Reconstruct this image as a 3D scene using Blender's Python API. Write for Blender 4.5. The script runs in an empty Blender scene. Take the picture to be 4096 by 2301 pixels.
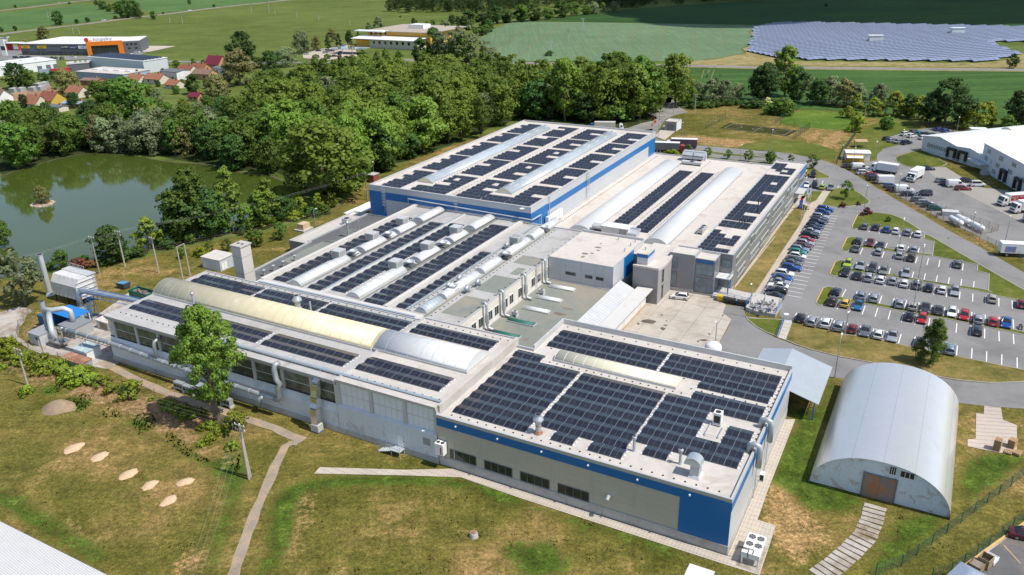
import bpy,bmesh,math,random
from mathutils import Vector,Matrix
rnd=random.Random(11)
R=math.radians
sc=bpy.context.scene
COL=sc.collection
# camera model (fitted to the photograph)
FPX,PITCH,ROLL,CAMH=3257.3,R(23.34),R(-1.414),75.2
YAW=R(60.9)
cp,sp,cr,sr=math.cos(PITCH),math.sin(PITCH),math.cos(ROLL),math.sin(ROLL)
FWD=Vector((0,cp,-sp));_u=Vector((0,sp,cp));_x=Vector((1,0,0))
CR=cr*_x+sr*_u;CU=-sr*_x+cr*_u
cam=bpy.data.cameras.new('camera');camo=bpy.data.objects.new('camera',cam);COL.objects.link(camo)
m=Matrix((CR,CU,-FWD)).transposed().to_4x4();m.translation=Vector((0,0,CAMH));camo.matrix_world=m
cam.sensor_width=36;cam.lens=FPX/4096*36;cam.clip_end=8000;cam.clip_start=1
sc.camera=camo
AX=(math.cos(YAW),math.sin(YAW));BX=(math.sin(YAW),-math.cos(YAW))
SC_=2.3336
def T(c,r,x,y):return([0,1000,2000,2996][c]+x/SC_,[0,560,1120,1680][r]+y/SC_)
def O(x,y):return(x/.62891,y/.62891)
def G(q,z=0.0):
 d=(q[0]-2048)/FPX*CR-(q[1]-1150.5)/FPX*CU+FWD
 t=(z-CAMH)/d.z
 return Vector((t*d.x,t*d.y,z))
def GT(c,r,x,y,z=0.0):return G(T(c,r,x,y),z)
def PJ(P):
 v=Vector(P)-Vector((0,0,CAMH));w=v.dot(FWD)
 return(2048+FPX*v.dot(CR)/w,1150.5-FPX*v.dot(CU)/w)
def hgt(base,top):
 b=G(base);best=min((abs(PJ((b.x,b.y,z*.1))[1]-top[1]),z*.1)for z in range(2,400))
 return best[1]
def W(u,v,z=0.0):return Vector((u*AX[0]+v*BX[0],u*AX[1]+v*BX[1],z))
def UV(P):return(P[0]*AX[0]+P[1]*AX[1],P[0]*BX[0]+P[1]*BX[1])
# objects
def tag(o,label=None,cat=None,group=None,kind=None):
 if label:o['label']=label
 if cat:o['category']=cat
 if group:o['group']=group
 if kind:o['kind']=kind
 return o
ORG={}
def thing(name,label,cat,loc=(0,0,0),rot=0,group=None):
 o=bpy.data.objects.new(name,None);COL.objects.link(o)
 o.location=loc;o.rotation_euler=(0,0,rot);o.empty_display_size=.5
 return tag(o,label,cat,group)
def uthing(name,label,cat,u,v,group=None):
 o=thing(name,label,cat,W(u,v),YAW,group);ORG[o.name]=(u,-v);return o
class MB:
 def __init__(s):s.v=[];s.f=[];s.m=[]
 def add(s,vs,fs,mi=0):
  n=len(s.v);s.v.extend([tuple(p)for p in vs]);s.f.extend([tuple(i+n for i in f)for f in fs]);s.m.extend([mi]*len(fs));return s
 def box(s,x0,x1,y0,y1,z0,z1,mi=0):
  if x1<x0:x0,x1=x1,x0
  if y1<y0:y0,y1=y1,y0
  return s.add([(x0,y0,z0),(x1,y0,z0),(x1,y1,z0),(x0,y1,z0),(x0,y0,z1),(x1,y0,z1),(x1,y1,z1),(x0,y1,z1)],[(0,3,2,1),(4,5,6,7),(0,1,5,4),(1,2,6,5),(2,3,7,6),(3,0,4,7)],mi)
 def ub(s,u0,u1,v0,v1,z0,z1,mi=0):return s.box(u0,u1,-v0,-v1,z0,z1,mi)
 def hexa(s,p,mi=0):return s.add(p,[(0,3,2,1),(4,5,6,7),(0,1,5,4),(1,2,6,5),(2,3,7,6),(3,0,4,7)],mi)
 def prism(s,poly,z0,z1,mi=0,bot=True):
  n=len(poly)
  ar=sum(poly[i][0]*poly[(i+1)%n][1]-poly[(i+1)%n][0]*poly[i][1]for i in range(n))
  if ar<0:poly=poly[::-1]
  vs=[(p[0],p[1],z0)for p in poly]+[(p[0],p[1],z1)for p in poly]
  fs=[tuple(range(n,2*n))]+([tuple(range(n-1,-1,-1))]if bot else[])+[(i,(i+1)%n,n+(i+1)%n,n+i)for i in range(n)]
  return s.add(vs,fs,mi)
 def extr(s,prof,axis,a0,a1,mi=0,caps=True):
  n=len(prof)
  mk=(lambda p,a:(a,p[0],p[1]))if axis=='x' else(lambda p,a:(p[0],a,p[1]))
  vs=[mk(p,a0)for p in prof]+[mk(p,a1)for p in prof]
  fs=[(i,(i+1)%n,n+(i+1)%n,n+i)for i in range(n)]
  if caps:fs+=[tuple(range(n-1,-1,-1)),tuple(range(n,2*n))]
  return s.add(vs,fs,mi)
 def tube(s,pts,r,n=8,mi=0,cap=True):
  pts=[Vector(p)for p in pts];rs=r if isinstance(r,(list,tuple))else[r]*len(pts)
  vs=[];prev=None
  for i,p in enumerate(pts):
   d=(pts[min(i+1,len(pts)-1)]-pts[max(i-1,0)]).normalized()
   a=prev if prev is not None else(Vector((0,0,1))if abs(d.z)<.9 else Vector((1,0,0)))
   x=(a-d*a.dot(d)).normalized();y=d.cross(x);prev=x
   for k in range(n):
    t=2*math.pi*k/n;vs.append(p+rs[i]*(math.cos(t)*x+math.sin(t)*y))
  fs=[]
  for i in range(len(pts)-1):
   for k in range(n):
    fs.append((i*n+k,i*n+(k+1)%n,(i+1)*n+(k+1)%n,(i+1)*n+k))
  if cap:fs+=[tuple(range(n-1,-1,-1)),tuple(range((len(pts)-1)*n,len(pts)*n))]
  return s.add(vs,fs,mi)
 def lathe(s,prof,x=0,y=0,n=16,mi=0):
  vs=[];fs=[]
  for r_,z in prof:
   for k in range(n):
    t=2*math.pi*k/n;vs.append((x+r_*math.cos(t),y+r_*math.sin(t),z))
  for i in range(len(prof)-1):
   for k in range(n):fs.append((i*n+k,i*n+(k+1)%n,(i+1)*n+(k+1)%n,(i+1)*n+k))
  fs+=[tuple(range(n-1,-1,-1)),tuple(range((len(prof)-1)*n,len(prof)*n))]
  return s.add(vs,fs,mi)
 def cyl(s,x,y,z0,z1,r,r2=None,n=14,mi=0):return s.lathe([(r,z0),(r if r2 is None else r2,z1)],x,y,n,mi)
 def rbox(s,cx,cy,sx,sy,z0,z1,rot=0,mi=0):
  c,d=math.cos(rot),math.sin(rot);p=[]
  for z in(z0,z1):
   for a,b in((-1,-1),(1,-1),(1,1),(-1,1)):
    x,y=a*sx/2,b*sy/2;p.append((cx+c*x-d*y,cy+d*x+c*y,z))
  return s.hexa(p,mi)
 def mesh(s,name,mats,org=(0,0)):
  me=bpy.data.meshes.new(name)
  ox,oy=org
  me.from_pydata([(x-ox,y-oy,z)for x,y,z in s.v],[],s.f)
  for mt in(mats if isinstance(mats,(list,tuple))else[mats]):me.materials.append(mt)
  if any(s.m):me.polygons.foreach_set('material_index',s.m)
  me.update();return me
 def build(s,name,mats,parent=None,smooth=False,label=None):
  org=ORG.get(parent.name,(0,0))if parent is not None else(0,0)
  me=s.mesh(name,mats,org)
  if smooth:me.polygons.foreach_set('use_smooth',[True]*len(me.polygons))
  o=bpy.data.objects.new(name,me);COL.objects.link(o)
  if parent is not None:
   o.parent=parent
   if parent.name in ORG:ORG[o.name]=ORG[parent.name]
  if label:o['label']=label
  return o
def part(par,name,mats,fn,smooth=False,label=None):
 mb=MB();fn(mb);return mb.build(name,mats,par,smooth,label)
def dup(root,loc=None,rot=None,label=None,group=None,scale=None):
 def cp_(o,p):
  c=o.copy();COL.objects.link(c)
  if p is not None:c.parent=p
  for ch in KIDS.get(o.name,[]):cp_(ch,c)
  return c
 c=cp_(root,None)
 if loc is not None:c.location=loc
 if rot is not None:c.rotation_euler=(0,0,rot)
 if scale is not None:c.scale=scale if isinstance(scale,(tuple,list))else(scale,)*3
 if label:c['label']=label
 if group:c['group']=group
 return c
KIDS={}
def note_kids(o):
 KIDS[o.name]=list(o.children)
 for ch in o.children:note_kids(ch)
 # materials (all procedural)
def _mat(name):
 mt=bpy.data.materials.new(name);mt.use_nodes=True
 nt=mt.node_tree;return mt,nt,nt.nodes,nt.links,nt.nodes['Principled BSDF']
def c4(c):return(c[0],c[1],c[2],1)
def srgb(r,g,b):
 f=lambda x:(x/255/12.92)if x/255<=.04045 else((x/255+.055)/1.055)**2.4
 return(f(r),f(g),f(b))
def noise(nt,vec,scale,detail=4,rough=.6,dist=0):
 n=nt.nodes.new('ShaderNodeTexNoise');n.inputs['Scale'].default_value=scale
 n.inputs['Detail'].default_value=detail;n.inputs['Roughness'].default_value=rough;n.inputs['Distortion'].default_value=dist
 if vec is not None:nt.links.new(vec,n.inputs['Vector'])
 return n.outputs['Fac']
def ramp(nt,fac,stops):
 n=nt.nodes.new('ShaderNodeValToRGB');e=n.color_ramp.elements
 while len(e)<len(stops):e.new(.5)
 for i,(p,c)in enumerate(stops):e[i].position=p;e[i].color=c4(c)if len(c)==3 else c
 nt.links.new(fac,n.inputs['Fac']);return n.outputs['Color']
def mix(nt,fac,a,b,mode='MIX'):
 n=nt.nodes.new('ShaderNodeMix');n.data_type='RGBA';n.blend_type=mode
 for sock,val in((n.inputs[0],fac),(n.inputs[6],a),(n.inputs[7],b)):
  if isinstance(val,(int,float)):sock.default_value=val
  elif isinstance(val,tuple):sock.default_value=c4(val)
  else:nt.links.new(val,sock)
 return n.outputs[2]
def math_(nt,op,a,b=None,c=None):
 n=nt.nodes.new('ShaderNodeMath');n.operation=op
 for i,val in enumerate((a,b,c)):
  if val is None:continue
  if isinstance(val,(int,float)):n.inputs[i].default_value=val
  else:nt.links.new(val,n.inputs[i])
 return n.outputs[0]
def coord(nt,kind='Object'):
 if kind=='World':return nt.nodes.new('ShaderNodeNewGeometry').outputs['Position']
 return nt.nodes.new('ShaderNodeTexCoord').outputs[kind]
def stretch(nt,vec,s,rot=0):
 n=nt.nodes.new('ShaderNodeMapping');n.inputs['Scale'].default_value=s;n.inputs['Rotation'].default_value=(0,0,rot)
 nt.links.new(vec,n.inputs['Vector']);return n.outputs[0]
def lines(nt,vec,axis,period,width,off=0.):
 s=nt.nodes.new('ShaderNodeSeparateXYZ');nt.links.new(vec,s.inputs[0])
 a=math_(nt,'ADD',s.outputs[axis],off+1000*period)
 return math_(nt,'LESS_THAN',math_(nt,'MODULO',a,period),width)
def bump(nt,b,h,strength=.3,dist=.05):
 n=nt.nodes.new('ShaderNodeBump');n.inputs['Strength'].default_value=strength;n.inputs['Distance'].default_value=dist
 nt.links.new(h,n.inputs['Height']);nt.links.new(n.outputs[0],b.inputs['Normal'])
def M(name,col,rough=.7,metal=0.,var=.12,scale=1.2,ln=(),stain=None,corr=None,spec=None,kind='Object',bmp=0,rot=0):
 """base colour with two scales of variation; ln = joint lines (axis, period, width, darkening); stain = (colour, amount, scale)"""
 mt,nt,N,L,b=_mat(name);v=coord(nt,kind)
 if rot:v=stretch(nt,v,(1,1,1),rot)
 f1=noise(nt,v,scale*.35,5,.65);f2=noise(nt,v,scale*4,4,.7)
 lo=tuple(c*(1-var*1.6)for c in col);hi=tuple(min(1,c*(1+var))for c in col)
 c=ramp(nt,f1,[(.3,lo),(.7,hi)])
 c=mix(nt,.45,c,ramp(nt,f2,[(.3,lo),(.7,hi)]))
 if stain:
  sc_,am,s_=stain
  c=mix(nt,ramp(nt,noise(nt,v,s_,6,.7,.5),[(1-am-.1,(0,0,0)),(1-am+.1,(1,1,1))]),c,sc_)
 for ax,per,wd,dk in ln:
  c=mix(nt,lines(nt,v,ax,per,wd),c,mix(nt,1.0,c,(dk,)*3,'MULTIPLY'))
 L.new(c,b.inputs['Base Color']);b.inputs['Roughness'].default_value=rough;b.inputs['Metallic'].default_value=metal
 if spec is not None:b.inputs['Specular IOR Level'].default_value=spec
 if corr:
  s=nt.nodes.new('ShaderNodeSeparateXYZ');L.new(v,s.inputs[0])
  w=math_(nt,'SINE',math_(nt,'MULTIPLY',s.outputs[corr[0]],2*math.pi/corr[1]))
  bump(nt,b,w,corr[2],corr[1]*.2)
 elif bmp:bump(nt,b,f2,bmp,.06)
 return mt
def paint(name,col,rough=.28,metal=0.,coat=.6):
 mt,nt,N,L,b=_mat(name);v=coord(nt)
 f=noise(nt,v,3,3)
 L.new(ramp(nt,f,[(.35,tuple(c*.92 for c in col)),(.65,tuple(min(1,c*1.06)for c in col))]),b.inputs['Base Color'])
 b.inputs['Roughness'].default_value=rough;b.inputs['Metallic'].default_value=metal;b.inputs['Coat Weight'].default_value=coat;b.inputs['Coat Roughness'].default_value=.06
 return mt
def glass(name,col,rough=.06,var=.5,scale=.6):
 mt,nt,N,L,b=_mat(name);v=coord(nt)
 f=noise(nt,v,scale,3)
 L.new(ramp(nt,f,[(.3,tuple(c*(1-var)for c in col)),(.7,tuple(c*(1+var)for c in col))]),b.inputs['Base Color'])
 b.inputs['Roughness'].default_value=rough;b.inputs['Specular IOR Level'].default_value=.6
 return mt
def grass(name,cols,s=(.02,.09,.7),dry=None,dryamt=.35,streak=None,fleck=None):
 """cols = (dark, mid, light); dry = straw colour laid over by a broad noise; streak = (angle, scale) mowing lines"""
 mt,nt,N,L,b=_mat(name);v=coord(nt,'World')
 fa=noise(nt,v,s[0],6,.62,.4);fb=noise(nt,v,s[1],6,.7,.3);fc=noise(nt,v,s[2],5,.75);fd=noise(nt,v,3.2,3,.8)
 c=ramp(nt,fa,[(.33,cols[0]),(.5,cols[1]),(.68,cols[2])])
 c=mix(nt,.5,c,ramp(nt,fb,[(.35,cols[0]),(.52,cols[1]),(.66,cols[2])]))
 if dry:
  f=mix(nt,.5,fb,noise(nt,v,s[1]*2.7,6,.7,.6))
  c=mix(nt,ramp(nt,f,[(1-dryamt-.18,(0,0,0)),(1-dryamt+.12,(.85,.85,.85))]),c,dry)
 if streak:
  w=stretch(nt,v,streak[1],streak[0]);fs=noise(nt,w,1.,4,.7)
  c=mix(nt,streak[2]if len(streak)>2 else.35,c,mix(nt,1.,c,ramp(nt,fs,[(.35,(.6,.62,.6)),(.65,(1.35,1.3,1.3))]),'MULTIPLY'))
 c=mix(nt,.55,c,mix(nt,1.,c,ramp(nt,fc,[(.3,(.55,.58,.5)),(.7,(1.4,1.35,1.35))]),'MULTIPLY'))
 c=mix(nt,.5,c,mix(nt,1.,c,ramp(nt,fd,[(.3,(.5,.52,.5)),(.7,(1.45,1.4,1.4))]),'MULTIPLY'))
 if fleck:
  c=mix(nt,ramp(nt,noise(nt,v,fleck[1],3,.6),[(.66,(0,0,0)),(.72,(.8,.8,.8))]),c,fleck[0])
 L.new(c,b.inputs['Base Color']);b.inputs['Roughness'].default_value=.95;b.inputs['Specular IOR Level'].default_value=.1
 bump(nt,b,fd,.5,.15)
 return mt
def leaf(name,a,b_,trans=.48):
 mt,nt,N,L,b=_mat(name)
 oi=nt.nodes.new('ShaderNodeObjectInfo').outputs['Random']
 a=tuple(x*1.95 for x in a);b_=tuple(x*1.82 for x in b_)
 v=coord(nt,'Object');f=noise(nt,v,.45,3,.6);f2=noise(nt,v,2.5,2);
 c=mix(nt,f,a,b_);c=mix(nt,.5,c,mix(nt,f2,tuple(x*.6 for x in a),tuple(x*1.5 for x in b_)))
 h=nt.nodes.new('ShaderNodeHueSaturation');L.new(c,h.inputs['Color'])
 L.new(math_(nt,'MULTIPLY_ADD',oi,.03,.474),h.inputs['Hue']);L.new(math_(nt,'MULTIPLY_ADD',oi,.5,.74),h.inputs['Value'])
 L.new(h.outputs[0],b.inputs['Base Color']);b.inputs['Roughness'].default_value=.55;b.inputs['Specular IOR Level'].default_value=.25
 t=nt.nodes.new('ShaderNodeBsdfTranslucent');L.new(h.outputs[0],t.inputs['Color'])
 ms=nt.nodes.new('ShaderNodeMixShader');ms.inputs[0].default_value=trans
 L.new(b.outputs[0],ms.inputs[1]);L.new(t.outputs[0],ms.inputs[2]);L.new(ms.outputs[0],N['Material Output'].inputs['Surface'])
 return mt
 # light
SUN_EL,SUN_AZ=R(57),R(-26)
sd=Vector((math.cos(SUN_AZ)*math.cos(SUN_EL),math.sin(SUN_AZ)*math.cos(SUN_EL),math.sin(SUN_EL)))
sl=bpy.data.lights.new('sun','SUN');sl.energy=4.2;sl.angle=R(.55);sl.color=(1,.95,.87)
so=bpy.data.objects.new('sun',sl);COL.objects.link(so);so.rotation_euler=sd.to_track_quat('Z','Y').to_euler()
w=bpy.data.worlds.new('World');sc.world=w;w.use_nodes=True
sky=w.node_tree.nodes.new('ShaderNodeTexSky');sky.sky_type='NISHITA';sky.sun_disc=False
sky.sun_elevation=SUN_EL;sky.sun_rotation=math.pi/2-SUN_AZ;sky.altitude=200;sky.dust_density=1.0
bg=w.node_tree.nodes['Background'];bg.inputs['Strength'].default_value=.14
w.node_tree.links.new(sky.outputs[0],bg.inputs['Color'])
sc.view_settings.view_transform='Standard';sc.view_settings.look='None';sc.view_settings.exposure=.24;sc.view_settings.gamma=1
# GROUND
def S(*rgb):return srgb(*rgb)
g_field=grass('meadow_green',((.07,.10,.02),(.105,.14,.03),(.145,.175,.045)),(.006,.03,.3),streak=(R(-32),(.01,.22,1),.6))
g_lawn=grass('dry_lawn',((.075,.085,.018),(.125,.12,.03),(.19,.155,.052)),(.02,.08,.55),dry=(.34,.235,.10),dryamt=.42,streak=(R(60),(.05,.5,1),.35))
g_lawn2=grass('shaggy_lawn',((.06,.085,.014),(.10,.125,.022),(.15,.16,.035)),(.03,.12,.7),dry=(.27,.21,.08),dryamt=.3)
g_green=grass('lush_grass',((.035,.075,.01),(.06,.115,.014),(.10,.16,.025)),(.05,.2,1.))
g_verge=grass('straw_verge',((.12,.12,.035),(.19,.17,.06),(.28,.24,.11)),(.03,.12,.6),dry=(.40,.31,.16),dryamt=.45)
g_weeds=grass('weedy_meadow',((.05,.095,.015),(.085,.15,.02),(.16,.22,.045)),(.03,.16,.8),fleck=((.42,.42,.16),.35))
g_crop=grass('blue_green_crop',((.10,.165,.085),(.125,.195,.105),(.155,.225,.125)),(.008,.03,.5),streak=(R(75),(.5,.015,1),.3))
g_shaded=grass('cloud_shaded_crop',((.018,.05,.012),(.03,.075,.017),(.06,.11,.02)),(.003,.01,.3),streak=(R(-8),(.004,.08,1),.35))  # crop green darkened to hold the cloud shadow lying on the far field
g_dark2=grass('mid_green_crop',((.035,.085,.02),(.05,.11,.026),(.07,.135,.034)),(.006,.02,.4),streak=(R(-5),(.006,.16,1),.6))
g_dirt=grass('bare_earth',((.20,.12,.07),(.30,.19,.115),(.40,.28,.18)),(.05,.25,1.2),dry=(.10,.11,.03),dryamt=.32)
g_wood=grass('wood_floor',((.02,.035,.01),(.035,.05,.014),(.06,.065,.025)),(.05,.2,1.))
asphalt=M('asphalt',(.215,.208,.20),.9,var=.10,scale=.25,stain=((.15,.145,.14),.42,.07))
asphalt2=M('old_asphalt',(.20,.19,.178),.9,var=.16,scale=.3,stain=((.30,.27,.235),.46,.09))
asphalt_dark=M('tar',(.11,.108,.108),.85,var=.12,scale=.4,stain=((.24,.17,.14),.38,.15))
concrete=M('concrete_yard',(.47,.42,.355),.9,var=.13,scale=.18,ln=((0,4.6,.09,.55),(1,4.6,.09,.55)),stain=((.33,.28,.225),.43,.16),rot=-YAW)
concrete_old=M('broken_concrete',(.43,.39,.345),.95,var=.22,scale=.5,stain=((.21,.15,.10),.45,.22))
paving=M('paving',(.46,.39,.315),.9,var=.10,scale=.5,ln=((0,.62,.05,.72),(1,.62,.05,.72)),rot=-YAW)
slabs=M('slab_path',(.48,.42,.35),.95,var=.15,scale=.6,ln=((0,1.0,.07,.6),(1,.5,.05,.68)),rot=-YAW)
kerb_m=M('kerb_stone',(.42,.38,.33),.9)
yellow_m=M('kerb_yellow',(.62,.40,.12),.8)
white_line=M('road_paint',(.74,.74,.73),.7,var=.06)
def dens(pts,step,jit,seed=1):
 """subdivide an outline and ruffle it a little"""
 r=random.Random(seed);out=[]
 for i in range(len(pts)):
  a,b=Vector(pts[i]),Vector(pts[(i+1)%len(pts)])
  n=max(1,int((b-a).length/step))
  for k in range(n):
   p=a.lerp(b,k/n);out.append((p.x+r.uniform(-jit,jit),p.y+r.uniform(-jit,jit)))
 return out
def smooth_poly(pts,it=2):
 for _ in range(it):
  q=[]
  for i in range(len(pts)):
   a,b=pts[i],pts[(i+1)%len(pts)]
   q+=[(a[0]*.75+b[0]*.25,a[1]*.75+b[1]*.25),(a[0]*.25+b[0]*.75,a[1]*.25+b[1]*.75)]
  pts=q
 return pts
def tess(poly):
 from mathutils.geometry import tessellate_polygon
 return tessellate_polygon([[Vector((p[0],p[1],0))for p in poly]])
def sheet_mb(polys,z):
 mb=MB()
 for k_,poly in enumerate(polys):
  z=z+.004*(k_>0);tri=tess(poly);vs=[(p[0],p[1],z)for p in poly];fs=[]
  for t in tri:
   a,b,c=(Vector(vs[i])for i in t)
   fs.append(tuple(t)if(b-a).cross(c-a).z>0 else tuple(reversed(t)))
  mb.add(vs,fs)
 return mb
def sheet(name,polys,z,mt,kind='structure'):
 o=sheet_mb(polys,z).build(name,mt);tag(o,kind=kind);return o
def P(*segs):
 out=[]
 for c,r,L in segs:out+=[tuple(GT(c,r,*q)[:2])for q in L]
 return out
def PO(L):return[tuple(G(O(*q))[:2])for q in L]
def U(L):return[tuple(W(*q)[:2])for q in L]
sheet('ground',[[(-2600,20),(2600,20),(4200,3800),(-4200,3800)]],0,g_field)
# near lawns
near=P((0,3,[(-300,1700),(-300,0)]),(0,2,[(-300,300)]),(0,1,[(-200,1330),(300,1270),(650,1215),(1150,1135),(1900,960),(2400,870)]),(1,1,[(600,745),(1050,420),(1500,180)]),(2,0,[(0,1200)]),(2,0,[(1400,1150),(1300,1140),(1700,1020),(2000,950),(2300,960)]),(3,0,[(0,1020),(480,980),(900,1060),(1100,1100),(1900,1170),(2567,1300),(2800,1330)]),(3,1,[(2800,400)]),(3,3,[(2800,1700)]))
LAWN_NEAR=near
sheet('meadow',[dens(smooth_poly(P((3,0,[(250,1140),(480,1010),(900,1060),(1060,1110),(1000,1200),(940,1230),(560,1190),(380,1170)]))),2,.4)],.05,g_weeds)
sheet('grass_bank',[dens(smooth_poly(P((2,1,[(2300,30),(2567,0)]),(3,1,[(100,-30),(800,60),(830,200),(500,150),(0,88)]),(2,1,[(2200,80)]))),2,.4),dens(smooth_poly(P((3,0,[(1010,1260),(1230,1110),(1700,1180),(1420,1260),(1240,1310),(1480,1360),(1300,1390),(1100,1380)]),(3,1,[(1260,80),(1200,130),(1180,190),(900,190)]))),2,.4)],.05,g_lawn2)
LUSH=[smooth_poly(P(*L))for L in([(1,3,[(200,720),(500,560),(950,510),(1500,520),(1950,540),(2250,630),(2563,740),(2563,830),(2350,790),(2000,640),(1500,600),(1000,610),(600,640),(400,760),(420,960),(360,1180),(200,1460),(60,1460),(150,1180),(200,900)])],[(2,3,[(0,690),(300,800),(700,920),(1250,1080),(1700,1220),(1600,1290),(1100,1090),(650,970),(200,800),(0,800)])],[(2,3,[(20,1150),(160,1130),(300,1180),(420,1120),(560,1210),(640,1390),(500,1470),(200,1470),(150,1300),(40,1300)])],[(3,3,[(430,40),(720,-40),(560,570),(1000,690),(1050,760),(1000,820),(880,860),(700,850),(480,800),(400,690),(300,600),(190,560),(300,330)])],[(3,2,[(740,905),(860,930),(790,1040),(700,1400),(430,1400),(420,1300),(370,1210),(480,1190),(620,1240)])],[(3,3,[(2050,300),(2563,330),(2563,430),(1990,800),(1960,640)])],[(0,3,[(-60,640),(200,700),(420,900),(900,1160),(1000,1300),(900,1360),(500,1100),(-60,780)])],[(0,3,[(1210,0),(1480,40),(1380,120),(1500,180),(1700,260),(1900,380),(2250,300),(2300,560),(2200,800),(2100,1100),(1950,1470),(1900,1470),(2050,1000),(2150,700),(2040,480),(1800,390),(1600,200),(1300,150)])],[(0,2,[(600,1100),(850,1090),(880,1140),(700,1260),(600,1180)]),],[(0,2,[(1200,1300),(1400,1210),(1500,1330),(1300,1400)])],[(3,3,[(1450,880),(1900,910),(1500,1200),(1250,1440),(1100,1440),(1250,1200)])],[(0,2,[(420,990),(600,960),(560,1060),(380,1080)])])]
EARTH=[smooth_poly(P(*L))for L in([(0,2,[(430,830),(900,880),(1050,1000),(1500,1090),(2050,1250),(2100,1330),(1900,1440),(1500,1440),(1400,1340),(1200,1300),(900,1150),(640,1100),(560,960),(250,1000),(200,900)])],[(0,3,[(1380,30),(1800,40),(1900,260),(2230,330),(2200,480),(2000,370),(1800,300),(1560,130),(1400,120)])],[(0,2,[(0,640),(60,700),(400,860),(380,960),(100,900),(0,860)])],[(0,2,[(170,560),(280,330),(350,300),(480,470),(280,500),(290,560)])],[(0,1,[(300,1300),(700,1210),(640,1240),(330,1340)])])]
STRAW=[smooth_poly(P(*L))for L in([(3,3,[(180,640),(330,640),(420,820),(600,930),(700,1050),(690,1180),(500,1280),(330,1290),(250,1100),(90,860)])],[(3,0,[(610,1205),(690,1240),(600,1330),(520,1340)])],[(3,0,[(800,1220),(940,1250),(830,1340),(700,1447),(560,1447),(680,1310)])],[(2,0,[(1600,1310),(1700,1250),(2200,1310),(2567,1340),(2567,1400),(2100,1370)])],[(0,3,[(560,950),(800,1080),(900,1200),(700,1160)])],[(1,3,[(330,1340),(420,1000),(470,720),(550,690),(480,900),(420,1200)])],[(0,3,[(1650,1440),(1850,1200),(1900,1300),(1800,1460)])])]
import numpy as np
def inside(px,py,poly):
 r_=np.zeros(px.shape,bool);n=len(poly)
 for i in range(n):
  (x0,y0),(x1,y1)=poly[i],poly[(i+1)%n]
  c=((y0>py)!=(y1>py))&(px<(x1-x0)*(py-y0)/((y1-y0)if y1!=y0 else 1e-9)+x0);r_^=c
 return r_
def sdist(px,py,poly):
 d=np.full(px.shape,1e9);n=len(poly)
 for i in range(n):
  (x0,y0),(x1,y1)=poly[i],poly[(i+1)%n];ex,ey=x1-x0,y1-y0;L=ex*ex+ey*ey+1e-9
  t=np.clip(((px-x0)*ex+(py-y0)*ey)/L,0,1);d=np.minimum(d,np.hypot(px-x0-t*ex,py-y0-t*ey))
 return np.where(inside(px,py,poly),d,-d)
def masked_lawn(name,poly,z,step,mt,sets,soft):
 xs=np.arange(min(p[0]for p in poly),max(p[0]for p in poly)+step,step);ys=np.arange(min(p[1]for p in poly),max(p[1]for p in poly)+step,step)
 X,Y=np.meshgrid(xs,ys);nx=len(xs);ok=inside(X,Y,poly)
 idx=-np.ones(X.shape,int);keep=ok.copy();idx[keep]=np.arange(keep.sum())
 v=np.stack([X[keep],Y[keep],np.full(keep.sum(),z)],1)
 q=idx[:-1,:-1],idx[:-1,1:],idx[1:,1:],idx[1:,:-1]
 m_=(q[0]>=0)&(q[1]>=0)&(q[2]>=0)&(q[3]>=0);f=np.stack([a[m_]for a in q],1)
 me=bpy.data.meshes.new(name);me.from_pydata(v.tolist(),[],f.tolist());me.materials.append(mt)
 col=np.ones((len(v),4),np.float32);col[:,:3]=0
 for k,polys in enumerate(sets):
  for pl_ in polys:
   x0,x1=min(p[0]for p in pl_)-8,max(p[0]for p in pl_)+8;y0,y1=min(p[1]for p in pl_)-8,max(p[1]for p in pl_)+8
   w_=(v[:,0]>x0)&(v[:,0]<x1)&(v[:,1]>y0)&(v[:,1]<y1)
   s_=np.clip(.5+sdist(v[w_,0],v[w_,1],pl_)/(2*soft[k]),0,1);col[w_,k]=np.maximum(col[w_,k],s_)
 at=me.color_attributes.new('cover','FLOAT_COLOR','POINT');at.data.foreach_set('color',col.ravel())
 o=bpy.data.objects.new(name,me);COL.objects.link(o);tag(o,kind='structure');return o
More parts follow.
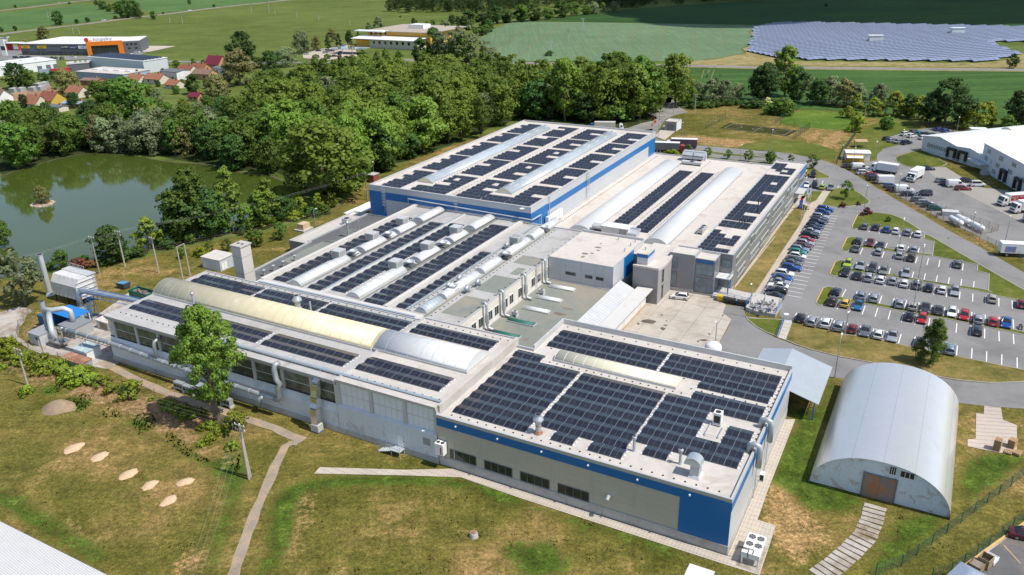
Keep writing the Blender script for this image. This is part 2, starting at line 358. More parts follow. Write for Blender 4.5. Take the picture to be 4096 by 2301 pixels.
def lawn_mat():
 """mown grass whose cover (lush, bare earth, straw) follows the ground's own cover attribute, broken up by noise"""
 mt,nt,N,L,b=_mat('lawn_cover');v=coord(nt,'World')
 fb=noise(nt,v,.085,6,.68,.4);fc=noise(nt,v,.32,6,.72);fd=noise(nt,v,1.3,5,.75);fe=noise(nt,v,4.5,3,.8);fa=noise(nt,v,.022,4,.6)
 base=ramp(nt,mix(nt,.5,fa,fb),[(.38,(.085,.090,.018)),(.5,(.132,.122,.031)),(.62,(.235,.165,.066))])
 straw=ramp(nt,fd,[(.3,(.20,.135,.06)),(.7,(.40,.265,.13))])
 lush=ramp(nt,fc,[(.3,(.030,.062,.008)),(.52,(.055,.098,.013)),(.72,(.10,.145,.025))])
 dirt=ramp(nt,fd,[(.28,(.17,.095,.055)),(.5,(.27,.165,.10)),(.72,(.38,.26,.165))])
 s=stretch(nt,v,(.06,.55,1),R(62));base=mix(nt,.4,base,mix(nt,1.,base,ramp(nt,noise(nt,s,1.,4,.7),[(.35,(.62,.66,.6)),(.65,(1.4,1.3,1.35))]),'MULTIPLY'))
 dr=mix(nt,.35,mix(nt,.5,noise(nt,v,.045,5,.6,.5),fb),fc);base=mix(nt,ramp(nt,dr,[(.52,(0,0,0)),(.63,(.66,.66,.66))]),base,straw)
 at=nt.nodes.new('ShaderNodeVertexColor');at.layer_name='cover';sp_=nt.nodes.new('ShaderNodeSeparateColor');L.new(at.outputs['Color'],sp_.inputs[0])
 rag=math_(nt,'MULTIPLY_ADD',math_(nt,'SUBTRACT',mix(nt,.5,fd,fc),.5),2.6,0.)
 c=base
 for i,lay,k in((2,straw,.85),(0,lush,.95),(1,dirt,.8)):
  q=math_(nt,'ADD',sp_.outputs[i],math_(nt,'MULTIPLY',rag,math_(nt,'GREATER_THAN',sp_.outputs[i],.01)))
  c=mix(nt,ramp(nt,q,[(.35 if i!=1 else.5,(0,0,0)),(.68 if i!=1 else.95,(k,)*3)]),c,lay)
 fg=noise(nt,v,2.3,4,.85)
 for ff,k in((fc,.5),(fd,.6),(fg,.7),(fe,.5)):c=mix(nt,k,c,mix(nt,1.,c,ramp(nt,ff,[(.34,(.42,.46,.40)),(.66,(1.6,1.52,1.5))]),'MULTIPLY'))
 L.new(c,b.inputs['Base Color']);b.inputs['Roughness'].default_value=.95;b.inputs['Specular IOR Level'].default_value=.1
 bump(nt,b,fe,.6,.15);return mt
masked_lawn('lawn',LAWN_NEAR,.02,1.3,lawn_mat(),(LUSH,EARTH,STRAW),(2.2,3.,3.2))
# fields far off
sheet('crop_field',[P((1,0,[(2130,372),(2250,285),(2420,213)]),(2,0,[(260,204),(1000,213),(1700,226),(2480,237),(2380,275),(2310,300),(2430,380),(2250,455),(2270,500),(2060,540),(1800,572),(0,577)]),(1,0,[(2380,582),(2300,480),(2160,425)]))],.08,g_crop)
sheet('far_field',[P((2,0,[(350,200),(800,130),(1100,93),(1600,56),(2200,16)]),(3,0,[(0,8),(1300,-8),(3000,-30),(3000,277),(2567,270),(80,236)]),(2,0,[(2480,234),(1700,223),(1000,210),(420,202)]))],.10,g_shaded)
sheet('field',[P((2,0,[(1000,634),(2567,638)]),(3,0,[(0,640),(3000,676),(3000,1300),(2300,1100),(0,1000)]),(2,0,[(2200,900),(1000,800)]))],.08,g_dark2)
sheet('far_meadow',[P((0,0,[(0,125),(800,40),(1150,120),(1000,190),(560,230),(0,300)])),P((0,0,[(0,-5),(780,-5),(480,36),(0,84)])),P((0,0,[(1250,-5),(2700,-40),(2567,8),(1700,105),(1400,130),(1300,60)]))],.08,grass('far_meadow_green',((.055,.115,.03),(.08,.15,.045),(.105,.18,.06)),(.006,.02,.3),streak=(R(-32),(.01,.2,1),.5)))
sheet('grass_verge',[dens(P((2,0,[(1790,575),(2060,545),(2290,500),(2270,455),(2440,380),(2330,300),(2400,265)]),(3,0,[(60,240),(170,350),(80,400),(30,500),(250,540),(460,575),(2120,592),(2480,560),(2470,505),(2600,500),(3000,520),(3000,640),(2567,636),(0,612)]),(2,0,[(1790,606)])),8,.8)],.12,g_verge)
def ribbon(name,L,hw,z,mt,jit=0.):
 c=[Vector((q[0],q[1],0))for q in P(*L)];a=[];b=[];d2=[]
 for i in range(len(c)-1):
  n=max(1,int((c[i+1]-c[i]).length/2))if jit else 1
  d2+=[c[i].lerp(c[i+1],k/n)for k in range(n)]
 c=d2+[c[-1]]
 for i,p in enumerate(c):
  d=(c[min(i+1,len(c)-1)]-c[max(i-1,0)]).normalized();nr=Vector((-d.y,d.x,0));a.append(tuple((p+nr*(hw+rnd.uniform(-jit,jit)))[:2]));b.append(tuple((p-nr*(hw+rnd.uniform(-jit,jit)))[:2]))
 sheet(name,[a+b[::-1]],z,mt)
for L,hw in(([(2,0,[(-1000,560),(0,590),(900,606),(1790,617)]),(3,0,[(0,630),(1280,644),(3000,660)])],3.4),([(0,0,[(-300,355),(0,322),(400,272),(800,226),(1250,166),(1600,128),(2000,76),(2567,16)]),(1,0,[(420,-5)])],4.0),([(0,0,[(-300,130),(0,102),(300,68),(500,42),(700,16),(900,-2)])],4.0)):
 ribbon('road',L,hw,.17,asphalt);ribbon('verge',L,hw+3,.135,g_verge)
tr=MB()
for L in([(1060,228),(830,520)],[(1300,242),(1245,330),(1160,525)],[(1555,240),(1500,545)],[(1815,258),(1845,508)],[(310,245),(0,440)],[(575,235),(180,525)],[(2085,265),(2120,350),(2110,430)],[(1950,660),(1930,740)],[(2005,655),(1970,745)]):
 for off in(0,1.9):
  c=[GT(2,0,*q)for q in L]
  for i in range(len(c)-1):
   d=(c[i+1]-c[i]).normalized();nx=Vector((d.y,-d.x,0))
   tr.add([tuple(c[i]+nx*(off*1.4))[:2]+(.14,),tuple(c[i+1]+nx*(off*1.4))[:2]+(.14,),tuple(c[i+1]+nx*(off*1.4+.55))[:2]+(.14,),tuple(c[i]+nx*(off*1.4+.55))[:2]+(.14,)],[(0,3,2,1)])
tag(tr.build('tractor_track',M('track_soil',(.16,.15,.065),.95,var=.3,kind='World',scale=.2)),kind='structure')
# pond
def water_mat():
 mt,nt,N,L,b=_mat('pond_water');v=coord(nt,'World')
 f=noise(nt,v,.03,3)
 L.new(ramp(nt,f,[(.35,(.052,.074,.012)),(.65,(.06,.082,.017))]),b.inputs['Base Color'])
 b.inputs['Roughness'].default_value=.07;b.inputs['IOR'].default_value=1.33;b.inputs['Specular IOR Level'].default_value=.95
 bump(nt,b,noise(nt,v,1.1,3),.05,.04);return mt
pond=smooth_poly(P((0,1,[(-250,400),(60,330),(190,280),(420,215),(560,175),(760,140),(920,132),(1250,150),(1480,195),(1650,220),(1950,230),(2150,290),(2330,330),(2567,340)]),(1,1,[(130,320),(330,400),(500,500),(500,540),(400,580),(200,700)]),(0,1,[(2400,840),(2100,870),(1750,950),(1350,1020),(950,1100),(650,1180),(300,1230),(0,1290),(-300,1340)])),2)
shore=[]
cx_=sum(p[0]for p in pond)/len(pond);cy_=sum(p[1]for p in pond)/len(pond)
for p in pond:
 d=Vector((p[0]-cx_,p[1]-cy_));d2=d.normalized()*.9;shore.append((p[0]+d2.x,p[1]+d2.y))
sheet('shore',[dens(shore,2,.45)],.10,M('wet_bank',(.10,.085,.05),.95,var=.3,kind='World'))
sheet('pond',[pond],.16,water_mat())
sheet('pond',[smooth_poly(P((1,0,[(930,1000),(1120,1060),(1540,1220),(1500,1330),(1240,1330),(1090,1290),(960,1140)])))],.16,bpy.data.materials['pond_water'])
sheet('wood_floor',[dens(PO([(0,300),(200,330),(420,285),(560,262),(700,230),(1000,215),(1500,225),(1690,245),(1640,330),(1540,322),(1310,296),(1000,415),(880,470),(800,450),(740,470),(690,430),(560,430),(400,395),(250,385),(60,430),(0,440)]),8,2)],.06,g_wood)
# roads and yards of the works
lot=P((3,1,[(640,605),(560,760),(470,890),(400,1000),(330,1110),(220,1270),(130,1390)]),(3,2,[(90,150),(310,205),(280,330),(330,385),(410,390),(740,460),(900,510),(1130,535),(1400,598),(1550,628),(1850,690),(2567,838),(2900,905)]),(3,1,[(2900,1450),(2567,1240),(2150,1000),(1850,840),(1600,690),(1350,545),(1200,455),(1000,330),(860,255),(700,195),(560,165),(400,130),(200,108),(0,97)]),(2,0,[(2567,1422),(2200,1388),(2000,1372),(1800,1355),(1580,1330),(1500,1310),(1450,1285),(1480,1215),(1530,1130),(1590,1080),(1612,1010),(1610,930),(1590,870),(1540,870),(1490,940),(1470,1010),(1440,1090),(1390,1160),(1100,1215)]),(2,1,[(1400,110),(1447,160),(1900,260),(2500,280)]),(3,1,[(240,280),(480,400),(500,475),(480,560),(560,600)]))
sheet('road',[lot],.06,asphalt)
sheet('road',[P((2,2,[(2110,235),(2080,310),(2160,370),(2120,470),(2045,590),(1980,700),(2100,800)]),(3,2,[(740,905),(870,922),(1400,1040),(1950,1150),(2200,1180),(2350,1190),(2567,1205),(2900,1215),(2900,950),(2567,962),(2250,970),(1950,945),(1780,915),(1120,775),(850,725),(600,665),(420,610),(250,540),(160,500),(60,440),(0,395)]),(2,2,[(2290,350),(2280,250)]))],.06,asphalt)
sheet('concrete_yard',[P((2,2,[(1560,60),(1975,150),(2110,235),(2080,310),(2160,370),(2045,590),(1960,740),(1000,500),(1140,490),(1340,240)]))],.05,concrete)
sheet('road',[P((3,0,[(1240,1315),(1300,1285),(1480,1225),(1720,1192),(1930,1240),(2060,1225),(2060,1300),(1640,1330),(1620,1390),(1480,1425)]),(3,1,[(1365,150),(1368,200),(1440,240),(1560,272),(1830,255),(2130,440),(2400,470),(2900,600),(2900,1300),(2600,1130),(2440,1050),(2200,940),(2100,880),(1800,745),(1500,585),(1200,405),(1000,290),(905,225),(1190,195),(1195,140),(1260,80)]),(3,0,[(1420,1350),(1300,1330)]))],.065,asphalt)
sheet('concrete_apron',[P((3,1,[(1640,262),(1835,256),(2135,442),(2400,475),(2900,610),(2900,940),(2400,700),(2000,500),(1780,390)]))],.09,M('yard_apron',(.30,.275,.245),.9,var=.1,scale=.3))
sheet('road',[P((2,0,[(1030,1225),(1200,1195),(1330,1150),(1430,1130),(1480,1100),(1500,1170),(1420,1205),(1300,1225),(1200,1240)])),P((2,0,[(1360,1050),(1440,1010),(1490,960),(1600,960),(1760,1050),(1640,1075),(1560,1110),(1480,1110)]))],.09,asphalt2)
sheet('paving',[P((2,0,[(1445,1275),(1530,1175),(1690,1165),(1640,1225),(1540,1310)]))],.09,slabs)
sheet('road',[P((3,3,[(1890,1447),(2120,1250),(2563,990),(2900,800),(2900,1700),(1700,1700)]))],.06,asphalt_dark)
sheet('gravel_strip',[P((3,3,[(1900,1450),(2210,1200),(2563,955),(2900,740),(2900,790),(2563,1000),(2200,1260),(1960,1447)]))],.10,concrete_old)
sheet('concrete_yard',[dens(P((0,2,[(-200,330),(0,300),(190,250),(300,290),(180,440),(170,540),(320,620),(560,560),(960,300),(1270,60),(1420,200),(1110,480),(1130,760),(1000,830),(720,800),(560,720),(380,690),(130,580),(0,540),(-200,560)])),2.5,.35)],.07,concrete_old)
cp_m=M('cracked_path',(.30,.245,.185),.95,var=.2,scale=.6,stain=((.42,.28,.17),.42,.35),kind='World')
ribbon('path',[(0,2,[(950,770),(1100,845),(1300,945),(1560,1058),(1850,1160),(2080,1228),(2567,1385)]),(1,3,[(380,152),(500,195)])],.85,.08,cp_m,.1)
ribbon('path',[(1,3,[(450,225),(390,215),(330,250),(270,360),(200,520),(105,740),(20,960),(-60,1180),(-160,1480)])],.75,.085,cp_m,.16)
sheet('path',[U([(75.6,-77.7),(77.3,-78.0),(82.8,-65.6),(86.35,-59.2),(86.35,-17.2),(86.4,-16.85),(91,-16.85),(108,-16.85),(123,-17),(123.8,-15.4),(101.3,-15.2),(95.4,-15.0),(95.3,-12.5),(84.8,-12.3),(84.7,-17),(84.7,-47),(85.0,-57),(81.6,-64.8)])],.09,slabs)
tr=MB()
cl=[GT(3,3,*q)for q in((1175,820),(1140,960),(1080,1090),(960,1220),(800,1360),(640,1470))]
tot=0;seg=[]
for i in range(len(cl)-1):seg.append((cl[i+1]-cl[i]).length)
k=0
d_=0
while d_<sum(seg):
 a=d_;i=0
 while a>seg[i]:a-=seg[i];i+=1
 p=cl[i].lerp(cl[i+1],a/seg[i]);dr=(cl[i+1]-cl[i]).normalized();ang=math.atan2(dr.y,dr.x)
 wob=rnd.uniform(-.03,.03)
 tr.rbox(p.x+rnd.uniform(-.06,.06),p.y,.82,2.9,.0,.11+rnd.uniform(0,.02),ang+wob);d_+=1.06
tag(tr.build('slab_track',concrete_old),kind='structure')
sheet('slab_pad',[P((3,2,[(2195,1180),(2350,1195),(2370,1310),(2500,1360),(2500,1447)]),(3,3,[(2500,290),(2440,330),(2110,265),(2040,250),(2040,185),(2115,180),(2118,-10)]),(3,2,[(2120,1245),(2190,1255)]))],.09,M('pad_slabs',(.46,.39,.33),.95,var=.12,scale=.5,ln=((1,1.15,.10,.5),),rot=R(10)))
# islands in the car park: raised grass inside a kerb
def island(name,pts,z=.12,yellow=None,mt=None,sm=0):
 if sm:pts=smooth_poly(pts,sm)
 cx=sum(p[0]for p in pts)/len(pts);cy=sum(p[1]for p in pts)/len(pts)
 sheet(name,[pts],z+.02,mt or g_lawn2)
 mb=MB();n=len(pts)
 for i in range(n):
  a,b=Vector(pts[i]),Vector(pts[(i+1)%n]);L=(b-a).length
  if L<.05:continue
  mb.rbox((a.x+b.x)/2,(a.y+b.y)/2,L+.1,.16,0,z+.05+.003*(i%2),math.atan2(b.y-a.y,b.x-a.x))
 tag(mb.build('kerb',kerb_m),kind='structure')
 if yellow:
  mb=MB();q=[Vector(p)for p in yellow]
  for i in range(len(q)-1):
   a,b=q[i],q[i+1];mb.rbox((a.x+b.x)/2,(a.y+b.y)/2,(b-a).length,.2,0,z+.075,math.atan2(b.y-a.y,b.x-a.x))
  tag(mb.build('kerb',yellow_m),kind='structure')
I_=lambda*s:P(*s)
island('grass_island',P((3,1,[(965,830),(962,810),(1010,705),(1060,685),(1180,680),(1330,700),(1430,740),(1530,800),(1620,860),(1640,878),(1520,862),(1340,838),(1140,810),(1050,805),(1020,830),(990,840)])),yellow=P((3,1,[(962,812),(1012,706)])))
island('grass_island',P((3,1,[(1640,880),(1700,905),(1900,1020),(2150,1165),(2400,1310),(2567,1405),(2900,1600),(2900,1620),(2567,1510),(2310,1457),(2235,1412),(2240,1252),(2130,1228),(2135,1168),(1712,1086),(1728,952),(1632,925)])))
island('grass_island',P((3,1,[(868,1030),(868,1010),(915,920),(950,908),(1010,915),(985,975),(1060,986),(1340,1022),(1500,1050),(1712,1076),(1708,1088),(1480,1068),(1330,1045),(1130,1018),(960,1002),(925,1042),(890,1045)])),yellow=P((3,1,[(868,1012),(915,920)])))
island('grass_island',P((3,1,[(756,1255),(765,1230),(805,1140),(850,1126),(895,1132),(870,1200),(960,1205),(1200,1240),(1500,1290),(1900,1355),(2130,1387),(2235,1408),(2300,1452),(2230,1432),(2100,1405),(1880,1372),(1500,1308),(1200,1262),(950,1230),(855,1240),(835,1272),(790,1275)])),yellow=P((3,1,[(757,1250),(805,1142)])))
island('grass_island',P((3,2,[(630,225),(632,200),(690,82),(730,66),(790,72),(765,150),(850,165),(990,190),(1300,240),(1600,300),(1900,350),(2200,410),(2567,490),(2900,555),(2900,580),(2567,518),(2200,438),(1900,378),(1600,328),(1300,268),(1050,222),(850,190),(740,208),(705,240),(660,242)])),yellow=P((3,2,[(632,202),(690,83)])))
island('grass_island',P((3,1,[(520,275),(545,262),(600,258),(660,300),(755,345),(750,358),(640,362),(555,340),(530,345)])))
island('grass_island',P((3,1,[(760,478),(800,455),(900,455),(980,470),(1060,520),(1125,575),(1110,600),(860,632),(680,608)])))
island('grass_island',P((3,1,[(1365,170),(1400,150),(1500,120),(1610,85),(1850,225),(1800,250),(1600,275),(1450,245),(1380,205)])))
island('grass_strip',P((2,1,[(1800,90),(1900,104),(2100,126),(2350,150),(2567,168)]),(3,1,[(60,120),(200,140),(335,183),(330,190),(200,152),(60,132)]),(2,1,[(2567,178),(2300,162),(2050,140),(1850,110)])))
island('grass_strip',P((2,1,[(1560,112),(1700,128),(1900,155),(2200,190),(2515,215)]),(3,1,[(60,190),(230,200),(240,230),(0,240)]),(2,1,[(2400,240),(1900,220),(1500,150)])))
sheet('paving',[P((3,1,[(688,478),(757,476),(682,608),(645,612),(560,760),(470,890),(330,1110),(130,1390),(60,1500)]),(2,2,[(2150,40)]),(2,1,[(2150,1420),(2567,850)]),(3,1,[(0,1150),(280,790),(420,600),(500,470),(520,480),(480,560),(565,605),(640,560)]))],.08,paving)
island('grass_strip',P((3,1,[(432,625),(545,645),(480,790),(300,1060),(60,1430)]),(2,2,[(2370,130),(2160,103)]),(2,1,[(2168,1412),(2567,905)]),(3,1,[(0,1205),(290,805)])),z=.09,mt=g_lawn)
island('grass_strip',P((3,1,[(524,480),(688,482),(630,568),(575,592),(485,560)])),z=.09)
sheet('gravel_bed',[dens(smooth_poly(P((3,1,[(570,600),(640,565),(600,640),(540,660),(530,640)]))),.8,.15),dens(smooth_poly(P((3,1,[(430,600),(550,610),(560,640),(440,625)]))),.8,.15)],.15,M('gravel',(.5,.4,.3),.95,var=.3,scale=3))
island('grass_patch',P((2,2,[(2295,350),(2400,362)]),(3,2,[(0,362),(250,372),(318,380),(265,532),(160,492),(60,435),(0,385)])))
island('grass_bank',P((3,2,[(402,395),(740,465),(900,515),(1130,540),(1400,605),(1550,635),(1850,698),(2567,845),(2900,915),(2900,945),(2567,956),(2250,965),(1950,938),(1780,910),(1120,770),(850,720),(600,660),(430,603),(340,563)])),mt=g_lawn)
# parking marks (each bay line is paint on the ground)
marks=MB()
def mk(c,r,a,b,wd=.17):
 p,q=GT(c,r,*a),GT(c,r,*b);d=q-p
 marks.rbox((p.x+q.x)/2,(p.y+q.y)/2,d.length,wd,.064,.072,math.atan2(d.y,d.x))
for x,y in((1142,812),(1240,825),(1340,840),(1430,855),(1527,865)):mk(3,1,(x,y),(x-25,y+52))
for a,b in(((1092,935),(1072,988)),((1190,950),(1172,1000)),((1292,965),(1268,1018)),((1390,982),(1372,1035)),((1490,995),(1475,1048)),((1590,1010),(1575,1065)),((1062,1013),(1036,1072)),((1165,1030),(1138,1088)),((1262,1044),(1240,1103)),((1365,1062),(1345,1120)),((1468,1076),(1450,1136)),((1572,1093),(1553,1153)),((1676,1108),(1660,1170)),((1782,1124),(1770,1188)),((1890,1142),(1880,1205)),((2000,1158),(1992,1222)),((1005,1148),(985,1205)),((1112,1165),(1092,1225)),((1218,1182),(1198,1243)),((1322,1200),(1303,1260)),((1428,1217),(1410,1278)),((1536,1234),(1520,1296)),((1646,1250),(1632,1313)),((1758,1268),(1745,1332)),((1870,1286),(1858,1352)),((1984,1303),(1976,1370)),((2100,1322),(2095,1388)),((965,1244),(935,1310)),((1072,1262),(1044,1328)),((1180,1280),(1155,1347)),((1290,1300),(1266,1367)),((1400,1318),(1378,1386)),((1512,1338),(1492,1406)),((1625,1357),(1606,1426))):
 mk(3,1,a,b)
for a,b in(((1738,70),(1725,140)),((1852,92),(1842,162)),((1970,112),(1963,183)),((2090,132),(2086,205)),((2210,152),(2208,225)),((2332,172),(2332,250)),((2455,195),(2458,272)),((905,88),(868,160)),((1010,108),(984,178)),((1125,128),(1100,202)),((1240,150),(1214,225)),((1356,172),(1332,248)),((1472,192),(1450,268)),((1590,214),(1570,292)),((1708,236),(1692,314)),((1830,258),(1815,335)),((1955,280),(1943,360)),((2080,302),(2073,384)),((2205,325),(2202,408)),((2334,348),(2335,432)),((2465,372),(2470,458)),((858,200),(822,275)),((970,222),(938,300)),((1085,243),(1055,325)),((1202,266),(1176,348)),((1320,290),(1298,372)),((1442,312),(1422,396)),((1565,335),(1546,420)),((1688,358),(1673,445)),((1812,384),(1803,470)),((1940,408),(1932,496)),((2070,432),(2064,522)),((2200,458),(2198,550)),((2332,482),(2335,575)),((2466,508),(2472,602)),((445,310),(405,385)),((560,335),(522,412)),((682,358),(645,438)),((800,382),(765,462)),((920,408),(888,488)),((1042,432),(1015,512)),((1165,458),(1140,540)),((1290,482),(1266,565)),((1420,508),(1394,595)),((1552,532),(1528,622)),((1810,590),(1800,680)),((1945,616),(1937,706)),((2082,642),(2076,735)),((2218,670),(2216,765)),((2360,698),(2358,793)),((2502,727),(2503,823))):
 mk(3,2,a,b)
for i in range(26):
 p=GT(3,1,705,700).lerp(GT(3,1,330,1447),i/25)
 a=UV(p);q=W(a[0],a[1]-.2);e=W(a[0],a[1]+3.6)
 marks.rbox((q.x+e.x)/2,(q.y+e.y)/2,3.8,.15,.064,.073,math.atan2(BX[1],BX[0]))
for i in range(5):mk(3,1,(548+i*72,330+i*26),(535+i*72,360+i*26))
tag(marks.build('parking_marking',white_line),kind='structure')
wc=MB()
p=GT(3,2,350,322)
wc.lathe([(0,.064),(.55,.064),(.55,.074),(0,.074)],p.x,p.y,14);tag(wc.build('wheelchair_marking',white_line),kind='structure')
PQ=[G((2500+x/1.8175,380+y/1.8175))for x,y in((685,243),(760,205),(1255,260),(1180,300))]
sheet('sports_pitch',[[tuple(q[:2])for q in PQ]],.07,grass('pitch_turf',((.03,.034,.009),(.045,.047,.013),(.065,.062,.02)),(.05,.2,1.)))
pl=MB()
def bil(s,t):return(PQ[0].lerp(PQ[3],s)).lerp(PQ[1].lerp(PQ[2],s),t)
def pline(pts):
 for i in range(len(pts)-1):
  a,b=pts[i],pts[i+1];pl.rbox((a.x+b.x)/2,(a.y+b.y)/2,(b-a).length+.1,.16,.07,.08,math.atan2(b.y-a.y,b.x-a.x))
pline([bil(.06,.06),bil(.06,.94),bil(.94,.94),bil(.94,.06),bil(.06,.06)]);pline([bil(.5,.06),bil(.5,.94)])
for s0,a0,a1,rs in((.06,-90,90,.2),(.94,90,270,.2),(.5,0,360,.08)):
 pline([bil(s0+rs*math.cos(R(a0+(a1-a0)*k/20)),.5+rs*1.75*math.sin(R(a0+(a1-a0)*k/20)))for k in range(21)])
tag(pl.build('pitch_line',M('pitch_paint',(.30,.29,.22))),kind='structure')
# THE WORKS: building helpers
def _ray(q):return(q[0]-2048)/FPX*CR-(q[1]-1150.5)/FPX*CU+FWD
A3=Vector((AX[0],AX[1],0));B3=Vector((BX[0],BX[1],0));CAMP=Vector((0,0,CAMH))
def FU(c,r,x,y,u):
 d=_ray(T(c,r,x,y));t=u/d.dot(A3);p=CAMP+t*d;return p.dot(B3),p.z
def FV(c,r,x,y,v):
 d=_ray(T(c,r,x,y));t=v/d.dot(B3);p=CAMP+t*d;return p.dot(A3),p.z
def RU(c,r,x,y,z):return UV(GT(c,r,x,y,z))
roof_beige=M('roof_membrane',(.515,.475,.43),.9,var=.11,scale=.25,ln=((1,2.1,.03,.86),(0,10.2,.05,.9)),stain=((.38,.335,.285),.40,.16))
roof_pale=M('pale_roof_membrane',(.56,.51,.455),.9,var=.10,scale=.2,ln=((1,2.1,.03,.86),(0,12.,.05,.88)),stain=((.42,.36,.30),.39,.14))
roof_grey=M('grey_roof_felt',(.42,.405,.385),.92,var=.13,scale=.3,ln=((1,1.1,.03,.85),),stain=((.30,.285,.265),.42,.2))
roof_dark=M('dark_roof_felt',(.115,.115,.118),.9,var=.2,scale=.4,stain=((.17,.18,.165),.4,.2))
roof_green=M('green_roof_felt',(.205,.22,.19),.92,var=.14,scale=.3,ln=((0,1.0,.04,.85),),stain=((.28,.245,.19),.43,.09))
cap_m=M('parapet_sheet',(.50,.50,.50),.5,.2,var=.08)
clad_beige=M('beige_cladding',(.47,.43,.345),.55,var=.05,scale=.3,ln=((2,1.1,.03,.72),))
clad_silver=M('silver_cladding',(.50,.51,.525),.45,.1,var=.05,scale=.3,ln=((2,1.15,.025,.8),(0,6.2,.05,.75)))
clad_silver2=M('silver_panel',(.52,.53,.545),.45,.1,var=.05,scale=.3,ln=((2,1.3,.03,.78),(1,5.1,.06,.75)))
clad_blue=M('blue_cladding',(.003,.130,.37),.4,0,var=.05,scale=.3,ln=((2,1.15,.02,.85),(0,6.2,.05,.8)))
clad_white=M('white_corrugated_sheet',(.70,.73,.765),.5,.0,var=.06,scale=.4,corr=(1,.36,.6),ln=((1,.36,.07,.84),),stain=((.42,.43,.43),.36,.3))
white_sheet=M('white_sheet',(.72,.73,.73),.5,var=.05,scale=.5,stain=((.60,.57,.52),.38,.25))
clad_wing=M('grey_metal_cladding',(.245,.25,.255),.45,.25,var=.06,scale=.3,ln=((2,.6,.03,.7),))
render_grey=M('grey_render',(.30,.285,.28),.9,var=.06,scale=.5)
render_white=M('cream_render',(.66,.61,.53),.9,var=.06,scale=.4,stain=((.50,.44,.36),.37,.3))
plinth_m=M('plinth_concrete',(.46,.44,.41),.9,var=.12,scale=.5,ln=((1,5.4,.05,.6),),stain=((.33,.30,.26),.4,.4))
steel=M('galvanised_steel',(.56,.585,.60),.42,.3,var=.14,scale=1.4)
alu_duct=M('bright_duct_sheet',(.62,.62,.60),.22,.9,var=.12,scale=1.5)
duct_grey=M('grey_duct',(.42,.45,.47),.5,.4,var=.1,scale=1.2)
blue_steel=M('blue_steel',(.03,.16,.45),.5)
dark_m=M('dark_metal',(.03,.03,.032),.6,.2)
white_m=M('white_enamel',(.78,.78,.76),.4,var=.04)
grey_m=M('light_grey_metal',(.55,.55,.54),.5,.2)
green_m=M('green_shutter',(.02,.13,.10),.6)
rust_m=M('rusty_sheet',(.30,.13,.07),.9,var=.35,scale=1.5,stain=((.42,.30,.24),.42,.8))
vault_yellow=M('yellowed_skylight',(.66,.575,.375),.45,var=.05,scale=.3,stain=((.78,.70,.50),.4,.25))
vault_white=M('white_skylight',(.61,.615,.605),.45,var=.07,scale=.4,stain=((.58,.58,.57),.33,.35))
vault_cream=M('cream_skylight',(.72,.66,.48),.45,var=.05,scale=.4)
vault_clear=M('clear_skylight',(.43,.475,.50),.25,.15,var=.12,scale=.5,ln=((0,.98,.14,1.35),))
rib_m=M('skylight_rib',(.52,.53,.53),.5,.2)
win_dark=glass('dark_window_glass',(.028,.032,.03))
win_ind=M('industrial_glazing',(.085,.085,.07),.22,0,var=.5,scale=.8,ln=((1,.62,.06,.35),),stain=((.17,.19,.155),.46,.6),spec=.8)
win_blue=glass('blue_tinted_glass',(.19,.235,.25),.05,.35,.35)
frame_m=M('window_frame',(.16,.18,.20),.5,.2)
frame_w=M('white_window_frame',(.75,.75,.73),.5)
cell_m=None
def _cell():
 mt,nt,N,L,b=_mat('solar_cells');v=coord(nt)
 oi=nt.nodes.new('ShaderNodeObjectInfo').outputs['Random']
 f=noise(nt,v,.55,2)
 c=mix(nt,oi,ramp(nt,f,[(.3,(.009,.0095,.014)),(.7,(.018,.0185,.026))]),ramp(nt,f,[(.3,(.014,.0145,.02)),(.7,(.026,.0265,.034))]))
 g=math_(nt,'MAXIMUM',lines(nt,v,0,.21,.018),lines(nt,v,1,.21,.018))
 c=mix(nt,math_(nt,'MULTIPLY',g,.35),c,(.05,.055,.085))
 L.new(c,b.inputs['Base Color']);L.new(math_(nt,'MULTIPLY_ADD',noise(nt,v,.9,3),.25,.05),b.inputs['Roughness']);b.inputs['Specular IOR Level'].default_value=.7
 return mt
cell_m=_cell()
alu_m=M('panel_frame',(.25,.26,.28),.45,.3,var=.05)
def inset(poly,d):
 n=len(poly);out=[]
 for i in range(n):
  p0,p1,p2=Vector(poly[i-1]),Vector(poly[i]),Vector(poly[(i+1)%n])
  a=(p1-p0).normalized();b=(p2-p1).normalized()
  na=Vector((-a.y,a.x));nb=Vector((-b.y,b.x))
  k=1+na.dot(nb);out.append(tuple(p1+(na+nb)*(d/max(k,.2))))
 return out
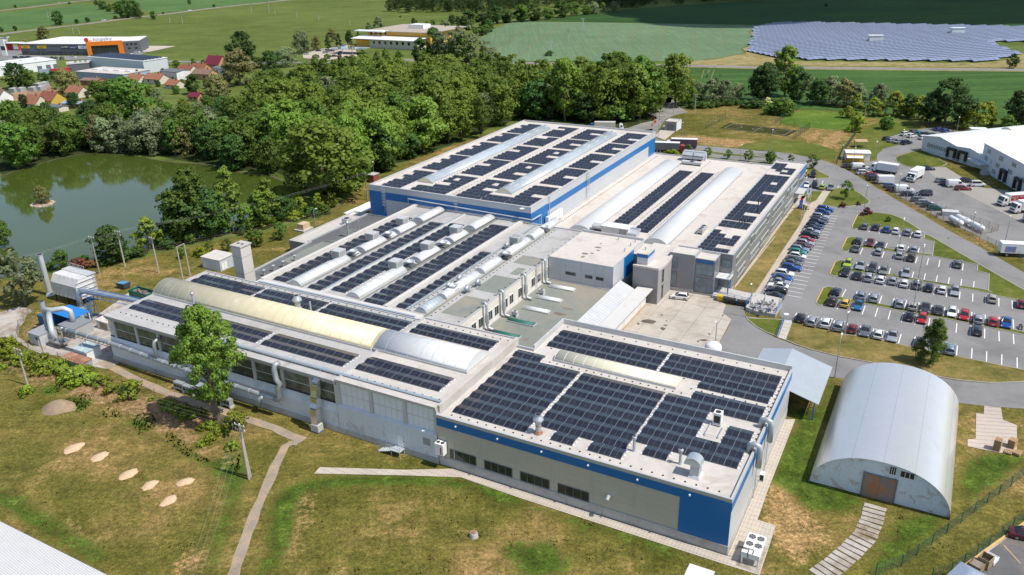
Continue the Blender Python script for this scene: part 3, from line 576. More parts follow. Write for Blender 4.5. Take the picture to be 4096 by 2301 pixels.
def block(t,poly,z0,z1,par,wall,roof,cap=None,pw=.3,names=('wall','roof','parapet')):
 p=[(u,-v)for u,v in poly]
 if sum(p[i][0]*p[(i+1)%len(p)][1]-p[(i+1)%len(p)][0]*p[i][1]for i in range(len(p)))<0:p=p[::-1]
 n=len(p);q=inset(p,pw);zr=z1-par;o=inset(p,-.05)
 w=MB();w.add([(x,y,z0)for x,y in p]+[(x,y,z1-.1)for x,y in p],[(i,(i+1)%n,n+(i+1)%n,n+i)for i in range(n)]);wo=w.build(names[0],wall,t)
 c=MB();c.add([(x,y,z1-.1)for x,y in o]+[(x,y,z1)for x,y in o]+[(x,y,z1)for x,y in q]+[(x,y,zr)for x,y in q],[(i,(i+1)%n,n+(i+1)%n,n+i)for i in range(n)]+[(n+i,n+(i+1)%n,2*n+(i+1)%n,2*n+i)for i in range(n)]+[(2*n+i,2*n+(i+1)%n,3*n+(i+1)%n,3*n+i)for i in range(n)]);c.build(names[2],cap or cap_m,t)
 ro=None
 if roof:
  r_=MB();r_.add([(x,y,zr)for x,y in q],[tuple(range(n))]);ro=r_.build(names[1],roof,t)
 return wo,ro
def rect(u0,u1,v0,v1):return[(u0,v0),(u1,v0),(u1,v1),(u0,v1)]
def wbox(mb,face,pos,a0,a1,z0,z1,d0,d1,mi=0):
 """box standing proud of a wall from d0 to d1; face u-/u+/v-/v+"""
 if face[1]=='-':d0,d1=-d0,-d1
 if face[0]=='u':mb.ub(pos+d0,pos+d1,a0,a1,z0,z1,mi)
 else:mb.ub(a0,a1,pos+d0,pos+d1,z0,z1,mi)
def window(t,face,pos,a0,a1,z0,z1,nx=2,nz=1,fr=None,gl=None,name='window',fw=.08,sub='pane'):
 if a0>a1:a0,a1=a1,a0
 if z0>z1:z0,z1=z1,z0
 mb=MB();F_=lambda b0,b1,c0,c1,d=.07:wbox(mb,face,pos,b0,b1,c0,c1,.0,d)
 F_(a0,a0+fw,z0,z1);F_(a1-fw,a1,z0,z1);F_(a0+fw,a1-fw,z0,z0+fw);F_(a0+fw,a1-fw,z1-fw,z1)
 for i in range(1,nx):x=a0+(a1-a0)*i/nx;F_(x-fw*.4,x+fw*.4,z0+fw,z1-fw,.06)
 for i in range(1,nz):z=z0+(z1-z0)*i/nz;F_(a0+fw,a1-fw,z-fw*.4,z+fw*.4,.055)
 f=mb.build(name,fr or frame_m,t)
 g=MB();wbox(g,face,pos,a0+fw,a1-fw,z0+fw,z1-fw,.002,.03);g.build(sub,gl or win_dark,f)
 return f
def arcp(c0,c1,z,h,n=14,end=.0):
 """profile points of an arched skylight between c0 and c1"""
 w=abs(c1-c0)/2;m_=(c0+c1)/2;rr=(w*w+h*h)/(2*h);zc=z+h-rr;a=math.asin(min(1,w/rr))
 if h>w:a=math.pi-a
 return[(m_+rr*math.sin(-a+2*a*i/n),zc+rr*math.cos(-a+2*a*i/n))for i in range(n+1)]
def vault(t,u0,u1,v0,v1,z,h,axis,mt,name='skylight',rib=0,endm=None,curb=.35,label=None,ribm=None):
 if axis=='u':c0,c1,a0,a1,ax=-v1,-v0,u0,u1,'x'
 else:c0,c1,a0,a1,ax=u0,u1,-v1,-v0,'y'
 if c0>c1:c0,c1=c1,c0
 if a0>a1:a0,a1=a1,a0
 pr=arcp(c0,c1,z+curb,h)
 mb=MB();mb.extr(pr,ax,a0,a1)
 if rib:
  n=max(1,round((a1-a0)/rib));p2=arcp(c0-.01,c1+.01,z+curb,h+.03)
  for i in range(n+1):
   x=min(max(a0+(a1-a0)*i/n,a0+.05),a1-.05)
   for j in range(len(p2)-1):
    (y0,z0),(y1,z1)=p2[j],p2[j+1]
    q=[(x-.045,y0,z0),(x+.045,y0,z0),(x+.045,y1,z1),(x-.045,y1,z1)]
    if ax=='y':q=[(b,a,c)for a,b,c in q][::-1]
    mb.add(q,[(0,1,2,3)],1)
 f=mb.build(name,[mt,ribm or rib_m],t,label=label)
 for i,pg in enumerate(f.data.polygons):pg.use_smooth=i<len(pr)-1
 k=MB()
 if ax=='x':k.box(a0-.08,a1+.08,c0-.08,c0+.1,z,z+curb+.03);k.box(a0-.08,a1+.08,c1-.1,c1+.08,z,z+curb+.03);k.box(a0-.08,a0+.05,c0+.1,c1-.1,z,z+curb+.03);k.box(a1-.05,a1+.08,c0+.1,c1-.1,z,z+curb+.03)
 else:k.box(c0-.08,c0+.1,a0-.08,a1+.08,z,z+curb+.03);k.box(c1-.1,c1+.08,a0-.08,a1+.08,z,z+curb+.03);k.box(c0+.1,c1-.1,a0-.08,a0+.05,z,z+curb+.03);k.box(c0+.1,c1-.1,a1-.05,a1+.08,z,z+curb+.03)
 k.build('curb',grey_m,f)
 return f
ORD=['first','second','third','fourth','fifth','sixth','seventh','eighth','ninth','tenth','eleventh','twelfth','thirteenth','fourteenth','fifteenth','sixteenth','seventeenth','eighteenth','nineteenth','twentieth','twenty-first','twenty-second','twenty-third','twenty-fourth','twenty-fifth','twenty-sixth','twenty-seventh','twenty-eighth','twenty-ninth','thirtieth']
def pv_row(t,u,v0,v1,n,z,pitch=2.5):
 mb=MB();a,h0,h1=pitch*.49,.14,.35;w=(v1-v0)/n
 y0,y1=-v1,-v0
 sl=((u+.03,z+h0-.02,u+a,z+h1),(u+a+.02,z+h1,u+pitch-.02,z+h0-.02))
 for xa,za,xb,zb in sl:
  mb.add([(xa,y0,za),(xb,y0,zb),(xb,y1,zb),(xa,y1,za),(xa,y0,za-.05),(xb,y0,zb-.05),(xb,y1,zb-.05),(xa,y1,za-.05)],[(0,1,2,3),(4,7,6,5),(0,4,5,1),(1,5,6,2),(2,6,7,3),(3,7,4,0)],0)
  L=math.hypot(xb-xa,zb-za);nx,nz=-(zb-za)/L,(xb-xa)/L;e=.012
  for i in range(n):
   for k in(0,1):
    c0=y0+w*i+(.035 if k==0 else w/2+.011);c1=y0+w*i+(w/2-.011 if k==0 else w-.035)
    s0,s1=.008/L,1-.008/L
    pa=(xa+(xb-xa)*s0+nx*e,za+(zb-za)*s0+nz*e);pb=(xa+(xb-xa)*s1+nx*e,za+(zb-za)*s1+nz*e)
    mb.add([(pa[0],c0,pa[1]),(pb[0],c0,pb[1]),(pb[0],c1,pb[1]),(pa[0],c1,pa[1])],[(0,1,2,3)],1)
 for ye in(y0-.12,y1+.12):
  for xx in(u+.25,u+a,u+pitch-.35):mb.box(xx-.18,xx+.18,ye-.1,ye+.1,z+.002,z+.10,2)
 return mb.build('panel_row',[alu_m,cell_m,white_sheet],t)
def pv(label,rows,z,group,pitch=2.5):
 us=[r_[0]for r_ in rows];vs=[r_[1]for r_ in rows]+[r_[2]for r_ in rows]
 t=thing('solar_array',label,'solar panels',W((min(us)+max(us)+pitch)/2,(min(vs)+max(vs))/2,z),YAW,group)
 ORG[t.name]=((min(us)+max(us)+pitch)/2,-(min(vs)+max(vs))/2)
 for u,v0,v1,n in rows:pv_row(t,u,v0,v1,n,0,pitch)
 return t
 # FRONT HALL
Z1=8.95;ZR=8.5
t=uthing('factory_hall','low front hall clad in beige with a blue stripe, big solar roof nearest the camera','factory hall',105,-40)
fpoly=[(86.6,-61.9),(86.6,-17),(124.4,-17),(124.4,-58.5),(112.2,-58.5),(112.2,-61.9)]
block(t,fpoly,1.45,Z1,.45,clad_beige,roof_beige,pw=.25)
part(t,'plinth',plinth_m,lambda b:(b.ub(86.52,86.75,-61.8,-16.9,0,1.5),b.ub(86.75,124.4,-17.15,-16.9,0,1.5)))
part(t,'wall',clad_silver,lambda b:b.ub(86.57,124.43,-17.05,-16.94,1.5,8.84),label='silver side wall facing the arched hangar')
def _f(b):
 wbox(b,'u-',86.6,-61.9,-23.7,7.05,8.35,.0,.07);wbox(b,'u-',86.6,-23.7,-16.94,1.5,8.35,.0,.07)
part(t,'blue_stripe',clad_blue,_f)
part(t,'blue_stripe',clad_blue,lambda b:wbox(b,'v+',-17,86.56,124.4,7.05,8.35,.06,.10))
def _f(b):
 for v in(-59.0,-54.3,-48.3,-42.3,-36.2,-29.9,-23.6):wbox(b,'u-',86.6,v-.08,v+.08,1.5,7.04,.0,.05)
 wbox(b,'u-',86.6,-61.9,-16.9,1.42,1.52,.08,.16)
part(t,'trim',cap_m,_f)
for a0,a1,z0,z1 in((-59.8,-55.1,1.75,3.45),(-53.7,-48.9,1.7,3.35),(-47.6,-42.8,1.65,3.3),(-41.5,-36.6,1.6,3.25)):
 window(t,'u-',86.6,a0,a1,z0,z1,4)
part(t,'parapet',grey_m,lambda b:(b.ub(124.2,124.5,-58.5,-17,8.95,9.5),b.ub(112.3,124.2,-58.55,-58.25,8.95,9.5)),label='raised kerb along the rear roof edge')
for i in range(6):part(t,'wall_lamp',white_m,lambda b:wbox(b,'u-',86.6,-58.5+i*7.2,-58.3+i*7.2,7.75,7.95,.05,.3))
vault(t,110.4,113.7,-53.6,-32.2,ZR,.75,'v',vault_cream,rib=1.75,ribm=white_sheet)
part(t,'vent_pipe',duct_grey,lambda b:b.tube([(86.6,33.6,3.8),(86.1,33.6,3.8),(85.8,33.6,3.55)],.28,12))
part(t,'ladder',steel,lambda b:[b.ub(124.5,124.6,-26-s,-25.95-s,5,10.3)for s in(0,.5)]+[b.ub(124.5,124.58,-26.5,-26,5+k*.4,5.05+k*.4)for k in range(13)])
g1='solar arrays on the front hall'
k_=lambda i:88.75+2.5*i
pv('leftmost solar array on the front hall, stepped at its rear corner',[(k_(i),-60.5,-47.9,7)for i in range(8)]+[(k_(8),-60.9,-55.5,3)],ZR,g1)
pv('middle solar array on the front hall, notched at its front edge',[(k_(0),-43.8,-40.3,2),(k_(0),-38.0,-32.95,3)]+[(k_(i),-47.3,-33.2,8)for i in range(1,8)],ZR,g1)
pv('right solar array on the front hall, wrapped round a white cooling unit',[(k_(1),-30.8,-27.3,2)]+[(k_(i),-32.8,-18.2,8)for i in(2,3)]+[(k_(i),-32.8,-25.4,4)for i in(4,5,6)]+[(k_(i),-21.8,-18.2,2)for i in(4,5)]+[(k_(7),-32.8,-18.2,8),(k_(8),-29.2,-18.2,6)],ZR,g1)
pv('solar array behind the cream skylight on the front hall, left part',[(114.7+2.35*i,-57.2,-36.9,11)for i in range(3)],ZR,g1,2.35)
pv('solar array on the rear right corner of the front hall roof',[(112.3,-29.3,-18.2,6)]+[(114.7+2.35*i,-36.4,-18.0,10)for i in range(3)],ZR,g1,2.35)
# LONG HALL
ZL=9.55
t=uthing('factory_hall','long old hall with a yellow arched skylight and dark glazed front','factory hall',99.5,-110)
block(t,rect(87.1,112.0,-138.5,-81.6),0,9.75,.2,render_white,roof_grey,pw=.2)
def _f(b):
 b.ub(86.5,87.15,-138.6,-81.6,9.3,9.78);b.ub(86.75,87.3,-138.5,-81.6,8.9,9.3)
part(t,'eaves',roof_grey,_f)
cols=[-138.4,-136.7,-130.2,-124.1,-118.0,-112.0,-106.0,-100.0,-93.4,-87.0,-81.7]
for a,b_ in zip(cols[1:-1],cols[2:]):
 part(t,'window',win_ind,lambda b:wbox(b,'u-',87.1,a+.35,b_-.35,5.35,8.95,.01,.05))
def _f(b):
 for v in cols[1:]:wbox(b,'u-',87.1,v-.3,v+.3,5.3,8.95,.0,.3)
 wbox(b,'u-',87.1,-138.4,-81.7,7.0,7.12,.05,.09)
part(t,'column',grey_m,_f)
def _f(b):
 n=len(b.v)
 b.add([(86.55,138.5,1.0),(86.55,81.6,1.0),(86.55,81.6,3.7),(86.55,138.5,3.7),(87.1,138.5,5.3),(87.1,81.6,5.3)],[(0,3,2,1),(3,4,5,2)])
 b.add([(86.55,138.5,1.0),(86.55,138.5,3.7),(87.1,138.5,5.3),(87.1,138.5,1.0)],[(0,1,2,3)])
part(t,'wall',clad_white,_f,label='white corrugated lower wall')
part(t,'sill',dark_m,lambda b:wbox(b,'u-',87.1,-138.5,-81.6,5.22,5.36,0,.2))
part(t,'plinth',plinth_m,lambda b:b.ub(86.35,87.1,-138.6,-61.9,0,1.0))
vault(t,98.0,105.0,-138.6,-83.0,ZL,1.9,'v',vault_yellow,rib=2.3,ribm=M('yellow_skylight_rib',(.52,.47,.33),.5))
gl='solar arrays on the long hall'
for k,(a,b_)in enumerate(((-137.3,-120.6),(-119.6,-103.4),(-102.2,-83.6))):
 pv('solar array on the front edge of the long hall, %s block from the left'%ORD[k],[(91.1+2.35*i,a,b_,9)for i in(0,1)],ZL,gl,2.35)
for k,(a,b_)in enumerate(((-137.0,-119.6),(-118.8,-102.7),(-101.9,-82.8))):
 pv('solar array behind the yellow skylight, %s block from the left'%ORD[k],[(106.0+2.3*i,a,b_,9)for i in(0,1)],ZL,gl,2.3)
t=uthing('factory_hall','hall section with white panelled front and a white arched skylight','factory hall',99.5,-71.5)
block(t,rect(87.1,112.6,-81.5,-62.0),0,10.05,.25,render_white,roof_beige,pw=.2)
part(t,'eaves',roof_beige,lambda b:(b.ub(86.6,87.2,-81.5,-62.0,9.6,10.08)))
for a,b_ in((-80.9,-75.1),(-74.2,-68.5),(-67.6,-62.6)):
 part(t,'window',white_sheet,lambda b:(wbox(b,'u-',87.1,a,b_,5.4,9.3,.01,.06)),label='whitened window panel')
def _f(b):
 for v in(-81.2,-74.65,-68.05,-62.3):wbox(b,'u-',87.1,v-.28,v+.28,5.3,9.5,0,.25)
 for a,b_ in((-80.9,-75.1),(-74.2,-68.5),(-67.6,-62.6)):
  wbox(b,'u-',87.1,a,b_,7.3,7.38,.06,.09)
  for k in range(1,5):wbox(b,'u-',87.1,a+(b_-a)*k/5-.025,a+(b_-a)*k/5+.025,5.4,9.3,.06,.08)
part(t,'column',grey_m,_f)
part(t,'wall',clad_white,lambda b:b.add([(86.5,81.5,1.0),(86.5,61.95,1.0),(86.5,61.95,5.2),(86.5,81.5,5.2),(87.1,81.5,5.4),(87.1,61.95,5.4)],[(0,3,2,1),(3,4,5,2)]),label='white corrugated lower wall')
part(t,'door',white_m,lambda b:wbox(b,'u-',86.5,-69.6,-68.5,1.0,3.1,.02,.07))
part(t,'vent_grille',M('vent_grille_grey',(.33,.33,.31),.7),lambda b:wbox(b,'u-',86.5,-64.6,-63.3,2.9,4.1,.02,.08))
part(t,'parapet',roof_beige,lambda b:b.ub(87.2,112.6,-62.0,-61.6,8.9,10.2))
vault(t,98.0,104.8,-82.3,-63.4,9.8,1.75,'v',vault_white,rib=2.35)
pv('front solar array beside the white arched skylight',[(91.1+2.35*i,-81.0,-64.3,9)for i in(0,1)],9.8,gl,2.35)
pv('rear solar array beside the white arched skylight',[(106.4+2.0*i,-80.8,-64.2,9)for i in(0,1)],9.8,gl,2.0)
t=uthing('platform_stair','small grey steel stair and landing under the corrugated wall door','stairs',85.2,-70)
part(t,'landing',steel,lambda b:b.ub(84.9,86.4,-70.0,-68.2,.95,1.05))
for u,v in((85.0,-69.9),(85.0,-68.3),(86.2,-69.9),(86.2,-68.3)):part(t,'leg',steel,lambda b:b.ub(u-.06,u+.06,v-.06,v+.06,0,.95))
for i in range(5):part(t,'step',steel,lambda b:b.ub(84.9,86.2,-70.5-.5*i,-70.05-.5*i,.75-.17*i,.80-.17*i))
def _f(b):
 for z in(.55,1.0):
  b.tube([(84.9,72.6,z+.1),(84.9,70.1,z+1.0),(84.9,68.2,z+1.0),(86.3,68.2,z+1.0)],.035,6)
 for y in(72.6,70.1,68.2):b.tube([(84.9,y,.2 if y>72 else 1.0),(84.9,y,1.1 if y>72 else 2.0)],.035,6)
part(t,'railing',steel,_f)
# MIDDLE HALL
ZM=8.7
t=uthing('factory_hall','flat grey middle hall with three rows of arched skylights','factory hall',142,-100)
block(t,rect(112.7,172.2,-125.2,-75.2),0,8.95,.25,render_white,roof_grey,pw=.3)
def _f(b):
 b.ub(114.6,172.2,-125.3,-124.3,8.7,9.35);b.ub(115,172.2,-93.0,-92.0,8.7,9.2);b.ub(114.8,172.2,-109.7,-108.7,8.7,8.9)
 b.ub(112.8,114.8,-125.2,-83.4,8.7,9.15)
part(t,'roof_ridge',M('pale_ridge',(.56,.53,.49),.9,var=.1,scale=.4),_f)
def _f(b):
 for a,c in((118,127),(130.5,139),(147,152)):b.ub(a,c,-81.5,-75.6,8.704,8.72)
 b.ub(141,145,-79,-77,8.704,8.73)
 b.ub(114.9,172.2,-83.6,-83.0,8.704,8.75);b.ub(114.9,172.2,-115.2,-114.7,8.704,8.74);b.ub(114.9,172.2,-99.7,-99.1,8.704,8.74)
part(t,'felt_patch',roof_green,_f)
segs=((116.0,132.6),(138.0,146.2),(151.8,158.6),(161.6,172.0))
for v0,v1,off in((-118.5,-115.3,0),(-103.2,-100.0,.3)):
 for a,c in segs:vault(t,a+off,c+off*.3,v0,v1,ZM,.75,'u',vault_white,rib=2.05)
 vault(t,134.6+off,136.3+off,v0,v1,ZM,.6,'u',vault_white);vault(t,148.0+off,150.4+off,v0,v1,ZM,.75,'u',vault_white)
 part(t,'curb',roof_dark,lambda b:b.ub(132.8,172,v0-.2,v1+.2,ZM+.004,ZM+.3))
for a,c in((116.3,122.4),(123.6,137.0),(138.6,146.5),(149.0,160.5),(162.0,176.0)):
 vault(t,a,c,-86.3,-83.75,ZM,.75,'u',vault_white if a>117 else vault_clear,rib=1.9)
for px in((2065,420,2110,460,1,2),(2130,370,2170,440,1,2),(2220,300,2260,370,1,2),(2280,255,2320,330,1,2),(2365,190,2405,260,1,2),(2420,150,2460,215,1,2)):
 a0=FV(px[4],px[5],px[0],px[1],-75.2)[0];window(t,'v+',-75.2,a0,a0+1.7,5.0,7.1,2,1,frame_w)
for a0 in(137.6,140.2,143.7,146.5,150.0):window(t,'v+',-75.2,a0,a0+1.7,5.0,7.1,2,1,frame_w)
gm='solar arrays on the middle hall'
def strip(u0,u1,v0,v1,n,p=2.62):return[(u0+p*i,v0,v1,n)for i in range(int((u1-u0)/p))]
pv('solar strip left of the first skylight row on the grey middle hall',strip(116.2,165,-123.3,-119.6,2),ZM,gm)
pv('solar strip right of the first skylight row on the grey middle hall',strip(116.0,165,-113.5,-109.9,2),ZM,gm)
pv('solar strip left of the second skylight row on the grey middle hall',strip(117.2,165,-108.2,-104.4,2),ZM,gm)
pv('solar strip right of the second skylight row on the grey middle hall',strip(115.4,168,-98.4,-93.6,3),ZM,gm)
pv('narrow solar strip left of the third skylight row on the grey middle hall',strip(116.2,152,-91.0,-88.6,1),ZM,gm)
t=uthing('factory_annex','low dark roofed annex along the pond side of the grey middle hall','annex',142,-133)
block(t,[(113.5,-139.2),(147.4,-141.2),(147.4,-141.9),(172.3,-141.9),(172.3,-125.35),(113.5,-125.35)],0,4.4,.3,clad_silver2,roof_dark,pw=.35)
part(t,'felt_patch',roof_green,lambda b:b.ub(134,149,-138.5,-127,4.11,4.13))
part(t,'roof_hatch',M('hatch_wood',(.30,.26,.20),.8),lambda b:b.ub(136.5,140.5,-128.2,-126.6,4.12,5.1))
t=uthing('factory_annex','low beige roofed store with grey walls near the pond','annex',161,-145)
block(t,rect(147.6,174.5,-148.6,-142.0),0,3.5,.35,clad_wing,roof_beige,pw=.35)
t=uthing('open_shed','white roofed open shed between the low store and the tall hall','shed',178,-146)
part(t,'roof',white_sheet,lambda b:b.hexa([(172,150.5,3.2),(172,146.2,2.9),(184,146.2,2.9),(184,150.5,3.2),(172,150.5,3.35),(172,146.2,3.05),(184,146.2,3.05),(184,150.5,3.35)]))
part(t,'wall',clad_silver2,lambda b:(b.ub(172.2,184,-150.3,-150.1,0,3.2),b.ub(172.1,172.3,-150.1,-146.3,0,2.9)))
for u in(176,180,183.8):part(t,'post',white_m,lambda b:b.ub(u-.08,u+.08,-146.5,-146.3,0,2.9))
# TALL HALL
t=uthing('factory_hall','tall silver hall with blue stripes, two clear arched skylights and a solar roof','factory hall',218,-115)
ZH=12.95;ZHR=12.45
block(t,rect(172.4,265.0,-140.6,-90.0),0,ZH,.5,clad_silver,roof_pale,pw=.4)
def _f(b):
 wbox(b,'u-',172.4,-140.65,-135.2,2,11.3,0,.04);wbox(b,'u-',172.4,-135.2,-89.96,9.2,11.3,0,.04)
part(t,'blue_stripe',clad_blue,_f)
def _f(b):
 wbox(b,'v+',-90,172.36,181.8,4.5,11.3,0,.045);wbox(b,'v+',-90,181.8,265.04,9.3,11.0,0,.045);wbox(b,'v+',-90,258.5,265.04,4.5,9.3,0,.045)
part(t,'blue_stripe',clad_blue,_f)
for v0,v1 in((-130.4,-125.4),(-105.3,-100.3)):
 s_=vault(t,181.5,256.3,v0,v1,ZHR,1.15,'u',vault_clear,curb=.25)
 for i in range(11):part(s_,'opening_flap',rib_m,lambda b:b.hexa([(185+6.9*i,-(v0+v1)/2+.25,ZHR+1.36),(187.6+6.9*i,-(v0+v1)/2+.25,ZHR+1.36),(187.6+6.9*i,-(v0+v1)/2-1.45,ZHR+1.06),(185+6.9*i,-(v0+v1)/2-1.45,ZHR+1.06),(185+6.9*i,-(v0+v1)/2+.25,ZHR+1.46),(187.6+6.9*i,-(v0+v1)/2+.25,ZHR+1.46),(187.6+6.9*i,-(v0+v1)/2-1.45,ZHR+1.16),(185+6.9*i,-(v0+v1)/2-1.45,ZHR+1.16)]))
 part(s_,'end_panel',vault_cream,lambda b:b.extr([(y,z)for y,z in arcp(-v1+.05,-v0-.05,ZHR+.25,1.1)],'x',181.44,181.49))
def ladder(t,face,pos,a,z0,z1,cage=True):
 def f(b):
  for s in(-.25,.25):wbox(b,face,pos,a+s-.03,a+s+.03,z0,z1+1.0,.15,.21)
  k=z0
  while k<z1:wbox(b,face,pos,a-.22,a+.22,k,k+.04,.16,.2);k+=.4
  if cage:
   k=z0+2.2
   while k<z1+1:
    wbox(b,face,pos,a-.4,a-.36,k,k+.06,.15,.85);wbox(b,face,pos,a+.36,a+.4,k,k+.06,.15,.85);wbox(b,face,pos,a-.36,a+.36,k,k+.06,.8,.85);k+=.9
   for s in(-.38,.38,0):wbox(b,face,pos,a+s-.02,a+s+.02,z0+2.2,z1+1,.85,.88)
 return part(t,'ladder',steel,f)
ladder(t,'u-',172.4,-135.4,5.5,12.9);ladder(t,'u-',172.4,-112.0,8.9,12.9);ladder(t,'v+',-90,206.8,5.3,12.9)
part(t,'pipe',steel,lambda b:b.tube([(171.9,127.2,8.9),(171.9,127.2,10.6),(171.9,90,9.9),(171.9,89.4,9.9),(176.5,89.3,9.9),(176.5,89.3,6)],.16,8))
part(t,'drainpipe',steel,lambda b:b.tube([(182.4,90.3,12.9),(182.4,89.75,13.05),(182.4,89.75,5.4)],.1,8))
part(t,'dish_antenna',white_m,lambda b:b.lathe([(0,12.3),(.55,12.35),(.6,12.5),(.3,12.55),(0,12.55)],172.0,92.3,14))
gh='solar arrays on the tall hall'
grp=((174.2,7),(193.9,7),(212.6,7),(232.3,5),(246.2,6))
for(v0,v1,nm,side)in((-137.7,-131.2,'strip along the wood side','L'),(-124.0,-116.6,'strip right of the left skylight','L2'),(-113.3,-105.9,'strip left of the right skylight','R2'),(-98.5,-91.3,'strip along the office side','R')):
 for gi,(u0,n)in enumerate(grp):
  rows=[];c=4;w_=(v1-v0)/c
  for i in range(n):
   u=u0+2.5*i;a,b_=0,c
   if side=='L' and i in(3,5):a=1
   if side=='L2' and i==(4 if gi else 3):a=2
   if side=='R2' and i==(2 if gi%2 else 3):b_=2
   if side=='R' and i==(3 if gi<3 else 2):b_=2
   if side=='R2' and i==5 and gi<3:
    rows.append((u,v0,v0+2*w_,2));rows.append((u,v0+3*w_,v1,1));continue
   if side=='L2' and i==5 and gi in(0,):
    rows.append((u,v0,v0+w_,1));rows.append((u,v0+2*w_,v1,2));continue
   rows.append((u,v0+a*w_,v0+b_*w_,b_-a))
  if gi==0 and side=='L2':rows+=[(174.2,-128.0,-124.2,2),(176.7,-128.0,-124.2,2)]
  if gi==0 and side=='R':rows+=[(174.2,-105.6,-98.7,4),(176.7,-105.6,-98.7,4)]
  pv('tall hall solar array, %s, %s block from the front'%(nm,ORD[gi]),rows,ZHR,gh)
  # OFFICE HALL + WING
t=uthing('factory_hall','low pale roofed hall with two big white arched skylights behind the offices','factory hall',218,-69)
ZO=5.3
block(t,[(172.3,-89.9),(265.0,-89.9),(265.0,-48.1),(170.9,-48.1),(170.9,-75.0),(172.3,-75.0)],0,5.65,.35,clad_silver2,roof_pale,pw=.35)
vault(t,181.0,253.5,-83.6,-77.2,ZO,1.5,'u',vault_white,curb=.15);vault(t,179.8,252.5,-62.9,-56.6,ZO,1.5,'u',vault_white,curb=.15)
go='solar strips on the low pale hall'
pv('left solar strip between the big white skylights of the low pale hall',strip(186.5,250,-75.3,-71.0,2,2.55),ZO,go)
pv('right solar strip between the big white skylights of the low pale hall',strip(186.8,250.5,-68.4,-64.2,2,2.55),ZO,go)
t=uthing('office_building','long two storey grey office wing facing the row of parked cars','office building',216,-43.5)
block(t,rect(172.0,259.3,-48.0,-39.0),0,8.75,.3,clad_wing,roof_pale,pw=.35)
ribs_=((175.2,186.8,5.2,6.9),(189.0,190.8,5.4,7.4),(192.5,204.8,5.3,6.9),(206,208.5,5.6,7.4),(213,227,5.4,6.9),(231,233,5.4,7.4),(236,245,5.3,7.0),(177.9,184.5,1.3,2.6),(190,198.8,1.2,2.6),(201,209,1.2,2.7),(213,226,1.2,2.7),(230,240,1.2,2.7))
for a0,a1,z0,z1 in ribs_:
 window(t,'v+',-39.0,a0,a1,z0,z1,max(2,round((a1-a0)/1.3)),1,frame_m,win_blue)
 part(t,'window_surround',grey_m,lambda b:(wbox(b,'v+',-39,a0-.35,a1+.35,z1,z1+.25,0,.12),wbox(b,'v+',-39,a0-.35,a1+.35,z0-.22,z0,0,.12)))
for z0,z1,mt in((5.9,8.6,clad_blue),(3.2,5.8,win_blue),(.4,3.1,clad_blue)):
 window(t,'v+',-39.0,249.5,259.2,z0,z1,7,1,grey_m,mt)
part(t,'canopy',grey_m,lambda b:b.ub(243.5,250.0,-38.9,-36.6,3.15,3.4))
window(t,'v+',-39.0,243.6,248.9,.2,3.0,4,1,frame_m,win_dark,'entrance')
part(t,'doorstep',plinth_m,lambda b:b.ub(243,249,-39,-36.5,0,.2))
gw='solar arrays on the office wing'
wl,wr=-47.6,-40.5;q_=(wr-wl)/4
pv('nearest solar array on the office wing, notched front and back',[(173.0,wl,wr,4),(175.5,wl,wl+2*q_,2),(178.0,wl,wr,4),(180.5,wl,wr,4),(183.0,wl,wl+2*q_,2),(183.0,wl+3*q_,wr,1),(185.5,wl,wl+q_,1)],8.45,gw)
pv('short two row solar array on the office wing',[(190.6,wl,wr,4),(193.1,wl,wr,4)],8.45,gw)
rows=[]
for i in range(18):
 u=196.4+2.55*i
 if i==2:rows.append((u,wl,wl+2*q_,2))
 elif i==10:rows.append((u,wl,wl+2*q_,2))
 elif i in(6,14):rows+=[(u,wl,wl+q_,1)if i==6 else(u,wl,wl+2*q_,2),(u,wl+3*q_,wr,1)]
 else:rows.append((u,wl,wr,4))
pv('long solar array covering the middle of the office wing',rows,8.45,gw,2.5)
pv('farthest small solar array on the office wing',[(244.2,wl+2*q_,wr,2),(246.7,wl+q_,wl+2*q_,1),(246.7,wl+3*q_,wr,1),(249.2,wl,wr,4),(251.7,wl,wl+2*q_,2),(254.2,wl,wl+2*q_,2)],8.45,gw)
# WHITE BLOCK, STAIR TOWER, RECEPTION
t=uthing('factory_block','white panelled box with three small windows and a blue corner','factory block',161,-67)
block(t,rect(152.0,170.8,-75.1,-59.6),0,9.55,.15,clad_silver2,roof_pale,pw=.2)
part(t,'parapet',grey_m,lambda b:b.ub(170.5,170.8,-75.1,-59.6,9.5,9.95))
part(t,'blue_stripe',clad_blue,lambda b:wbox(b,'v+',-59.6,158.3,164.3,4.3,9.4,0,.04))
for a,b_ in((-70.9,-68.4),(-66.2,-64.4),(-63.6,-61.8)):window(t,'u-',152.0,a,b_,5.9,6.65,2)
def _f(b):
 for v in(-75.0,-70.95,-67.2,-63.7,-59.7):wbox(b,'u-',152,v-.06,v+.06,4,9.4,0,.03)
part(t,'trim',cap_m,_f)
t=uthing('stair_tower','grey stair block with a sloping pale roof and a small blue topped penthouse','stair tower',164,-55)
def _f(b):
 pr=[(157.6,0),(157.6,8.3),(160.0,7.9),(164,7.7),(167,8.2),(169.5,9.0),(170.8,9.2),(170.8,0)]
 b.extr([(u,z)for u,z in pr],'y',51.4,57.2);b.ub(164.4,170.8,-59.5,-57.2,0,8.2)
part(t,'wall',render_grey,_f)
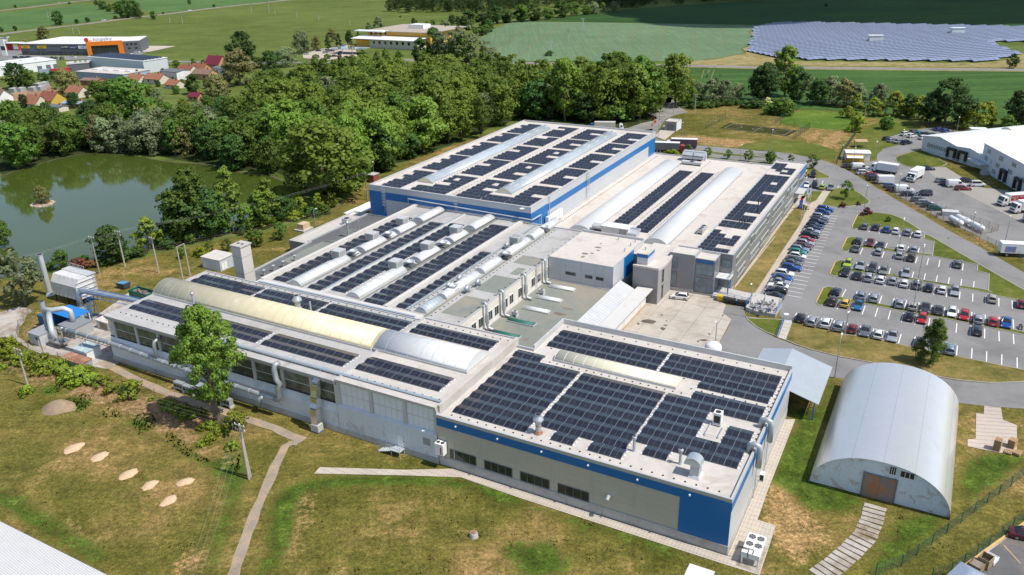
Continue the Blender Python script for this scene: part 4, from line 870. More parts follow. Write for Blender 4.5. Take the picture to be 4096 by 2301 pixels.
def _f(b):
 top=[(157.5,8.32),(160.0,7.92),(164,7.72),(167,8.22),(169.5,9.02),(170.85,9.22)]
 for i in range(5):
  (a,za),(c,zc)=top[i],top[i+1]
  b.add([(a,51.8,za),(c,51.8,zc),(c,57.2,zc),(a,57.2,za)],[(0,1,2,3)])
  b.hexa([(a,51.3,za-.3),(c,51.3,zc-.3),(c,51.8,zc-.3),(a,51.8,za-.3),(a,51.3,za+.3),(c,51.3,zc+.3),(c,51.8,zc+.3),(a,51.8,za+.3)])
 b.box(157.4,157.9,51.8,57.2,8.2,8.6);b.ub(164.3,170.9,-59.5,-57.2,8.21,8.4)
part(t,'roof',roof_pale,_f)
part(t,'penthouse',clad_silver2,lambda b:b.ub(159.8,164.2,-57.15,-54.7,7.7,9.6))
part(t,'penthouse',clad_blue,lambda b:b.ub(159.75,164.25,-57.2,-54.65,9.6,10.4),label='blue band of the penthouse')
part(t,'penthouse',roof_pale,lambda b:b.ub(159.65,164.35,-57.3,-54.55,10.4,10.55),label='pale roof of the penthouse')
window(t,'v+',-51.4,160.2,161.4,.3,3.6,1,3);window(t,'v+',-51.4,160.2,161.4,4.2,7.3,1,3)
t=uthing('reception_building','grey entrance building with tall glass bays and a balcony','entrance building',168.5,-46)
block(t,rect(166.9,171.9,-51.9,-46.2),.0,9.2,.3,render_grey,roof_pale,pw=.2)
block(t,rect(167.2,171.9,-46.2,-41.8),.0,8.6,.25,clad_wing,roof_pale,pw=.2)
for z0,z1 in((5.4,8.1),(.9,4.8)):window(t,'u-',166.9,-51.8,-50.1,z0,z1,1,2,frame_m,win_blue)
window(t,'u-',167.2,-46.0,-42.0,4.7,7.5,3,2,frame_m,win_blue,'glass_bay');window(t,'u-',167.2,-46.0,-42.0,.5,4.1,3,2,frame_m,win_blue,'glass_bay');window(t,'u-',167.2,-46.0,-42.0,7.5,8.4,3,1,frame_m,clad_blue,'glass_bay')
window(t,'v+',-41.8,167.3,169.3,.6,4.1,2,2,frame_m,win_blue);window(t,'v+',-41.8,167.3,169.3,4.7,8.3,2,2,frame_m,win_blue)
part(t,'plinth',plinth_m,lambda b:(b.ub(166.8,167.0,-52.0,-46.1,0,.85),b.ub(167.05,167.25,-46.1,-41.7,0,.45)))
window(t,'u-',171.9,-41.4,-39.3,5.6,7.3,2,1,frame_m,win_blue)
b_=part(t,'balcony',white_sheet,lambda b:b.ub(168.6,171.9,-41.75,-38.6,3.95,4.15))
part(b_,'railing',steel,lambda b:[b.ub(168.6,171.9,-38.7,-38.62,z,z+.05)for z in(4.5,4.85,5.15)]+[b.ub(168.6,168.68,-41.7,-38.7,z,z+.05)for z in(4.5,4.85,5.15)]+[b.ub(168.6+i*1.1,168.66+i*1.1,-38.7,-38.64,4.15,5.15)for i in range(4)])
part(t,'column',blue_steel,lambda b:b.ub(168.7,168.95,-38.95,-38.7,0,3.95))
part(t,'terrace_rail',blue_steel,lambda b:[b.tube([(166.5,41.5,z),(165.4,33.2,z)],.04,6)for z in(1.0,1.5,1.9)]+[b.tube([(166.5-.22*i,41.5-1.66*i,.6),(166.5-.22*i,41.5-1.66*i,1.9)],.04,6)for i in range(6)])
part(t,'ramp',plinth_m,lambda b:b.prism([(166.3,41.7),(165.2,33.0),(171.0,33.0),(171.9,39.0),(171.9,41.7)],0,.62))
# GREEN ROOFED KITCHEN BLOCK + WHITE SHED
t=uthing('factory_block','low block with a weathered green felt roof and small barrel skylights','factory block',132,-67)
block(t,[(112.7,-75.1),(151.9,-75.1),(151.9,-59.3),(124.7,-59.3),(124.7,-62.0),(112.7,-62.0)],0,4.3,.18,render_white,roof_green,pw=.25)
for a,b_,c,mt in(((470,45),(690,90),0,vault_white),((345,145),(570,190),0,vault_white),((222,245),(455,295),0,vault_white),((80,360),(325,410),0,green_m),((-60,475),(190,520),0,green_m)):
 p,q=RU(2,2,*a,4.5),RU(2,2,*b_,4.5);vault(t,p[0]-.7,p[0]+.7,p[1],q[1],4.12,.35,'v',mt,rib=1.3 if mt is vault_white else 0,curb=.25)
t=uthing('loading_shed','white loading shed with a ribbed lean-to and a flat canopy beside the concrete yard','shed',143,-56)
part(t,'lean_to_roof',M('ribbed_white_sheet',(.50,.505,.51),.5,ln=((0,1.0,.14,.72),)),lambda b:b.hexa([(124.8,59.3,4.0),(124.8,55.9,3.0),(155.6,55.9,3.0),(155.6,59.3,4.0),(124.8,59.3,5.2),(124.8,55.9,3.7),(155.6,55.9,3.7),(155.6,59.3,5.2)]))
part(t,'canopy_roof',M('canopy_sheet',(.60,.58,.54),.6,var=.05,scale=.4,stain=((.50,.46,.40),.38,.25)),lambda b:b.hexa([(124.8,55.85,3.55),(124.8,52.3,3.65),(157.2,52.3,3.65),(157.2,55.85,3.55),(124.8,55.85,3.7),(124.8,52.3,3.85),(157.2,52.3,3.85),(157.2,55.85,3.7)]))
part(t,'wall',M('white_ribbed_wall',(.68,.67,.64),.6,ln=((0,.3,.05,.85),(0,9.5,.15,.4))),lambda b:b.ub(124.8,156.0,-53.6,-53.4,.7,3.6))
part(t,'plinth',M('stained_plinth',(.48,.37,.25),.9,var=.2),lambda b:b.ub(124.8,156.05,-53.65,-53.3,0,.7))
t=uthing('bicycle_shelter','steel bicycle shelter with a pale gabled roof behind the front hall','shelter',131,-16)
def _f(b):
 for e in(0,):b.add([(124.3,12.2,3.5),(138.4,12.2,3.5),(138.4,19.3,5.6),(124.3,19.3,5.6),(124.6,24.4,4.6),(138.2,24.4,4.6),(124.3,12.2,3.4),(138.4,12.2,3.4),(138.4,19.3,5.5),(124.3,19.3,5.5),(124.6,24.4,4.5),(138.2,24.4,4.5)],[(0,1,2,3),(3,2,5,4),(7,6,9,8),(8,9,10,11),(0,6,7,1),(0,3,9,6),(1,7,8,2),(3,4,10,9),(2,8,11,5)])
part(t,'roof',M('ribbed_steel_roof',(.47,.51,.54),.4,.35,var=.08,scale=.4,ln=((0,.33,.06,.85),)),_f)
for u in(124.9,131,138):part(t,'column',blue_steel,lambda b:b.ub(u-.1,u+.1,-13.0,-12.8,0,3.4))
part(t,'wall',clad_silver2,lambda b:b.ub(126,138,-19.5,-19.3,0,4.8))
for i in range(4):
 k=thing('bicycle','dark bicycle parked under the pale gabled shelter, %s from its open end'%ORD[i],'bicycle',W(125.3+i*1.2,-14.2),YAW+R(90),'bicycles in the shelter')
 for x in(-.5,.5):part(k,'wheel',dark_m,lambda b:b.tube([(x+.34*math.cos(2*math.pi*j/12),0,.34+.34*math.sin(2*math.pi*j/12))for j in range(13)],.035,5))
 part(k,'frame',dark_m,lambda b:(b.tube([(-.5,0,.34),(-.1,0,.32),(.35,0,.8),(-.2,0,.8),(-.5,0,.34)],.025,5),b.tube([(-.1,0,.32),(-.25,0,.95)],.025,5),b.tube([(.5,0,.34),(.33,0,1.0)],.025,5)))
 part(k,'handlebar',dark_m,lambda b:b.tube([(.33,-.28,1.02),(.33,.28,1.02)],.02,5));part(k,'saddle',dark_m,lambda b:b.box(-.38,-.14,-.07,.07,.95,1.02))
 # ARCHED HANGAR
t=uthing('arched_hangar','silver corrugated arched hangar with a rusty gate','hangar',123,-1)
def hprof(w=9.35,h=6.6,n=28):
 return[(-1+0.0+w*math.copysign(abs(math.cos(a))**.93,math.cos(a)),h*abs(math.sin(a))**.97)for a in(math.pi*i/n for i in range(n+1))]
hp=[(-y-2.0+1.0-.0,z)for y,z in hprof()]
hp=[(1.02+w_*1.0,z)for w_,z in[(p[0]+1.0-.0,p[1])for p in hp]]
cy=sum(p[0]for p in hp)/len(hp);hp=[(p[0]-cy+1.0,p[1])for p in hp]
hang_m=M('silver_corrugated_roof',(.74,.73,.715),.29,.6,var=.04,scale=.25,ln=((0,.62,.07,.80),(1,4.1,.06,.72)),stain=((.60,.59,.57),.30,.25))
mb=MB();mb.extr(hp,'x',107.2,138.6,caps=False);n=len(hp);o=mb.build('roof',hang_m,t)
o.data.polygons.foreach_set('use_smooth',[True]*len(o.data.polygons))
mb=MB();mb.add([(107.7,y,z)for y,z in inset(hp[::-1],.06)],[tuple(range(n))]);em=M('blue_white_sheet',(.60,.66,.71),.6,var=.06,scale=.5,ln=((1,1.35,.025,.75),(2,1.6,.03,.7)),stain=((.34,.15,.07),.37,.7));mb.build('end_wall',em,t)
mb=MB();mb.add([(138.3,y,z)for y,z in inset(hp[::-1],.06)],[tuple(range(n-1,-1,-1))])
mb.build('end_wall',em,t)
g_=part(t,'gate',M('rusty_gate',(.22,.20,.185),.8,var=.2,scale=.7,stain=((.36,.15,.06),.47,.5)),lambda b:[b.ub(107.55,107.68,a,c,.05,3.9)for a,c in((-3.15,-1.06),(-1.02,1.07))])
part(g_,'gate_frame',frame_m,lambda b:(b.ub(107.5,107.69,-3.3,-3.17,0,4.05),b.ub(107.5,107.69,1.09,1.2,0,4.05),b.ub(107.5,107.69,-3.17,1.09,3.92,4.05)))
for a,c,z0,z1 in((-.1,.75,4.75,5.9),(1.3,3.1,4.75,5.6)):
 part(t,'opening',dark_m,lambda b:b.ub(107.6,107.69,a,c,z0,z1),label='broken dark pane high in the end wall')
 part(t,'opening_frame',white_m,lambda b:[b.ub(107.55,107.6,a+(c-a)*k/3-.03,a+(c-a)*k/3+.03,z0,z1)for k in range(4)])
 # BARN ROOF in the lower left corner, small hut roof at the bottom
t=uthing('white_barn','white corrugated barn roof cut by the lower left corner of the frame','barn',25,-100)
def _f(b):
 b.add([(42.8,104,6),(42.8,70,6),(33,70,8.8),(33,104,8.8),(23,104,6),(23,70,6)],[(0,3,2,1),(3,4,5,2)])
 b.add([(42.85,104,5.85),(42.85,70,5.85),(42.85,70,6.02),(42.85,104,6.02)],[(0,3,2,1)])
part(t,'roof',M('white_corrugated_barn_roof',(.64,.63,.61),.6,0,corr=(1,.32,.8),ln=((1,.32,.08,.86),(0,3.1,.04,.88)),var=.05),_f)
part(t,'wall',white_sheet,lambda b:b.ub(23.4,42.4,-103.6,-70.4,0,5.9))
c=GT(2,3,1820,1420,2.4)
t=thing('garden_hut','small white flat roofed hut at the bottom edge below the beige hall','hut',(c.x,c.y-1.2,0),YAW)
part(t,'wall',white_sheet,lambda b:b.box(-2.2,2.0,-1.4,1.4,0,2.3));part(t,'roof',M('hut_roof',(.68,.66,.62),.7,ln=((0,.3,.05,.85),)),lambda b:b.box(-2.4,2.2,-1.6,1.6,2.3,2.45))
# little black fastening caps dotted over the roof membranes
def caps(tname,L,z):
 t=next(o for o in bpy.data.objects if o.get('label')==tname);mb=MB()
 for u0,u1,v0,v1,st in L:
  n=max(1,int(max(abs(u1-u0),abs(v1-v0))/st))
  for i in range(n+1):u=u0+(u1-u0)*i/n;v=v0+(v1-v0)*i/n;mb.ub(u-.1,u+.1,v-.1,v+.1,z+.002,z+.12)
 tag(mb.build('fastening_cap',dark_m,t),kind='stuff')
caps('low front hall clad in beige with a blue stripe, big solar roof nearest the camera',[(88.0,88.0,-60,-19,1.5),(123.2,123.2,-57,-19,2.2),(109.6,109.6,-54,-31,1.3),(111.6,111.6,-30,-18,1.6),(114.2,114.2,-56,-32,2.2),(98,121,-17.6,-17.6,1.3)],ZR)
caps('long old hall with a yellow arched skylight and dark glazed front',[(89.2,89.2,-137,-83,1.5),(111.2,111.2,-137,-83,2)],9.55);caps('hall section with white panelled front and a white arched skylight',[(89.2,89.2,-80,-63,1.5),(111.3,111.3,-80,-63,1.5)],9.8)
caps('low pale roofed hall with two big white arched skylights behind the offices',[(186,262,-88.0,-88.0,1.1),(186,262,-69.7,-69.7,1.2),(186,250,-63.6,-63.6,1.2)],5.3);caps('tall silver hall with blue stripes, two clear arched skylights and a solar roof',[(182,257,-124.7,-124.7,1.4),(182,257,-131.0,-131.0,1.4),(182,257,-105.7,-105.7,1.4),(174,262,-115.0,-115.0,1.6)],12.45)
caps('flat grey middle hall with three rows of arched skylights',[(116,170,-82.4,-82.4,1.5),(116,170,-76.2,-76.2,2.2),(116,150,-87.4,-87.4,1.6)],8.7)
# drains, puddle marks and rust on the big roofs are stains with a shape of their own
stain_m=M('puddle_stain',(.20,.165,.13),.9,var=.4,scale=1.5)
def stain(L,z):
 for u,v,a,b_,k in L:
  r_=random.Random(int(u*10));pts=[(u+a*math.cos(q)*r_.uniform(.6,1.1),v+b_*math.sin(q)*r_.uniform(.6,1.1))for q in(2*math.pi*i/11 for i in range(11))]
  t=next(o for o in bpy.data.objects if o.get('label')==k);mb=MB();p=smooth_poly(pts,2);mb.add([(x,-y,z)for x,y in p],[tuple(range(len(p)))[::-1]]);mb.build('roof_stain',stain_m,t)
wb='white panelled box with three small windows and a blue corner';stain([(162,-67.5,.5,.9,wb),(160.3,-66.7,.45,.6,wb),(157.2,-68.6,.6,.9,wb),(158.0,-67.2,.35,.7,wb),(155.2,-68.2,.8,.45,wb),(164.5,-67.8,.4,.4,wb)],9.405)
gb='low block with a weathered green felt roof and small barrel skylights'
stain([(*RU(2,2,560,320,4.1),.9,1.5,gb),(*RU(2,2,640,270,4.1),.6,1.6,gb),(*RU(2,2,240,560,4.1),.9,.7,gb)],4.127)
oil=M('oil_stain',(.11,.09,.07),.8,var=.4,scale=1.)
for i,(x,y,a,b_)in enumerate(((1385,388,1.6,.8),(1290,412,.4,.3),(1520,457,.6,.5),(1545,425,.5,.25),(1555,385,.3,.2),(1900,566,.8,.3),(1510,330,.4,.2),(1950,505,.3,.3))):
 p=GT(2,2,x,y);r_=random.Random(i);q=smooth_poly([(p.x+a*math.cos(k)*r_.uniform(.5,1.15),p.y+b_*math.sin(k)*r_.uniform(.5,1.15)*1.6)for k in(2*math.pi*j/10 for j in range(10))]);sheet('oil_stain',[q],.058,oil)
 # ROOFTOP AND YARD EQUIPMENT
def rt(c,r,x,y,z):p=RU(c,r,x,y,z);return W(p[0],p[1],z)
def louvre_box(b,sx,sy,z0,z1):b.box(-sx/2,sx/2,-sy/2,sy/2,z0,z1)
# coolers, fans and ducts on the middle hall
t=thing('rooftop_cooler','x','cooling unit',(0,0,0),YAW)
part(t,'casing',grey_m,lambda b:(b.box(-1.15,1.15,-1.15,1.15,.75,2.35),b.box(-1.2,1.2,-1.2,1.2,2.35,2.5)))
part(t,'louvre',M('louvre_grey',(.36,.36,.35),.6,ln=((2,.16,.05,.6),)),lambda b:(b.box(-1.18,-1.15,-.9,.9,.9,2.2),b.box(-.9,.9,-1.18,-1.15,.9,2.2)))
part(t,'stand',dark_m,lambda b:b.box(-.8,.8,-.8,.8,0,.75));note_kids(t);proto=t
gc='box coolers on the middle hall'
cl_=[('nearest box cooler beside the first skylight row',1,1,835,1120),('middle box cooler beside the first skylight row',1,1,1148,955),('farthest box cooler beside the first skylight row',1,1,1428,810),('nearest box cooler beside the second skylight row',1,1,1365,1220),('middle box cooler beside the second skylight row',1,1,1660,1050),('farthest box cooler beside the second skylight row',1,1,1928,895),('box cooler at the right edge of the grey middle hall by the third skylight row',1,1,2485,990),('box cooler beside the third skylight row close to the green felt patch',2,1,150,985)]
for i,(lb,c,r,x,y)in enumerate(cl_):
 if i==0:t.location=rt(c,r,x,y,8.7);t['label']=lb;t['group']=gc
 else:dup(proto,rt(c,r,x,y,8.7),YAW,lb,gc)
t=thing('roof_fan','x','roof fan',(0,0,0),YAW)
part(t,'base',roof_dark,lambda b:b.box(-1.0,1.0,-.9,.9,0,.45));part(t,'bowl',steel,lambda b:b.lathe([(.45,.45),(.5,.6),(.95,1.15),(1.0,1.25),(.8,1.25),(.4,.8)],n=16));part(t,'cap',grey_m,lambda b:b.lathe([(.1,.8),(.55,1.0),(.3,1.15),(0.02,1.2)],n=14));note_kids(t);proto=t
gf='bowl shaped roof fans on the middle hall'
fl_=[('nearest bowl fan in the gap of the first skylight row',1,1,968,1078),('farther bowl fan in the gap of the first skylight row',1,1,1297,908),('nearest bowl fan in the gap of the second skylight row',1,1,1500,1180),('farther bowl fan in the gap of the second skylight row',1,1,1808,998),('bowl fan at the near end of the third skylight row',1,2,1900,100),('bowl fan midway along the third skylight row',1,1,2395,1100),('bowl fan between two skylights beside the green felt patch',2,1,60,1100),('bowl fan near the far end of the third skylight row',2,1,420,850)]
for i,(lb,c,r,x,y)in enumerate(fl_):
 if i==0:t.location=rt(c,r,x,y,8.9);t['label']=lb;t['group']=gf
 else:dup(proto,rt(c,r,x,y,8.9),YAW,lb,gf)
t=thing('gooseneck_vent','x','roof vent',(0,0,0),YAW)
part(t,'duct',duct_grey,lambda b:b.tube([(0,0,0),(0,0,.7),(-.1,0,1.1),(-.45,0,1.35),(-.85,0,1.15),(-.95,0,.75)],.42,10),smooth=True);part(t,'mouth',dark_m,lambda b:b.tube([(-.95,0,.8),(-.96,0,.74)],.36,10));note_kids(t);proto=t
gg='gooseneck vents on the middle hall'
for i,(lb,c,r,x,y)in enumerate([('gooseneck vent left of the third skylight row, nearest the camera',1,1,1870,1390),('gooseneck vent left of the third skylight row, second from the camera',1,1,1970,1320),('gooseneck vent right of the third skylight row above the cream wall',1,1,2140,1360),('gooseneck vent on the green felt strip at the near end',1,1,2040,1420),('small gooseneck vent by the cooler at the right edge of the middle hall',1,1,2410,1010),('gooseneck vent beside the cooler near the white block',2,1,75,1010)]):
 if i==0:t.location=rt(c,r,x,y,8.7);t['label']=lb;t['group']=gg
 else:dup(proto,rt(c,r,x,y,8.7),YAW,lb,gg)
 # mushroom vents on the dark annex
t=thing('mushroom_vent','x','roof vent');part(t,'pipe',duct_grey,lambda b:b.cyl(0,0,0,1.2,.2,n=10));part(t,'hood',duct_grey,lambda b:b.lathe([(.2,1.0),(.42,1.2),(.42,1.45),(.2,1.6)],n=12));note_kids(t);proto=t
for i,(x,y)in enumerate(((40,1300),(135,1268),(222,1225),(312,1185),(420,1130))):
 lb='pale mushroom vent on the dark annex roof, %s from the camera end'%ORD[i];L_=rt(1,1,x,y,4.1)
 if i==0:t.location=L_;t['label']=lb;t['group']='mushroom vents on the dark annex'
 else:dup(proto,L_,0,lb,'mushroom vents on the dark annex')
def flue(label,loc,h,r,mt,cone=None,band=None,cat='chimney',name='flue'):
 t=thing(name,label,cat,loc)
 part(t,'pipe',mt,lambda b:b.lathe([(r*1.6,0),(r*1.05,r*1.2),(r,r*1.3),(r,h)],n=14))
 if cone:
  part(t,'cowl',mt,lambda b:b.lathe(cone,n=16));part(t,'mouth',dark_m,lambda b:b.cyl(0,0,cone[-1][1]+.004,cone[-1][1]+.02,cone[-1][0]*.86,n=14))
 if band:part(t,'rust_band',rust_m,lambda b:b.lathe([(r*1.62,.0),(r*1.62,.12),(r*1.05,r*1.25)],n=14));part(t,'rust_band',rust_m,lambda b:b.lathe([(r+.02,h*.8),(r+.02,h*.86)],n=14))
 return t
flue('thick grey exhaust stack with rusty bands standing on the front hall',rt(2,2,358,1430,ZR),1.6,.42,duct_grey,[(.42,1.6),(.5,1.75),(.8,2.25),(.78,2.45),(.45,2.95),(.45,3.2)],True)
flue('slim exhaust pipe on the front hall left of the domed duct, farther one',rt(2,3,1250,290,ZR),1.9,.2,duct_grey,[(.2,1.9),(.36,2.1),(.36,2.35),(.24,2.5)])
flue('slim exhaust pipe on the front hall right beside the domed duct',rt(2,3,1680,410,ZR),1.9,.2,duct_grey,[(.2,1.9),(.36,2.1),(.36,2.35),(.24,2.5)])
flue('wide cone topped exhaust stack behind the yellow skylight',rt(1,2,452,280,ZL),1.6,.55,duct_grey,[(.55,1.6),(.95,2.1),(.9,2.3),(.55,2.9),(.5,3.1)])
flue('thin pale pipe beside the cone topped stack behind the yellow skylight',rt(1,2,572,308,ZL),2.4,.16,duct_grey)
flue('slim pipe with a cap in front of the yellow skylight',rt(0,2,1815,255,ZL),2.6,.2,duct_grey,[(.2,2.6),(.36,2.8),(.36,3.05),(.2,3.25)])
flue('tall slim flue with a pointed cap on the dark annex roof',rt(1,1,920,905,4.1),3.6,.3,duct_grey,[(.3,3.6),(.5,3.8),(.45,4.05),(.1,4.5)])
flue('thin grey vent pipe on the dark annex roof',rt(1,1,1020,860,4.1),3.2,.14,duct_grey)
flue('black pole with a dish on the office wing roof',rt(2,1,2403,680,8.45),3.4,.12,dark_m)
for i,(x,y)in enumerate(((1105,935),(1262,955),(1166,1040),(1220,990),(1358,1030))):flue('small vent pipe on the white panelled box roof, %s from its left rear corner'%ORD[i],rt(2,1,x,y,9.4 if i<4 else 10.5),.8,.12,duct_grey)
for i in range(5):flue('short black vent tube on the office wing roof, %s of a row of five'%ORD[i],rt(2,1,2235+i*24,770,8.45),1.0,.1,dark_m)
# domed duct and cooling unit on the front hall
L_=rt(2,3,1825,515,ZR)
t=thing('domed_duct','big domed air duct on a square base near the front hall corner','air duct',L_,YAW)
part(t,'base',grey_m,lambda b:b.hexa([(-1.1,-.85,0),(1.1,-.85,0),(1.1,.85,0),(-1.1,.85,0),(-.75,-.6,.45),(.75,-.6,.45),(.75,.6,.45),(-.75,.6,.45)]))
part(t,'shaft',duct_grey,lambda b:b.box(-.75,.75,-.6,.6,.45,1.9))
def _f(b):
 pr=[(-.75+0,1.9)]+[(-.75+.95*(1-math.cos(a))*.0+(.55-1.3*math.cos(a)),1.9+1.15*math.sin(a))for a in(math.pi*i/12 for i in range(13))]
 pr=[(-(.35)-1.15*math.cos(math.pi-a)*1.0,1.9+1.1*math.sin(a))for a in(math.pi*i/12 for i in range(13))]
 b.extr([(-y,z)for y,z in pr],'x',-.85,.85)
part(t,'hood',M('hood_zinc',(.55,.60,.63),.35,.6,var=.08),_f,smooth=False)
L_=rt(2,2,2030,1345,ZR)
t=thing('cooling_unit','white upright cooling unit with a fan on top, standing among the front solar panels','air conditioner',L_,YAW)
part(t,'casing',white_m,lambda b:b.box(-.6,.6,-.6,.6,.35,2.1));part(t,'grille',dark_m,lambda b:b.box(-.63,-.6,-.45,.45,.5,1.7))
part(t,'fan',dark_m,lambda b:b.cyl(0,0,2.1,2.13,.42,n=16));part(t,'stand',steel,lambda b:(b.box(-.7,.7,-.6,-.5,.1,.35),b.box(-.7,.7,.5,.6,.1,.35),b.box(-.75,.75,-.5,.5,.18,.3)))
part(t,'rail',steel,lambda b:(b.box(-3.8,-.7,.75,.85,.3,.38),b.box(-3.8,-.7,-1.15,-1.05,.3,.38),b.box(-3.86,-3.8,-1.1,.8,.3,.36),b.box(-3.8,-3.7,.75,.85,0,.3),b.box(-3.8,-3.7,-1.15,-1.05,0,.3)))
# wall ducts on the hangar side of the front hall
for i,u in enumerate((98.6,105.6)):
 t=thing('wall_duct','grey hooked duct over the hangar side parapet, %s from the front corner'%ORD[i],'air duct',W(u,-16.9,0),YAW,'hooked ducts on the front hall side')
 part(t,'duct',duct_grey,lambda b:b.tube([(0,.9,8.6),(0,.8,9.6),(0,.2,10.0),(0,-.5,9.7),(0,-.62,9.1),(0,-.62,6.4)],.42,10),smooth=True)
 part(t,'drainpipe',steel,lambda b:b.tube([(1.3,-.2,8.9),(1.3,-.2,0.1)],.08,6))
t=thing('wall_air_conditioner','white air conditioner on brackets low on the front hall side wall','air conditioner',W(101.5,-16.9,0),YAW)
part(t,'casing',white_m,lambda b:b.box(-.5,.5,-1.15,-.55,2.5,3.6));part(t,'grille',dark_m,lambda b:b.box(-.53,-.5,-1.1,-.6,2.6,3.5));part(t,'bracket',steel,lambda b:(b.box(-.5,-.44,-1.1,0,2.4,2.5),b.box(.44,.5,-1.1,0,2.4,2.5)))
# chiller with four fans by the front corner
L_=GT(2,3,2290,1180)
t=thing('chiller','white chiller on legs with four round fans beside the blue corner','chiller',W(88.0,-13.9),YAW)
part(t,'base_slab',concrete_old,lambda b:b.box(-2.8,2.7,-1.4,1.5,0,.12));part(t,'casing',white_m,lambda b:b.box(-2.1,2.1,-1.15,1.15,1.15,1.95))
for x in(-1.95,1.95):
 for y in(-1.0,1.0):part(t,'leg',white_m,lambda b:b.box(x-.1,x+.1,y-.1,y+.1,.12,1.15))
for x in(-.15,1.35):
 for y in(-.55,.55):
  f_=part(t,'fan',M('fan_grey',(.25,.25,.25),.5)if 'fan_grey' not in bpy.data.materials else bpy.data.materials['fan_grey'],lambda b:b.cyl(x,y,1.95,1.98,.5,n=20))
  part(f_,'blade',dark_m,lambda b:[b.add([(x+.08*math.cos(a),y+.08*math.sin(a),1.99),(x+.46*math.cos(a),y+.46*math.sin(a),1.99),(x+.46*math.cos(a+.55),y+.46*math.sin(a+.55),1.99),(x+.08*math.cos(a+.5),y+.08*math.sin(a+.5),1.99)],[(0,1,2,3)])for a in(2*math.pi*i/6 for i in range(6))])
part(t,'pipe',dark_m,lambda b:(b.tube([(-1.3,2.2,1.8),(-1.3,1.2,2.05),(-1.3,-.3,2.1),(-2.0,-.3,2.1),(-2.0,-.3,1.3)],.05,6),b.tube([(-1.5,2.2,1.6),(-1.5,1.2,2.05),(-1.5,.3,2.1),(-2.15,.3,2.1),(-2.15,.3,1.3)],.05,6)))
# condenser with red stripe on the wall near the junction
v0,z0=FU(1,3,1790,350,86.0)
t=thing('wall_condenser','white two fan condenser with a red stripe where beige wall meets corrugated wall','air conditioner',W(85.9,v0,0),YAW)
part(t,'casing',white_m,lambda b:b.box(-.55,.55,-.75,.75,2.6,4.6));part(t,'stripe',M('red_stripe',(.45,.02,.02)),lambda b:b.box(-.57,-.55,-.45,-.25,2.8,4.1))
for y in(-.37,.37):part(t,'fan',dark_m,lambda b:b.cyl(0,y,4.6,4.62,.3,n=14))
part(t,'bracket',steel,lambda b:(b.box(-.5,.6,-.7,-.62,2.5,2.6),b.box(-.5,.6,.62,.7,2.5,2.6)))
# bright rectangular duct down the long hall
t=thing('wall_duct','shiny zigzag rectangular duct down the long hall wall to a white unit','air duct',W(85.7,-85.2,0),YAW)
def _f(b):
 pts=[(1.6,8.6),(1.0,8.9),(.3,8.5),(.2,7.4),(-.1,6.3),(-.1,5.2),(-.65,4.4),(-.65,1.4)]
 for i in range(len(pts)-1):
  (x0,z0),(x1,z1)=pts[i],pts[i+1];d=math.hypot(x1-x0,z1-z0);nx,nz=(z1-z0)/d*.5,-(x1-x0)/d*.5
  b.hexa([(x0+nx,-.62,z0+nz),(x1+nx,-.62,z1+nz),(x1-nx,-.62,z1-nz),(x0-nx,-.62,z0-nz),(x0+nx,.62,z0+nz),(x1+nx,.62,z1+nz),(x1-nx,.62,z1-nz),(x0-nx,.62,z0-nz)])
part(t,'duct',alu_duct,_f);part(t,'unit',grey_m,lambda b:b.box(-1.3,0,-.8,.8,.25,1.5));part(t,'leg',blue_steel,lambda b:b.box(-1.25,-.1,-.75,.75,.05,.25))
# the long grey extraction pipe on the front of the long hall
def fp(c,r,x,y,u):v,z=FU(c,r,x,y,u);return W(u,v,z)
pipe_m=M('extraction_pipe',(.36,.40,.42),.45,.45,var=.1,scale=.8)
t=thing('extraction_pipe','long grey extraction pipe running along the long hall from the filter yard','pipe',W(86,-115,0))
Lc=t.location
p0=W(85.4,-151.2,4.6);pl_=[p0,W(86.0,-137,4.25),W(85.6,-120,3.85),W(85.6,-101,3.5),W(85.6,-94.6,3.45)]
part(t,'pipe',pipe_m,lambda b:b.tube([p-Lc for p in pl_],.42,12),smooth=True)
for i in range(18):
 p=W(85.5,-150+3.1*i,0);j=min(range(len(pl_)-1),key=lambda k:0 if UV(pl_[k])[1]<=-150+3.1*i<=UV(pl_[k+1])[1]else 1);a,b_=pl_[j],pl_[j+1];f=((-150+3.1*i)-UV(a)[1])/(UV(b_)[1]-UV(a)[1]);q=a.lerp(b_,max(0,min(1,f)))
 d=(b_-a).normalized();part(t,'flange',grey_m,lambda b:b.tube([q-Lc-d*.06,q-Lc+d*.06],.47,12))
part(t,'riser',pipe_m,lambda b:b.tube([W(85.6,-94.6,3.45)-Lc,W(85.6,-93.9,3.5)-Lc,W(85.6,-93.5,4.0)-Lc,W(85.6,-93.5,6.0)-Lc,W(85.7,-93.0,6.7)-Lc,W(85.7,-93.7,7.4)-Lc,W(85.8,-93.9,9.3)-Lc,W(86.0,-93.8,10.0)-Lc,W(86.8,-93.6,10.1)-Lc],.48,12),smooth=True)
part(t,'branch',pipe_m,lambda b:b.tube([W(85.5,-97.0,3.4)-Lc,W(85.0,-97.6,3.0)-Lc,W(84.9,-97.9,1.6)-Lc],.4,12),smooth=True)
part(t,'branch',pipe_m,lambda b:b.tube([W(85.7,-124.0,3.9)-Lc,W(85.7,-124.1,6.9)-Lc,W(85.9,-124.0,7.6)-Lc,W(86.8,-123.9,7.9)-Lc],.33,12),smooth=True)
